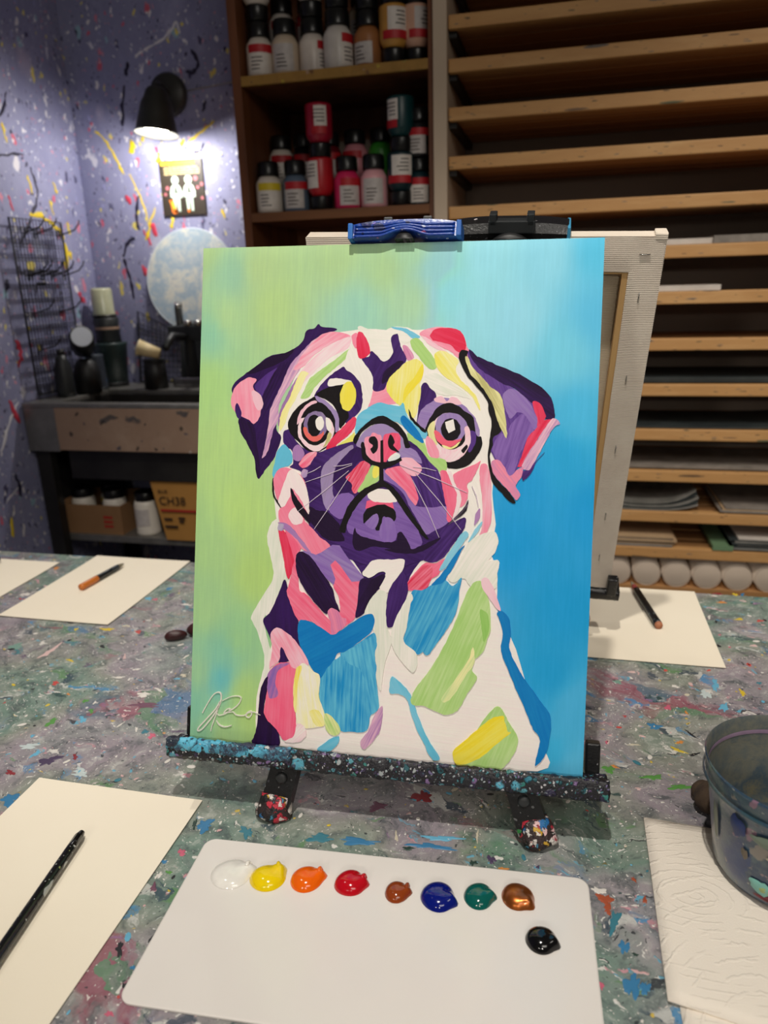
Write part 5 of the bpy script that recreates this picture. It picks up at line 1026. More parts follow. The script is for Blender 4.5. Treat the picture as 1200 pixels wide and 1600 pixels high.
# under the sink
ct = thing('bottle_carton', 'small open carton of white bottles on the shelf under the sink', 'carton', (-1.34, 1.90, ZS))
for x0, x1, y0, y1, z1 in ((-.085, .105, -.075, -.071, .088), (-.085, .105, .071, .075, .10), (-.085, -.081, -.071, .071, .10), (.101, .105, -.071, .071, .088)):
    MB().box(x0, x1, y0, y1, .003, z1).build('carton_wall', M['carton'], ct)
MB().box(-.085, .105, -.075, .075, 0, .003).build('carton_base', M['carton'], ct)
for z in (.02, .034, .048): MB().box(.045, .075, -.0756, -.0751, z, z + .008).build('red_stamp', M['redink'], ct)
for i, (x, y, lab) in enumerate([(-.045, -.03, 'left white lidded bottle standing in the small carton'), (.015, .03, 'yellow banded white bottle at the back of the small carton'), (.06, -.03, 'right white lidded bottle standing in the small carton')]):
    t = thing('white_bottle', lab, 'bottle', (-1.34 + x, 1.90 + y, ZS + .0035), 0, 'bottles under the sink')
    MB().lathe([(.032, 0), (.034, .005), (.034, .088), (.030, .10)], 20).build('bottle_body', M['white_plastic'], t)
    MB().lathe([(.031, .10), (.0315, .104), (.0315, .122), (.029, .126)], 20).build('cap', M['cap'], t)
    if i == 1: MB().lathe([(.0345, .07), (.0345, .085)], 20, cap0=False, cap1=False).build('label_band', LBL['yellow'], t)
t = thing('white_bottle', 'lone white bottle with printed label between carton and brown box', 'bottle', (-1.17, 1.86, ZS), 0, 'bottles under the sink')
MB().lathe([(.034, 0), (.037, .004), (.035, .012), (.035, .09), (.031, .102)], 22).build('bottle_body', M['white_plastic'], t)
MB().lathe([(.03, .102), (.0305, .106), (.0305, .124), (.028, .128)], 20).build('cap', M['cap'], t)
MB().wedge(.0355, -2.3, -.9, .03, .08, 10).build('label', LBL['grey'], t)
t = thing('paint_tub', 'dark tub with crimson lid beside the brown box under the sink', 'tub', (-1.105, 2.09, ZS))
MB().lathe([(.028, 0), (.032, .05)], 20).build('tub_body', M['black'], t)
MB().lathe([(.033, .05), (.034, .053), (.034, .062), (.031, .065)], 20).build('lid', LBL['red'], t)
def text_mesh(txt, size, mat, parent, M4, name='printed_text', depth=.0004):
    cu = bpy.data.curves.new(name, 'FONT'); cu.body = txt; cu.size = size; cu.extrude = depth; cu.align_x = 'LEFT'
    tmp = bpy.data.objects.new(name, cu); COL.objects.link(tmp)
    dg = bpy.context.evaluated_depsgraph_get()
    me = bpy.data.meshes.new_from_object(tmp.evaluated_get(dg)); bpy.data.objects.remove(tmp)
    me.transform(M4); me.materials.clear(); me.materials.append(mat)
    o = bpy.data.objects.new(name, me); COL.objects.link(o); o.parent = parent; return o
bx = thing('cardboard_box', 'large brown cardboard box with dark print and red line under the sink', 'box', (-.985, 1.915, ZS))
Mb = Matrix.Rotation(math.radians(-4), 4, 'Y')
def prx(name, x0, x1, y0, y1, z0, z1, mat): return MB().box(x0, x1, y0, y1, z0, z1).build(name, mat, bx)
m = MB()
m.add([(-.098, -.11, 0), (.15, -.11, 0), (.15, .12, 0), (-.098, .12, 0), (-.135, -.115, .222), (.15, -.115, .222), (.15, .12, .222), (-.135, .12, .222)], [(0, 3, 2, 1), (4, 5, 6, 7), (0, 1, 5, 4), (1, 2, 6, 5), (2, 3, 7, 6), (3, 0, 4, 7)])
m.build('carton_body', M['cardboard'], bx)
m = MB(); m.add([(-.137, -.116, .222), (.15, -.116, .222), (.15, .0, .235), (-.12, .0, .235), (-.137, -.116, .2235), (.15, -.116, .2235), (.15, .0, .2365), (-.12, .0, .2365)], [(0, 1, 2, 3), (7, 6, 5, 4), (0, 4, 5, 1), (1, 5, 6, 2), (2, 6, 7, 3), (3, 7, 4, 0)])
m.build('flap', M['cardboard'], bx)
Tm = lambda x, z: Matrix.Translation((x, -.1165, z)) @ Matrix.Rotation(PI / 2, 4, 'X')
text_mesh('CH38', .034, M['ink'], bx, Tm(-.105, .108))
text_mesh('BLUE', .013, M['ink'], bx, Tm(-.105, .142))
text_mesh('R', .034, M['ink'], bx, Tm(-.008, .175))
prx('red_line', -.102, .148, -.1175, -.1165, .088, .0945, M['redink'])
for x0, x1, z in ((-.095, -.07, .062), (-.05, -.03, .066), (-.048, -.034, .056), (-.095, -.055, .04)): prx('small_print', x0, x1, -.1172, -.1155, z, z + .006, M['ink'])

# round painted disc leaning on the wall
ds = thing('round_board', 'round board painted in cloudy blue and white leaning on the wall', 'board', (-1.112, 2.168, SZ + .160))
ds.rotation_euler = (math.radians(-6), 0, 0)
Md = Matrix.Rotation(PI / 2, 4, 'X')
MB().lathe([(.148, -.008), (.15, -.006), (.15, .006), (.148, .008)], 56, Matrix.Translation((0, 0, .155)) @ Md).build('disc', M['disc'], ds)
MB().tube([(.150 * math.cos(2 * PI * i / 56), -.006, .155 + .150 * math.sin(2 * PI * i / 56)) for i in range(57)], .0025, 6).build('rim', M['disc_rim'], ds)
MB().box(-.05, .05, -.012, .012, -.160, .012).build('prop_block', M['soot'], ds)

# ------------------------------------------------------------------ wire grid with hooks (left wall)
gd = thing('wire_grid', 'black wire grid panel with empty hooks on the splattered left wall', 'grid', (XL, 1.915, .25))
GY, GZ = .108, .468
MB().tube([(.03, -GY, 0), (.03, -GY, GZ), (.03, GY, GZ), (.03, GY, 0), (.03, -GY, 0)], .003, 6).build('frame', M['wire'], gd)
for i in range(1, 16): MB().tube([(.03, -GY + 2 * GY * i / 16, 0), (.03, -GY + 2 * GY * i / 16, GZ)], .0012, 4).build('vertical_wire', M['wire'], gd)
for i in range(1, 13):
    z = GZ * i / 13
    MB().tube([(.031, -GY, z), (.031, GY, z)], .0016, 4).build('cross_wire', M['wire'], gd)
    MB().tube([(.031, -GY, z + .007), (.031, GY, z + .007)], .0016, 4).build('cross_wire', M['wire'], gd)
for z in (.43, .32, .22, .12):
    for y in ((-.085, -.06, -.01, .04, .085) if z > .2 else (-.085,)):
        if random.random() < .22: continue
        h = MB(); yy = y + random.uniform(-.01, .01)
        h.tube([(.033, yy, z), (.05, yy, z + .004), (.088, yy, z + .014), (.105, yy, z + .03), (.108, yy, z + .04)], .0019, 6)
        h.tube([(.033, yy - .006, z - .012), (.036, yy - .006, z + .016), (.036, yy + .006, z + .016), (.033, yy + .006, z - .012)], .0017, 6)
        h.build('hook', M['wire'], gd)
MB().tube([(.003, 0, .3), (.03, 0, .3)], .004, 6).build('wall_stud', M['wire'], gd)

# ------------------------------------------------------------------ wall lamp
lp = thing('wall_lamp', 'dark enamel wall lamp with a lit bell shade above the sign', 'lamp', (-1.134, YB, 1.06))
MB().lathe([(.058, 0), (.058, .010), (.050, .020), (.0, .022)], 32, Matrix.Rotation(PI / 2, 4, 'X'), cap1=False).build('wall_plate', M['lamp_metal'], lp)
MB().tube([(0, -.02, .0), (.006, -.07, .012), (.016, -.112, -.008)], .011, 10).build('arm', M['lamp_metal'], lp)
MB().tube([(-.002, -.062, .012), (-.024, -.07, .002)], .006, 8).build('joint_pin', pm('copper_pin', (190, 120, 70), None, 20, .35, .6), lp)
Ms = Matrix.Translation((.022, -.140, -.126)) @ Matrix.Rotation(math.radians(-6), 4, 'X') @ Matrix.Rotation(math.radians(4), 4, 'Y')
SH = [(.0, .118), (.022, .117), (.030, .108), (.034, .092), (.038, .085), (.043, .075), (.048, .045), (.056, .012), (.061, .0)]
MB().lathe(SH + [(.0585, .001), (.0535, .013), (.0455, .046), (.040, .072), (.0, .075)], 32, Ms, cap0=False, cap1=False).build('lamp_shade', M['lamp_metal'], lp)
bt = NT('lit_bulb'); bt.b.inputs['Emission Color'].default_value = (1, .96, .82, 1); bt.b.inputs['Emission Strength'].default_value = 14
bm_ = MB(); prof = [(.0, .004)] + [(.038 * math.sin(PI * k / 16), .024 - .022 * math.cos(PI * k / 16)) for k in range(1, 10)] + [(.014, .05), (.013, .072)]
bm_.lathe(prof, 20, Ms, cap0=False).build('bulb', bt.m, lp)
lamp('wall_lamp_light', 'POINT', tuple(lp.location + (Ms @ Vector((0, 0, -.004)))), (0, 0, 0), 6.5, (1, .96, .9), .03)
w_ = thing('lamp_cable', 'thin pale cable running from the wall lamp to the cabinet', 'cable', (-1.076, YB, 1.067))
MB().tube([(0, -.004, 0), (.06, -.004, .004), (.15, -.004, .010), (.28, -.004, .012)], .0016, 6).build('cable', pm('pale_cable', (170, 165, 160)), w_)

# ------------------------------------------------------------------ sign under the lamp
sg = thing('wall_sign', 'small dark sign with two pale standing figures and a yellow heading', 'sign', (-1.12, YB - .001, .735))
MB().bbox(-.0705, .0705, -.004, 0, 0, .154, .0008).build('board', pm('dark_brown_board', (54, 46, 36), (48, 40, 32), 10, .5), sg)
FIG = pm('pale_mint_print', (214, 236, 218), (204, 228, 210), 30, .6); YEL = pm('yellow_print', (240, 198, 50), None, 30, .6); CRM = pm('cream_print', (214, 190, 140), None, 30, .6); ORG = pm('orange_print', (230, 120, 40), None, 30, .6); PNK = pm('pink_print', (190, 110, 120), None, 30, .6)
def flatp(name, outline, mat, lift=.0004):
    Mz = Matrix.Translation((0, -.004, 0)) @ Matrix.Rotation(PI / 2, 4, 'X')
    return MB().prism(outline, 0, lift, Mz).build(name, mat, sg)
def circ(cx, cy, r, n=16): return [(cx + r * math.cos(2 * PI * i / n), cy + r * math.sin(2 * PI * i / n)) for i in range(n)]
x = -.064
for wd in (.014, .006, .018, .010, .012, .020, .009, .016, .008):
    flatp('heading_word', [(x, .140), (x + wd - .002, .140), (x + wd - .002, .150), (x, .150)], YEL); x += wd
for z in (.132, .126, .120, .114):
    x = -.055
    while x < .054:
        wd = random.uniform(.007, .018); flatp('text_word', [(x, z), (min(x + wd, .06), z), (min(x + wd, .06), z + .003), (x, z + .003)], CRM); x += wd + .002
for cx in (-.022, .021):
    flatp('figure_head', circ(cx, .099, .0115), FIG)
    flatp('figure_arm', [(cx - .008, .087), (cx - .001, .086), (cx - .006, .066), (cx - .011, .052), (cx - .019, .052), (cx - .019, .066), (cx - .015, .080)], FIG)
    flatp('figure_arm', [(cx + .001, .086), (cx + .008, .087), (cx + .015, .080), (cx + .020, .066), (cx + .020, .050), (cx + .013, .050), (cx + .007, .066)], FIG)
    flatp('figure_body', [(cx - .006, .062), (cx + .006, .062), (cx + .013, .048), (cx - .013, .048)], FIG)
    flatp('figure_belly', [(cx - .005, .076), (cx + .004, .076), (cx + .006, .063), (cx - .007, .063)], pm('grey_print', (110, 116, 108)))
    for d in (-.012, .001): flatp('figure_leg', [(cx + d, .047), (cx + d + .010, .047), (cx + d + .009, .012), (cx + d + .002, .012)], FIG)
    flatp('figure_shoe', circ(cx - .006, .0125, .005, 10), ORG, .0006)
flatp('orange_shape', [(-.048, .045), (-.034, .045), (-.026, .02), (-.022, .008), (-.034, .004), (-.042, .012), (-.043, .03)], ORG, .0006)
flatp('yellow_shape', [(-.042, .038), (-.034, .04), (-.028, .02), (-.036, .018)], YEL, .0008)
for px_, pz_, r in ((-.049, .078, .006), (-.057, .061, .005), (.045, .101, .007), (.064, .084, .006), (.05, .076, .005), (.062, .046, .005)): flatp('pink_dot', circ(px_, pz_, r, 12), PNK)

# ------------------------------------------------------------------ canvas materials
def weave_height(t, vec, px_=.0011, pz=.0011):
    """crossed threads with the given spacing in metres; x across, z up"""
    o = None
    for per, ax in ((px_, 'X'), (pz, 'Z')):
        if not per: continue
        a = t.n('ShaderNodeTexWave', wave_type='BANDS', bands_direction=ax); t.l(vec, a.inputs[0]); a.inputs['Scale'].default_value = 2 * PI / (20 * per)
        a.inputs['Distortion'].default_value = 1.2; a.inputs['Detail'].default_value = 1; a.inputs['Detail Scale'].default_value = .12
        o = a.outputs['Fac'] if o is None else t.math('ADD', o, a.outputs['Fac'])
    return o
def linen(name, c1, c2, sx, sz, strength=.35):
    t = NT(name); v = t.obj(); nz = t.noise(v, 25, 4)
    t.l(t.ramp(nz.outputs[0], [(.35, lin(c1)), (.65, lin(c2))]), t.b.inputs['Base Color']); t.b.inputs['Roughness'].default_value = .85
    t.bump(weave_height(t, v, sx, sz), .45, .0013); return t.m
M['linen'] = linen('primed_cotton_fold', (222, 210, 194), (214, 200, 184), None, .0021)
M['linen_raw'] = linen('raw_cotton_reverse', (206, 190, 164), (198, 182, 156), None, .0021)

def acrylic(name):
    """brushed acrylic: two pigments per stroke (mesh attributes) mixed by bristle streaks along the stroke"""
    t = NT(name)
    c1 = t.n('ShaderNodeAttribute', attribute_name='pigment_a'); c2 = t.n('ShaderNodeAttribute', attribute_name='pigment_b'); sv = t.n('ShaderNodeAttribute', attribute_name='bristle')
    mp = t.mapping(sv.outputs['Vector'], (22, 420, 1)); nz = t.noise(mp, 1.0, 3, .6)
    lo = t.noise(t.mapping(sv.outputs['Vector'], (25, 60, 1)), 1.0, 2, .5)
    f = t.math('ADD', t.math('MULTIPLY', nz.outputs[0], .55), t.math('MULTIPLY', lo.outputs[0], .45))
    f = t.ramp(f, [(.40, (0, 0, 0)), (.64, (1, 1, 1))])
    sepz = t.n('ShaderNodeSeparateXYZ'); t.l(sv.outputs['Vector'], sepz.inputs[0])
    f = t.math('MULTIPLY', f, sepz.outputs[2])
    t.l(t.mix(f, c1.outputs['Color'], c2.outputs['Color']), t.b.inputs['Base Color'])
    t.b.inputs['Roughness'].default_value = .5; t.b.inputs['Specular IOR Level'].default_value = .14
    h = t.math('ADD', t.math('MULTIPLY', nz.outputs[0], 1.0), t.math('MULTIPLY', weave_height(t, t.obj(), .0012, .0012), .16))
    t.bump(h, .35, .0006)
    return t.m
M['acrylic'] = acrylic('brushed_acrylic')

def set_attr(me, name, kind, vals):
    a = me.attributes.new(name, kind, 'POINT')
    a.data.foreach_set('color' if kind == 'FLOAT_COLOR' else 'vector', [x for v in vals for x in v])

# ------------------------------------------------------------------ painted canvas on its easel
CW, CHH, CT = .403, .515, .019
_X = Vector((.9996, .0463, -.0126)).normalized(); _Z = Vector((-.0055, .2826, .9585)); _Z = (_Z - _X * _Z.dot(_X)).normalized(); _Y = _Z.cross(_X)
CM = Matrix((( _X.x, _Y.x, _Z.x, -.3651), (_X.y, _Y.y, _Z.y, .6029), (_X.z, _Y.z, _Z.z, .0738), (0, 0, 0, 1)))
pc = thing('painted_canvas', 'stretched canvas painted with a colourful pop style pug on green and blue', 'painting')
pc.matrix_world = CM
# front face: fine grid that carries the blended background pigments
def ground_colour(x, y):
    ws = 0; c = [0, 0, 0]
    for gx, gy, r, g, b in GROUND:
        d2 = ((x - gx) / 1.0) ** 2 + ((y - gy) * .8) ** 2 + 40
        w = 1 / d2 ** 1.7; ws += w
        q = lin((r, g, b)); c = [c[i] + w * q[i] for i in range(3)]
    c = [v / ws for v in c]; gr = c[1] > c[2] * 1.15; return [c[0] * (.8 if c[0] < .05 else 1.0), min(1, c[1] * (.95 if gr else 1.06)), min(1, c[2] * (1.25 if gr else 1.12)), 1.0]
NX, NY = 50, 64
vs = []; fs = []; ca = []; cb_ = []; sv = []
for j in range(NY + 1):
    for i in range(NX + 1):
        u, v = i / NX, j / NY
        edge = min(u, 1 - u) * CW; edge2 = min(v, 1 - v) * CHH
        dz = .0012 * (1 if min(edge, edge2) < 1e-6 else 0)
        vs.append((u * CW, dz, v * CHH)); c = ground_colour(u * CW * 1000, v * CHH * 1000)
        ca.append(c); k = 1.18 if u < .55 else 1.12
        cb_.append([min(1, c[0] * k + .01), min(1, c[1] * k), min(1, c[2] * (k if u > .5 else 1.05)), 1]); sv.append((v * CHH, u * CW, .55))
for j in range(NY):
    for i in range(NX):
        a = j * (NX + 1) + i; fs.append((a, a + 1, a + NX + 2, a + NX + 1))
m = MB(); m.add(vs, fs, True); face = m.build('background_paint', M['acrylic'], pc)
set_attr(face.data, 'pigment_a', 'FLOAT_COLOR', ca); set_attr(face.data, 'pigment_b', 'FLOAT_COLOR', cb_); set_attr(face.data, 'bristle', 'FLOAT_VECTOR', sv)
# painted sides and the cotton behind
sd = MB()
def side_strip(pts): 
    n = len(pts); vv = [(x, .0012, z) for x, z in pts] + [(x, CT, z) for x, z in pts]
    sd.add(vv, [(i, n + i, n + i + 1, i + 1) for i in range(n - 1)])
side_strip([(i / 40 * CW, 0) for i in range(41)]); side_strip([(CW, i / 40 * CHH) for i in range(41)]); side_strip([(CW - i / 40 * CW, CHH) for i in range(41)]); side_strip([(0, CHH - i / 40 * CHH) for i in range(41)])
so = sd.build('painted_edge', M['acrylic'], pc)
set_attr(so.data, 'pigment_a', 'FLOAT_COLOR', [ground_colour(p.co.x * 1000, p.co.z * 1000) for p in so.data.vertices])
set_attr(so.data, 'pigment_b', 'FLOAT_COLOR', [[q * .8 for q in ground_colour(p.co.x * 1000, p.co.z * 1000)] for p in so.data.vertices])
set_attr(so.data, 'bristle', 'FLOAT_VECTOR', [(p.co.z + p.co.x, p.co.y, .6) for p in so.data.vertices])
MB().box(.036, CW - .036, .003, .0045, .036, CHH - .036).build('canvas_reverse', M['linen_raw'], pc)
for x0, x1, z0, z1 in ((.001, .036, .001, CHH - .001), (CW - .036, CW - .001, .001, CHH - .001), (.036, CW - .036, .001, .036), (.036, CW - .036, CHH - .036, CHH - .001)):
    MB().box(x0, x1, .003, CT, z0, z1).build('stretcher_bar', M['linen'], pc)

def catmull(P, k=4):
    n = len(P); out = []
    for i in range(n):
        p0, p1, p2, p3 = P[i - 1], P[i], P[(i + 1) % n], P[(i + 2) % n]
        for j in range(k):
            t = j / k
            out.append(tuple(0.5 * (2 * p1[a] + (p2[a] - p0[a]) * t + (2 * p0[a] - 5 * p1[a] + 4 * p2[a] - p3[a]) * t * t + (3 * p1[a] - p0[a] - 3 * p2[a] + p3[a]) * t ** 3) for a in (0, 1)))
    return out
def pca_dir(P):
    mx = sum(p[0] for p in P) / len(P); my = sum(p[1] for p in P) / len(P)
    sxx = sum((p[0] - mx) ** 2 for p in P); syy = sum((p[1] - my) ** 2 for p in P); sxy = sum((p[0] - mx) * (p[1] - my) for p in P)
    return .5 * math.atan2(2 * sxy, sxx - syy)
def paint_piece(name, outline, ca, cb, streak, lift, parent=pc, ang=None):
    """one brush stroke: a thin skin of paint with its own edge"""
    P = [(min(max(x, .0005), CW - .0005), min(max(y, .0005), CHH - .0005)) for x, y in outline]
    area = sum(P[i][0] * P[(i + 1) % len(P)][1] - P[(i + 1) % len(P)][0] * P[i][1] for i in range(len(P)))
    if area < 0: P = P[::-1]
    n = len(P); a = pca_dir(P) if ang is None else ang
    vs = [(x, -lift, y) for x, y in P] + [(x, .0002, y) for x, y in P]
    me = bpy.data.meshes.new(name)
    me.from_pydata(vs, [], [list(range(n))] + [(i, n + i, n + (i + 1) % n, (i + 1) % n) for i in range(n)]); me.update()
    me.materials.append(M['acrylic'])
    ox = random.uniform(0, 9)
    set_attr(me, 'pigment_a', 'FLOAT_COLOR', [ca] * (2 * n)); set_attr(me, 'pigment_b', 'FLOAT_COLOR', [cb] * (2 * n))
    set_attr(me, 'bristle', 'FLOAT_VECTOR', [(x * math.cos(a) + z * math.sin(a) + ox, -x * math.sin(a) + z * math.cos(a) + ox, streak) for x, y, z in vs])
    o = bpy.data.objects.new(name, me); COL.objects.link(o); o.parent = parent; return o
def rough_edge(P, amp):
    out = []
    for i, (x, y) in enumerate(P):
        nv = noise.noise_vector(Vector((x * 260, y * 260, 3.1))); out.append((x + nv.x * amp, y + nv.y * amp))
    return out
LIFT = .00006
for i, (name, a, b, smooth, streak, flat_) in enumerate(STROKES):
    P = [(flat_[k] / 1000, flat_[k + 1] / 1000) for k in range(0, len(flat_), 2)]
    P = catmull(P, 5) if smooth else P
    P = rough_edge(P, .0007 if smooth else .0002)
    LIFT += .0000075
    same = a == b
    ca = lin(PAINT_COLOURS[a]); cb = lin(PAINT_COLOURS[b]) if not same else tuple(min(1, c * .82) for c in ca[:3]) + (1,)
    paint_piece(name, P, ca, cb, min(1, streak * (1.0 if not same else .6)), LIFT)
for name, wd, flat_ in LINES:
    P = [(flat_[k] / 1000, flat_[k + 1] / 1000) for k in range(0, len(flat_), 2)]
    if len(P) > 3:
        Q = []
        for k in range(len(P) - 1):
            p0, p1, p2, p3 = P[max(k - 1, 0)], P[k], P[k + 1], P[min(k + 2, len(P) - 1)]
            for j in range(5):
                t = j / 5; Q.append(tuple(.5 * (2 * p1[a] + (p2[a] - p0[a]) * t + (2 * p0[a] - 5 * p1[a] + 4 * p2[a] - p3[a]) * t * t + (3 * p1[a] - p0[a] - 3 * p2[a] + p3[a]) * t ** 3) for a in (0, 1)))
        P = Q + [P[-1]]
    LIFT += .0000075
    L_, R_ = [], []
    for k, p in enumerate(P):
        q0, q1 = P[max(k - 1, 0)], P[min(k + 1, len(P) - 1)]
        dx, dy = q1[0] - q0[0], q1[1] - q0[1]; l = math.hypot(dx, dy) or 1
        h = wd / 2000 * (.55 + .45 * math.sin(PI * min(1, max(.08, k / (len(P) - 1)))))
        L_.append((p[0] - dy / l * h, p[1] + dx / l * h)); R_.append((p[0] + dy / l * h, p[1] - dx / l * h))
    c = lin((226, 222, 210)) if name == 'signature' else lin((206, 190, 208))
    n = len(P); vs = [(x, -LIFT, y) for x, y in L_ + R_] + [(x, .0001, y) for x, y in L_ + R_]
    me = bpy.data.meshes.new(name)
    me.from_pydata(vs, [], [(k, n + k, n + k + 1, k + 1) for k in range(n - 1)] + [(k, k + 1, 2 * n + k + 1, 2 * n + k) for k in range(n - 1)] + [(n + k + 1, n + k, 3 * n + k, 3 * n + k + 1) for k in range(n - 1)]); me.update()
    me.materials.append(M['acrylic'])
    set_attr(me, 'pigment_a', 'FLOAT_COLOR', [c] * len(vs)); set_attr(me, 'pigment_b', 'FLOAT_COLOR', [tuple(q * .9 for q in c)] * len(vs)); set_attr(me, 'bristle', 'FLOAT_VECTOR', [(v[0], v[2], .5) for v in vs])
    o = bpy.data.objects.new(name, me); COL.objects.link(o); o.parent = pc
    if name == 'signature': o['label'] = 'thin white handwritten signature'

# ------------------------------------------------------------------ easels
def lumpy(m, amp, fr, seed=0):
    return m.warp(lambda p: p + noise.noise_vector(p * fr + Vector((seed, 0, 0))) * amp + noise.noise_vector(p * fr * 3 + Vector((seed, 5, 0))) * amp * .5)
def dense_bar(x0, x1, y0, y1, z0, z1, nx, r):
    """rounded bar with many rings along x so that dried paint can make it lumpy"""
    prof = []
    for cy, cz, a0 in ((y1 - r, z1 - r, 0), (y0 + r, z1 - r, 90), (y0 + r, z0 + r, 180), (y1 - r, z0 + r, 270)):
        for k in range(4):
            a = math.radians(a0 + k * 30); prof.append((cy + r * math.cos(a), cz + r * math.sin(a)))
    n = len(prof); m = MB(); vs = []
    for i in range(nx + 1):
        for y, z in prof: vs.append((x0 + (x1 - x0) * i / nx, y, z))
    fs = [(i * n + k, i * n + (k + 1) % n, (i + 1) * n + (k + 1) % n, (i + 1) * n + k) for i in range(nx) for k in range(n)]
    fs += [list(range(n)), [nx * n + k for k in range(n)][::-1]]
    m.add(vs, fs, True); return m
def place(m, mat4): return m.warp(lambda p: mat4 @ p)
def make_easel(label, FM, base, feet, apex, rear, ledge, mast_x, crusted):
    """table easel; FM = frame of the canvas it holds (x across, y into the canvas, z up the canvas)"""
    t = thing('table_easel', label, 'easel', base)
    T = Matrix.Translation(-Vector(base)); L = T @ FM
    lm = lumpy(dense_bar(ledge[0], ledge[1], ledge[2], ledge[3], ledge[4], ledge[5], 150, .006), .0016 if crusted else .0006, 170)
    if crusted:
        lip = lumpy(dense_bar(ledge[0], ledge[1], ledge[2] - .0015, ledge[2] + .0070, ledge[4] + .002, .0035, 150, .004), .0013, 190)
        lm2 = lumpy(dense_bar(ledge[0] - .001, .115, ledge[2] - .0024, ledge[2] + .0068, ledge[4] + .009, .0044, 60, .004), .0016, 190)
        place(lm, L).build('ledge', M['crust'], t); place(lip, L).build('ledge_lip', M['crust'], t); place(lm2, L).build('ledge_paint_skin', M['crust_left'], t)
    else: place(lm, L).build('ledge', M['easel'], t)
    ap = FM @ Vector(apex)
    for f in feet:
        f = Vector(f); d = (ap - f).normalized()
        nrm = (FM.to_3x3() @ Vector((0, 1, 0)))
        place(MB().beam(f + d * .016, ap, .024, .014, nrm), T).build('leg', M['easel'], t)
        place(MB().beam(f + d * .016, f + d * .062, .030, .020, nrm, .028, .020), T).build('leg_sleeve', M['easel'], t)
        place(MB().lathe([(.0, 0), (.006, .0005), (.006, .0025), (.004, .0035), (0, .0035)], 12, Matrix.Translation(f + d * .045 - nrm * .0100) @ (-nrm).to_track_quat('Z', 'Y').to_matrix().to_4x4(), cap0=False, cap1=False), T).build('screw', M['soot'], t)
        ft = MB().lathe([(.0, .0), (.016, .0), (.0185, .004), (.0175, .011), (.0155, .019), (.0135, .025), (0, .028)], 20, None, cap0=False, cap1=False)
        tilt = (Vector((0, 0, 1)).rotation_difference((d + Vector((0, 0, .8))).normalized())).to_matrix().to_4x4()
        lumpy(ft, .0022, 110, f.x * 9)
        ft.warp(lambda p: Vector((p.x * 1.05, p.y * .9, p.z)))
        place(ft, Matrix.Translation(f) @ tilt)
        ft.warp(lambda p: Vector((p.x, p.y, max(p.z, .0004)))); place(ft, T).build('foot', M['foot'], t)
    place(MB().beam(FM @ Vector((mast_x, CT + .012, -.015)), FM @ Vector((mast_x, CT + .012, CHH + .004)), .020, .010, FM.to_3x3() @ Vector((0, 1, 0))), T).build('mast', M['easel'], t)
    place(MB().beam(Vector(rear) + Vector((0, 0, .004)), ap, .016, .012, (0, 1, .2)), T).build('rear_leg', M['easel'], t)
    place(MB().lathe([(.010, 0), (.012, .004), (.009, .018)], 14, Matrix.Translation(Vector(rear))), T).build('foot', M['easel'], t)
    for s_, xx in ((-1, ledge[0] + .006), (1, ledge[1] - .020)):
        place(MB().bbox(xx, xx + .014, CT + .001, CT + .014, ledge[5] - .002, ledge[5] + .030, .002), L).build('ledge_bracket', M['easel'], t)
    return t, L
INV = CM.inverted()
e1, L1 = make_easel('black table easel caked in paint holding the pug painting', CM, (-.165, .60, 0),
    [(-.272, .592, 0), (-.002, .606, 0)], (.195, CT + .026, .40), (-.20, .95, 0), (-.019, .427, -.0105, .026, -.019, -.0020), .235, True)
# spring clip of grooved blue plastic at the top
def arch(x): return .0058 * max(0.0, math.cos(max(-1, min(1, x / .024)) * PI / 2)) ** 1.3 if abs(x) < .024 else 0.0
def clip_parts(t, L, x0, colour, half=.052):
    Lc = L @ Matrix.Translation((x0, 0, CHH))
    m = MB(); n = 40; vs = []
    for y in (-.010, .028):
        for i in range(n + 1):
            x = -half + 2 * half * i / n; top = .0205 - .004 * (abs(x) / half) ** 3
            vs += [(x, y, .002 + arch(x) * 1.05), (x, y + (.004 if y < 0 else -.004), top)]
    q = 2 * (n + 1); fs = []
    for i in range(n):
        a = 2 * i; fs += [(a, a + 2, a + 3, a + 1), (q + a + 2, q + a, q + a + 1, q + a + 3), (a + 1, a + 3, q + a + 3, q + a + 1), (a + 2, a, q + a, q + a + 2)]
    fs += [(0, 1, q + 1, q), (2 * n, q + 2 * n, q + 2 * n + 1, 2 * n + 1)]
    m.add(vs, fs); place(m, Lc).build('clip_jaw', colour, t)
    for k in range(4):
        pts = []
        for i in range(33):
            x = -half * .95 + 1.9 * half * i / 32
            pts.append((x, -.0102 + k * .0010, .0035 + k * .0038 + arch(x) * (1.05 - .22 * k)))
        place(MB().tube(pts, .0014, 6), Lc).build('grip_ridge', colour, t)
    place(MB().lathe([(.0, -.013), (.0095, -.013), (.0095, .013), (0, .013)], 20, Matrix.Translation((0, .004, -.002)) @ Matrix.Rotation(PI / 2, 4, 'X'), cap0=False, cap1=False).warp(lambda p: Vector((p.x, p.y, max(p.z, .0008)))), Lc).build('clip_roller', M['black'], t)
    place(MB().bbox(-.020, .020, .012, .034, .016, .025, .0015), Lc).build('spring_block', M['soot'], t)
    for s_ in (-1, 1): place(MB().bbox(s_ * .020 - .0045, s_ * .020 + .0045, .010, .034, .018, .0295, .0012), Lc).build('hinge_lug', M['soot'], t)
clip_parts(e1, L1, .2125, M['clip_blue'])
for s_ in (-1, 1): place(lumpy(MB().bbox(.2125 + s_ * .0535 - .0025, .2125 + s_ * .0535 + .0025, -.0115, .020, CHH + .0015, CHH + .0165, .001), .0005, 200), L1).build('clip_end', pm('cyan_blue_clip_end', (24, 110, 190), (30, 90, 170)), e1)

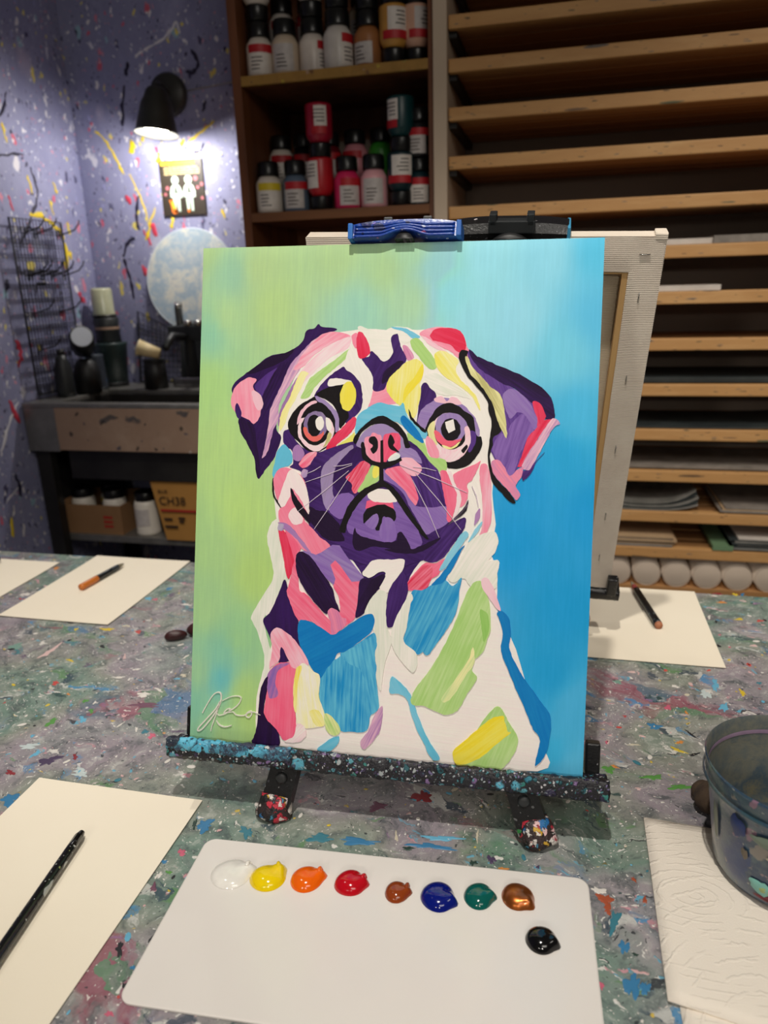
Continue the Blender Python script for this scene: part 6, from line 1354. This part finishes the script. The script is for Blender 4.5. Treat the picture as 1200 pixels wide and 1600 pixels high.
# ------------------------------------------------------------------ blank canvas seen from behind
BRc = Vector((.0845, 1.062, .0815)); TRc = Vector((.1065, .886, .567))
bZ = (TRc - BRc).normalized(); bX = (Vector((1, .012, -.016)) - bZ * Vector((1, .012, -.016)).dot(bZ)).normalized(); bY = bZ.cross(bX)
bo = BRc - bX * CW
BM = Matrix(((bX.x, bY.x, bZ.x, bo.x), (bX.y, bY.y, bZ.y, bo.y), (bX.z, bY.z, bZ.z, bo.z), (0, 0, 0, 1)))
bc = thing('blank_canvas', 'blank stretched canvas seen from its stapled back, behind the painting', 'canvas'); bc.matrix_world = BM
PINE = pm('pale_pine', (206, 166, 110), (192, 150, 96), 8, .65, stretch=(6, 6, .6))
BWD = .041
MB().box(.001, CW - .001, .0165, .018, .001, CHH - .001).build('canvas_cloth', M['linen_raw'], bc)
for x0, x1, z0, z1 in ((.001, BWD, .001, CHH - .001), (CW - BWD, CW - .001, .001, CHH - .001), (BWD, CW - BWD, .001, BWD), (BWD, CW - BWD, CHH - BWD, CHH - .001)):
    MB().box(x0, x1, .001, .0164, z0, z1).build('stretcher_bar', PINE, bc)
FW = .0345
def fold(x0, x1, z0, z1): 
    m = MB(); n = 24; vs = []
    horiz = (x1 - x0) > (z1 - z0)
    for i in range(n + 1):
        u = i / n; w = .0006 * noise.noise(Vector((u * 9, x0 * 50, z0 * 40)))
        if horiz: vs += [(x0 + (x1 - x0) * u, -.0004, z0 + w), (x0 + (x1 - x0) * u, -.0012 - abs(w), (z0 + z1) / 2), (x0 + (x1 - x0) * u, -.0004, z1)]
        else: vs += [(x0 - w, -.0004, z0 + (z1 - z0) * u), ((x0 + x1) / 2, -.0012 - abs(w), z0 + (z1 - z0) * u), (x1, -.0004, z0 + (z1 - z0) * u)]
    fs = []
    for i in range(n):
        for k in (0, 1):
            a = i * 3 + k; fs.append((a, a + 1, a + 4, a + 3) if not horiz else (a, a + 3, a + 4, a + 1))
    m.add(vs, fs, True); n0 = len(m.v)
    m.box(x0, x1, -.0003, .0008, z0, z1)
    return m.build('canvas_fold', M['linen'], bc)
fold(CW - FW, CW, .0, CHH); fold(0, FW, .0, CHH); fold(0, CW, CHH - FW - .004, CHH); fold(0, CW, 0, FW)
MB().box(0, CW, -.0004, .0182, CHH, CHH + .0008).build('canvas_edge', M['linen'], bc)
MB().box(CW, CW + .0008, -.0004, .0182, 0, CHH).build('canvas_edge', M['linen'], bc)
MB().box(-.0008, 0, -.0004, .0182, 0, CHH).build('canvas_edge', M['linen'], bc)
lumpy(MB().bbox(CW - .012, CW + .0012, -.0014, .018, CHH - .004, CHH + .0042, .0015), .0006, 200).build('corner_tuck', M['linen'], bc)
def staple(x, z, vert):
    d = .0055
    p = [(0, .0005, -d), (0, -.0022, -d), (0, -.0022, d), (0, .0005, d)] if vert else [(-d, .0005, 0), (-d, -.0022, 0), (d, -.0022, 0), (d, .0005, 0)]
    MB().tube([(x + a, b, z + c) for a, b, c in p], .0006, 6).build('staple', M['chrome'], bc)
for z in (.448, .345, .245, .135, .06): staple(CW - .020, z, True)
for x in (.383, .30, .2, .1, .02): staple(x, CHH - .018, False)

e2, L2 = make_easel('second black table easel behind, holding the blank canvas', BM @ Matrix.Translation((CW, CT - .001, 0)) @ Matrix.Rotation(PI, 4, 'Z'), (-.09, 1.09, 0),
    [(-.24, 1.115, 0), (.045, 1.115, 0)], (.195, CT + .026, .40), (-.03, .79, 0), (-.016, .418, -.012, .026, -.021, -.0012), .16, False)
Lb = Matrix.Translation(-Vector((-.09, 1.09, 0))) @ BM
cl = Lb @ Matrix.Translation((.238, .004, CHH - .001))
m = MB(); nn = 24; vs = []
for i in range(nn + 1):
    x = -.060 + .122 * i / nn; k = .92 - .35 * (abs(x) / .08) ** 3
    for y, z in ((-.014, .001), (-.017, .010 * k), (-.010, .020 * k), (.010, .022 * k), (.02, .012 * k), (.02, .001)): vs.append((x, y, z))
fs = [(i * 6 + k, i * 6 + (k + 1) % 6, (i + 1) * 6 + (k + 1) % 6, (i + 1) * 6 + k) for i in range(nn) for k in range(6)] + [list(range(6)), [nn * 6 + k for k in range(6)][::-1]]
m.add(vs, fs); place(m, cl).build('clip_jaw', M['easel'], e2)
place(lumpy(MB().bbox(.0605, .0640, -.018, .018, .002, .0155, .001), .0006, 200), cl).build('blue_clip_end', pm('sky_blue_paint_end', (70, 160, 200), (60, 140, 180)), e2)
place(MB().bbox(-.024, .026, -.022, -.010, .010, .024, .0015), cl).build('spring_block', M['soot'], e2)
for s_ in (-.019, .021): place(MB().bbox(s_ - .004, s_ + .004, -.022, -.008, .018, .031, .0012), cl).build('hinge_lug', M['soot'], e2)
place(MB().lathe([(.0, -.008), (.027, -.008), (.028, 0), (.027, .008), (0, .008)], 28, Matrix.Translation((0, -.024, -.016)) @ Matrix.Rotation(PI / 2, 4, 'X'), cap0=False, cap1=False).warp(lambda p: Vector((p.x, p.y, max(p.z, -.003)))), cl).build('thumb_grip', M['black'], e2)
for k in range(4): place(MB().tube([(-.022 + .002 * k, -.0325, -.001 + k * .003), (.022 - .002 * k, -.0325, -.001 + k * .003)], .0009, 6), cl).build('grip_ridge', M['soot'], e2)

# ------------------------------------------------------------------ papers
def sheet(label, x0, x1, y0, y1, bow=.0, rot=0):
    w, d = (x1 - x0) / 2, (y1 - y0) / 2
    t = thing('paper_sheet', label, 'paper', ((x0 + x1) / 2, (y0 + y1) / 2, 0), rot, 'paper sheets at the seats')
    m = MB(); n = 14; vs = []
    for s in (0, 1):
        for j in range(n + 1):
            for i in range(n + 1):
                u, v = i / n, j / n
                vs.append((-w + 2 * w * u, -d + 2 * d * v, .0008 + s * .0007 + bow * ((2 * u - 1) ** 4 * .5 + (2 * v - 1) ** 4) * .6))
    q = (n + 1) ** 2; fs = []
    for j in range(n):
        for i in range(n):
            a = j * (n + 1) + i; fs += [(q + a, q + a + 1, q + a + n + 2, q + a + n + 1), (a, a + n + 1, a + n + 2, a + 1)]
    for i in range(n):
        a = i; fs.append((a, a + 1, q + a + 1, q + a)); a = n * (n + 1) + i; fs.append((a + 1, a, q + a, q + a + 1))
        a = i * (n + 1); fs.append((a + n + 1, a, q + a, q + a + n + 1)); a = i * (n + 1) + n; fs.append((a, a + n + 1, q + a + n + 1, q + a))
    m.add(vs, fs, False); m.build('sheet', M['paper'], t); return t
sheet('cream paper sheet at the lower left under the long black brush', -.5575, -.3555, .30, .5975, .0012)
sheet('cream paper sheet at the far left with the orange tipped brush', -.920, -.7085, .967, 1.2565, .0015)
sheet('cream paper sheet cut by the left edge of the view', -1.185, -.975, .913, 1.2095, .0012)
sheet('cream paper sheet at the right rear with a dark brush, partly shaded', .033, .242, .991, 1.2560, .0012)

# ------------------------------------------------------------------ brushes
def brush(label, a, b, segs, z0=.0018, ferrule=None):
    """a -> b along the table; segs = (name, t0, t1, r0, r1, material)"""
    a = Vector((a[0], a[1], 0)); b = Vector((b[0], b[1], 0)); L = (b - a).length
    t = thing('paint_brush', label, 'brush', (a.x, a.y, z0), math.atan2(b.y - a.y, b.x - a.x), 'brushes on the papers')
    rm = max(max(s[3], s[4]) for s in segs)
    for nme, t0, t1, r0, r1, mat in segs:
        n = 10; m = MB()
        m.tube([(L * (t0 + (t1 - t0) * k / n), 0, rm) for k in range(n + 1)], [r0 + (r1 - r0) * k / n for k in range(n + 1)], 14)
        m.build(nme, mat, t)
    return t
ORW = pm('orange_lacquer', (206, 120, 44), (190, 104, 36), 30, .35); BRI = pm('grey_bristles', (150, 140, 116), (90, 84, 72), 90, .8); FER = pm('dull_ferrule', (70, 78, 84), (46, 52, 58), 50, .35, .6); RED_T = pm('dull_red_tip', (150, 70, 66), (130, 56, 54), 40, .5); WOODE = pm('bare_wood_end', (176, 112, 80), None, 40, .6)
brush('long black paint speckled brush on the lower left paper', (-.4505, .5235), (-.419, .287), [('handle_end', 0, .03, .0028, .0048, M['handle']), ('handle', .03, .72, .0048, .0058, M['handle']), ('ferrule', .72, .86, .0062, .0058, FER), ('bristles', .86, 1.0, .0058, .002, BRI)])
brush('short brush with an orange handle end on the far left paper', (-.8415, 1.0885), (-.829, 1.210), [('orange_end', 0, .36, .0062, .0062, ORW), ('handle', .36, .70, .0058, .0052, M['handle_blue']), ('ferrule', .70, .86, .0054, .005, FER), ('bristles', .86, 1.0, .005, .0012, BRI)])
brush('dark blue speckled brush on the right rear paper', (.166, 1.099), (.139, 1.268), [('handle_end', 0, .02, .0058, .0062, WOODE), ('handle', .02, .80, .0062, .0056, M['handle_blue']), ('red_tip', .80, .90, .005, .0042, RED_T), ('bristles', .90, 1.0, .0042, .0016, BRI)])
brush('black brush tip entering at the left edge of the view', (-1.098, 1.190), (-1.19, 1.13), [('bristles', 0, .16, .0035, .009, M['black']), ('ferrule', .16, .36, .009, .0075, FER), ('handle', .36, 1.0, .007, .004, M['handle'])])

# ------------------------------------------------------------------ palette and paint
pa = thing('mixing_palette', 'white rounded plastic sheet used as a palette with nine paint dabs', 'palette', (-.3246, .5467, 0), math.atan2(.0196, .3684))
PWd, PD, PR, PT = .369, .178, .011, .0028
def rrect(x0, x1, y0, y1, r, n=8):
    o = []
    for cx, cy, a0 in ((x1 - r, y1 - r, 0), (x0 + r, y1 - r, 90), (x0 + r, y0 + r, 180), (x1 - r, y0 + r, 270)):
        for k in range(n + 1): a = math.radians(a0 + 90 * k / n); o.append((cx + r * math.cos(a), cy + r * math.sin(a)))
    return o
m = MB(); oo = rrect(0, PWd, -PD, 0, PR); oi = rrect(.0012, PWd - .0012, -PD + .0012, -.0012, PR - .001); n = len(oo)
m.add([(x, y, .0006) for x, y in oo] + [(x, y, PT - .0006) for x, y in oo] + [(x, y, PT) for x, y in oi],
      [list(range(n))[::-1]] + [(i, (i + 1) % n, n + (i + 1) % n, n + i) for i in range(n)] + [(n + i, n + (i + 1) % n, 2 * n + (i + 1) % n, 2 * n + i) for i in range(n)] + [[2 * n + i for i in range(n)]])
m.build('plate', M['palette'], pa)

def wet(name, c, metal=0, rough=.12):
    t = NT(name); nz = t.noise(t.obj(), 60, 3)
    t.l(t.ramp(nz.outputs[0], [(.3, lin(c)), (.7, lin(tuple(v * .94 for v in c)))]), t.b.inputs['Base Color'])
    t.b.inputs['Roughness'].default_value = rough; t.b.inputs['Metallic'].default_value = metal; t.b.inputs['Coat Weight'].default_value = .6; t.b.inputs['Coat Roughness'].default_value = .03
    return t.m
def dab(label, x, y, rx, ry, h, mat, tail, seed, hook=True, name='paint_dab'):
    """squeezed dollop: domed puddle with a drawn-out tail and a curl where the bottle was lifted"""
    t = thing(name, label, 'paint', (x, y, PT + .0002), 0, 'paint dabs on the palette')
    n, k = 40, 12; vs = [(0, 0, h)]; fs = []
    rnd = random.Random(seed); ph = [rnd.uniform(0, 6.28) for _ in range(3)]
    def rad(a):
        d = math.atan2(math.sin(a - tail), math.cos(a - tail))
        return 1 + .03 * math.sin(2 * a + ph[0]) + .02 * math.sin(3 * a + ph[1]) + .26 * math.exp(-(d / .28) ** 2)
    for j in range(1, k + 1):
        s = j / k
        for i in range(n):
            a = 2 * PI * i / n; d = math.atan2(math.sin(a - tail), math.cos(a - tail))
            z = h * (1 - s ** 2.6) ** .62 if s < 1 else 0
            z += h * .22 * math.exp(-(d / .5) ** 2) * math.exp(-((s - .72) / .16) ** 2)
            z -= h * .12 * math.exp(-((d - .7) / .3) ** 2) * math.exp(-((s - .6) / .2) ** 2)
            r = s * rad(a) if s > .55 else s * (1 + (rad(a) - 1) * s / .55 * 1.0)
            vs.append((rx * r * math.cos(a), ry * r * math.sin(a), z))
    fs = [(0, 1 + i, 1 + (i + 1) % n) for i in range(n)]
    for j in range(k - 1):
        for i in range(n):
            a = 1 + j * n; fs.append((a + i, a + n + i, a + n + (i + 1) % n, a + (i + 1) % n))
    m = MB(); m.add(vs, fs, True); m.build('dollop', mat, t)
    if hook:
        ct, st = math.cos(tail), math.sin(tail); pts = []
        for q in range(9):
            u = q / 8; ang = u * 2.4
            pts.append((rx * ct * (.78 + .30 * u) - st * .004 * math.sin(ang), ry * st * (.78 + .30 * u) + ct * .004 * math.sin(ang), h * (.72 - .25 * u) + .004 * math.sin(ang) * (1 - u)))
        MB().tube(pts, [.0026 * (1 - .85 * q / 8) for q in range(9)], 8).build('curl', mat, t)
    return t
DABS = [('white', -.2808, .5063, (246, 242, 234), .0195, .0175, .0060, .6), ('yellow', -.2450, .5079, (250, 216, 6), .0165, .0155, .0085, .95), ('orange', -.2088, .5135, (250, 104, 4), .0152, .0148, .0085, .5), ('red', -.1680, .5170, (196, 8, 28), .0142, .0148, .0090, .15), ('rust brown', -.1238, .5153, (146, 62, 20), .0108, .0122, .0070, .2), ('deep blue', -.0869, .5175, (4, 22, 120), .0158, .0160, .0085, -.25), ('teal green', -.0513, .5254, (4, 92, 84), .0136, .0142, .0075, .1), ('coppery bronze', -.0174, .5314, (176, 96, 40), .0142, .0150, .0080, -.6), ('black', .0043, .4896, (8, 8, 9), .0128, .0135, .0085, -.2)]
for i, (nm, x, y, c, rx, ry, h, tl) in enumerate(DABS):
    dab('glossy %s paint dab on the white palette' % nm, x, y, rx, ry, h, wet('wet_' + nm.replace(' ', '_') + '_paint', c, .8 if 'bronze' in nm else 0, .3 if 'bronze' in nm else .12), tl, i, hook=nm in ('yellow', 'orange', 'red', 'rust brown', 'white'))

# ------------------------------------------------------------------ water cup and paper towel
NAP = NT('embossed_paper_towel'); co = NAP.obj()
NAP.b.inputs['Base Color'].default_value = lin((240, 230, 216)); NAP.b.inputs['Roughness'].default_value = .9
def towel_rings(loc, scale, sx, sy, rot):
    wv = NAP.n('ShaderNodeTexWave', wave_type='RINGS', rings_direction='Z'); NAP.l(NAP.mapping(co, (sx, sy, 1), loc, (0, 0, rot)), wv.inputs[0])
    wv.inputs['Scale'].default_value = scale; wv.inputs['Distortion'].default_value = 1.0; wv.inputs['Detail'].default_value = 1; wv.inputs['Detail Scale'].default_value = 8
    brk = NAP.ramp(NAP.noise(NAP.mapping(co, loc=loc), 38, 1).outputs[0], [(.46, (0, 0, 0)), (.54, (1, 1, 1))])
    return NAP.math('MULTIPLY', NAP.ramp(wv.outputs['Fac'], [(.86, (0, 0, 0)), (.98, (1, 1, 1))]), brk)
line = NAP.math('MAXIMUM', towel_rings((-.10, .11, 0), 26, 1.0, 1.5, .5), towel_rings((-.02, .25, 0), 22, 1.3, 1.0, -.3))
fine = NAP.noise(co, 900, 2)
NAP.bump(NAP.math('ADD', line, NAP.math('MULTIPLY', fine.outputs[0], .45)), .45, .0012)
nt = thing('paper_towel', 'folded white embossed paper towel under the water cup', 'towel', (.101, .657, 0), math.radians(-1))
def quad_layer(P, z0, th, sag=0):
    """folded layer: grid between four corners, slightly pillowed"""
    n = 18; m = MB(); vs = []
    for s in (0, 1):
        for j in range(n + 1):
            for i in range(n + 1):
                u, v = i / n, j / n
                p = (Vector(P[0]) * (1 - u) + Vector(P[1]) * u) * (1 - v) + (Vector(P[3]) * (1 - u) + Vector(P[2]) * u) * v
                e = min(u, 1 - u, v, 1 - v); puff = min(1, e * 12) ** .5
                vs.append((p.x, p.y, z0 + s * th * (.45 + .55 * puff) + s * .0006 * noise.noise(Vector((p.x * 40, p.y * 40, z0 * 99)))))
    q = (n + 1) ** 2; fs = []
    for j in range(n):
        for i in range(n):
            a = j * (n + 1) + i; fs += [(q + a, q + a + n + 1, q + a + n + 2, q + a + 1), (a, a + 1, a + n + 2, a + n + 1)]
    for i in range(n):
        a = i; fs.append((a + 1, a, q + a, q + a + 1)); a = n * (n + 1) + i; fs.append((a, a + 1, q + a + 1, q + a))
        a = i * (n + 1); fs.append((a, a + n + 1, q + a + n + 1, q + a)); a = i * (n + 1) + n; fs.append((a + n + 1, a, q + a, q + a + n + 1))
    m.add(vs, fs, True); return m
quad_layer([(.004, -.004), (.215, -.012), (.22, -.30), (.012, -.262)], .0004, .0028).build('lower_layer', NAP.m, nt)
quad_layer([(.0, 0), (.21, -.010), (.215, -.238), (.0015, -.203)], .0034, .0030).build('upper_layer', NAP.m, nt)

cu = thing('water_cup', 'translucent plastic water cup crusted with blue paint on the paper towel', 'cup', (.2175, .609, .0068))
HC = .112
prof = [(.0, 0), (.050, 0), (.056, .002), (.060, .008), (.0635, .03), (.070, .075), (.0735, .092), (.0745, .0935), (.0755, HC - .004), (.0765, HC - .001), (.0755, HC)]
MB().lathe(prof, 64, None, cap0=False, cap1=False).build('cup_wall', M['cup'], cu)
CIN = splat('stained_cup_inside', [(84, 94, 98), (110, 110, 100), (70, 84, 94), (124, 116, 88)], [(25, .35, .4, .15, .6, [(60, 76, 100), (120, 124, 112), (136, 118, 76)])], base_scale=14, rough=.25)
MB().lathe([(.0755, HC), (.0735, HC - .003), (.0725, HC - .020), (.069, .076), (.0625, .032), (.0585, .0075), (.0, .007)], 64, None, cap0=False, cap1=False).build('cup_inside', CIN, cu)
MB().lathe([(.0722, HC - .0185), (.0721, HC - .0165), (.0725, HC - .0145)], 64, None, cap0=False, cap1=False).build('mauve_tide_line', pm('dried_mauve_ring', (150, 126, 150), (130, 110, 134), 60, .5), cu)
MB().lathe([(.0752, HC - .021), (.0768, HC - .019), (.0754, HC - .0165)], 64, None, cap0=False, cap1=False).build('rim_step', M['cup'], cu)
def cup_blot(ang, z, w, h, mat, n=20):
    rr = blob(n, .2); m = MB(); vs = []
    for s, k in ((1.0, .0004), (.75, .0012)):
        for i in range(n):
            a = 2 * PI * i / n; zz = z + h * math.sin(a) * rr[i] * s; R = .0600 + (zz - .008) * (.0735 - .060) / .084 + k + .0006
            th = ang + w * math.cos(a) * rr[i] * s / R; vs.append((R * math.cos(th), R * math.sin(th), zz))
    m.add(vs, [(i, (i + 1) % n, n + (i + 1) % n, n + i) for i in range(n)] + [[n + i for i in range(n)]], True); return m.build('paint_blot', mat, cu)
fa = math.atan2(-.609, -.2175)
for da, z, w, h, c in ((-.22, .022, .009, .008, (120, 180, 170)), (-.17, .021, .005, .004, (150, 170, 110)), (.02, .020, .006, .007, (150, 110, 140)), (-.06, .043, .004, .016, (80, 120, 140)), (-.55, .075, .007, .012, (18, 44, 100)), (-.2, .074, .012, .006, (110, 124, 110)), (-.95, .060, .003, .020, (120, 124, 110)), (-.12, .058, .004, .003, (170, 160, 140)), (-.1, .048, .003, .003, (170, 160, 140)), (-.45, .05, .003, .006, (100, 90, 76)), (.05, .012, .02, .004, (110, 40, 50))):
    cup_blot(fa + da, z, w, h, flat('cup_blot_%d_%d_%d' % c, c))

# ------------------------------------------------------------------ two small things on the table
rc = thing('maroon_clay_piece', 'small dark maroon two lobed lump on the table left of the painting', 'lump', (-.548, .952, 0))
MAR = pm('dark_maroon_rubber', (62, 26, 26), (46, 18, 20), 30, .45)
def lobe(name, c, r, rot, mat, par):
    m = MB(); n, k = 18, 10; vs = []
    for j in range(k + 1):
        for i in range(n):
            a = 2 * PI * i / n; b = PI * j / k; vs.append((r[0] * math.sin(b) * math.cos(a), r[1] * math.sin(b) * math.sin(a), r[2] * math.cos(b)))
    m.add(vs, [(j * n + i, (j + 1) * n + i, (j + 1) * n + (i + 1) % n, j * n + (i + 1) % n) for j in range(k) for i in range(n)], True)
    lumpy(m, .0012, 90); place(m, Matrix.Translation(c) @ Matrix.Rotation(rot, 4, 'Z')); m.warp(lambda p: Vector((p.x, p.y, max(p.z, .0003)))); return m.build(name, mat, par)
lobe('large_lobe', (.012, .012, .010), (.026, .015, .011), .25, MAR, rc)
lobe('small_lobe', (-.022, -.012, .008), (.018, .008, .0085), .5, MAR, rc)
sg2 = thing('brown_sponge', 'dark brown natural sponge half hidden behind the water cup', 'sponge', (.166, .690, 0))
SPM = pm('brown_sponge_foam', (78, 62, 48), (46, 36, 30), 60, .95, bump=1.0, bscale=160)
lobe('sponge_body', (.008, .0, .014), (.024, .018, .016), .6, SPM, sg2); lobe('sponge_edge', (.0, .012, .010), (.014, .012, .011), 0, SPM, sg2)
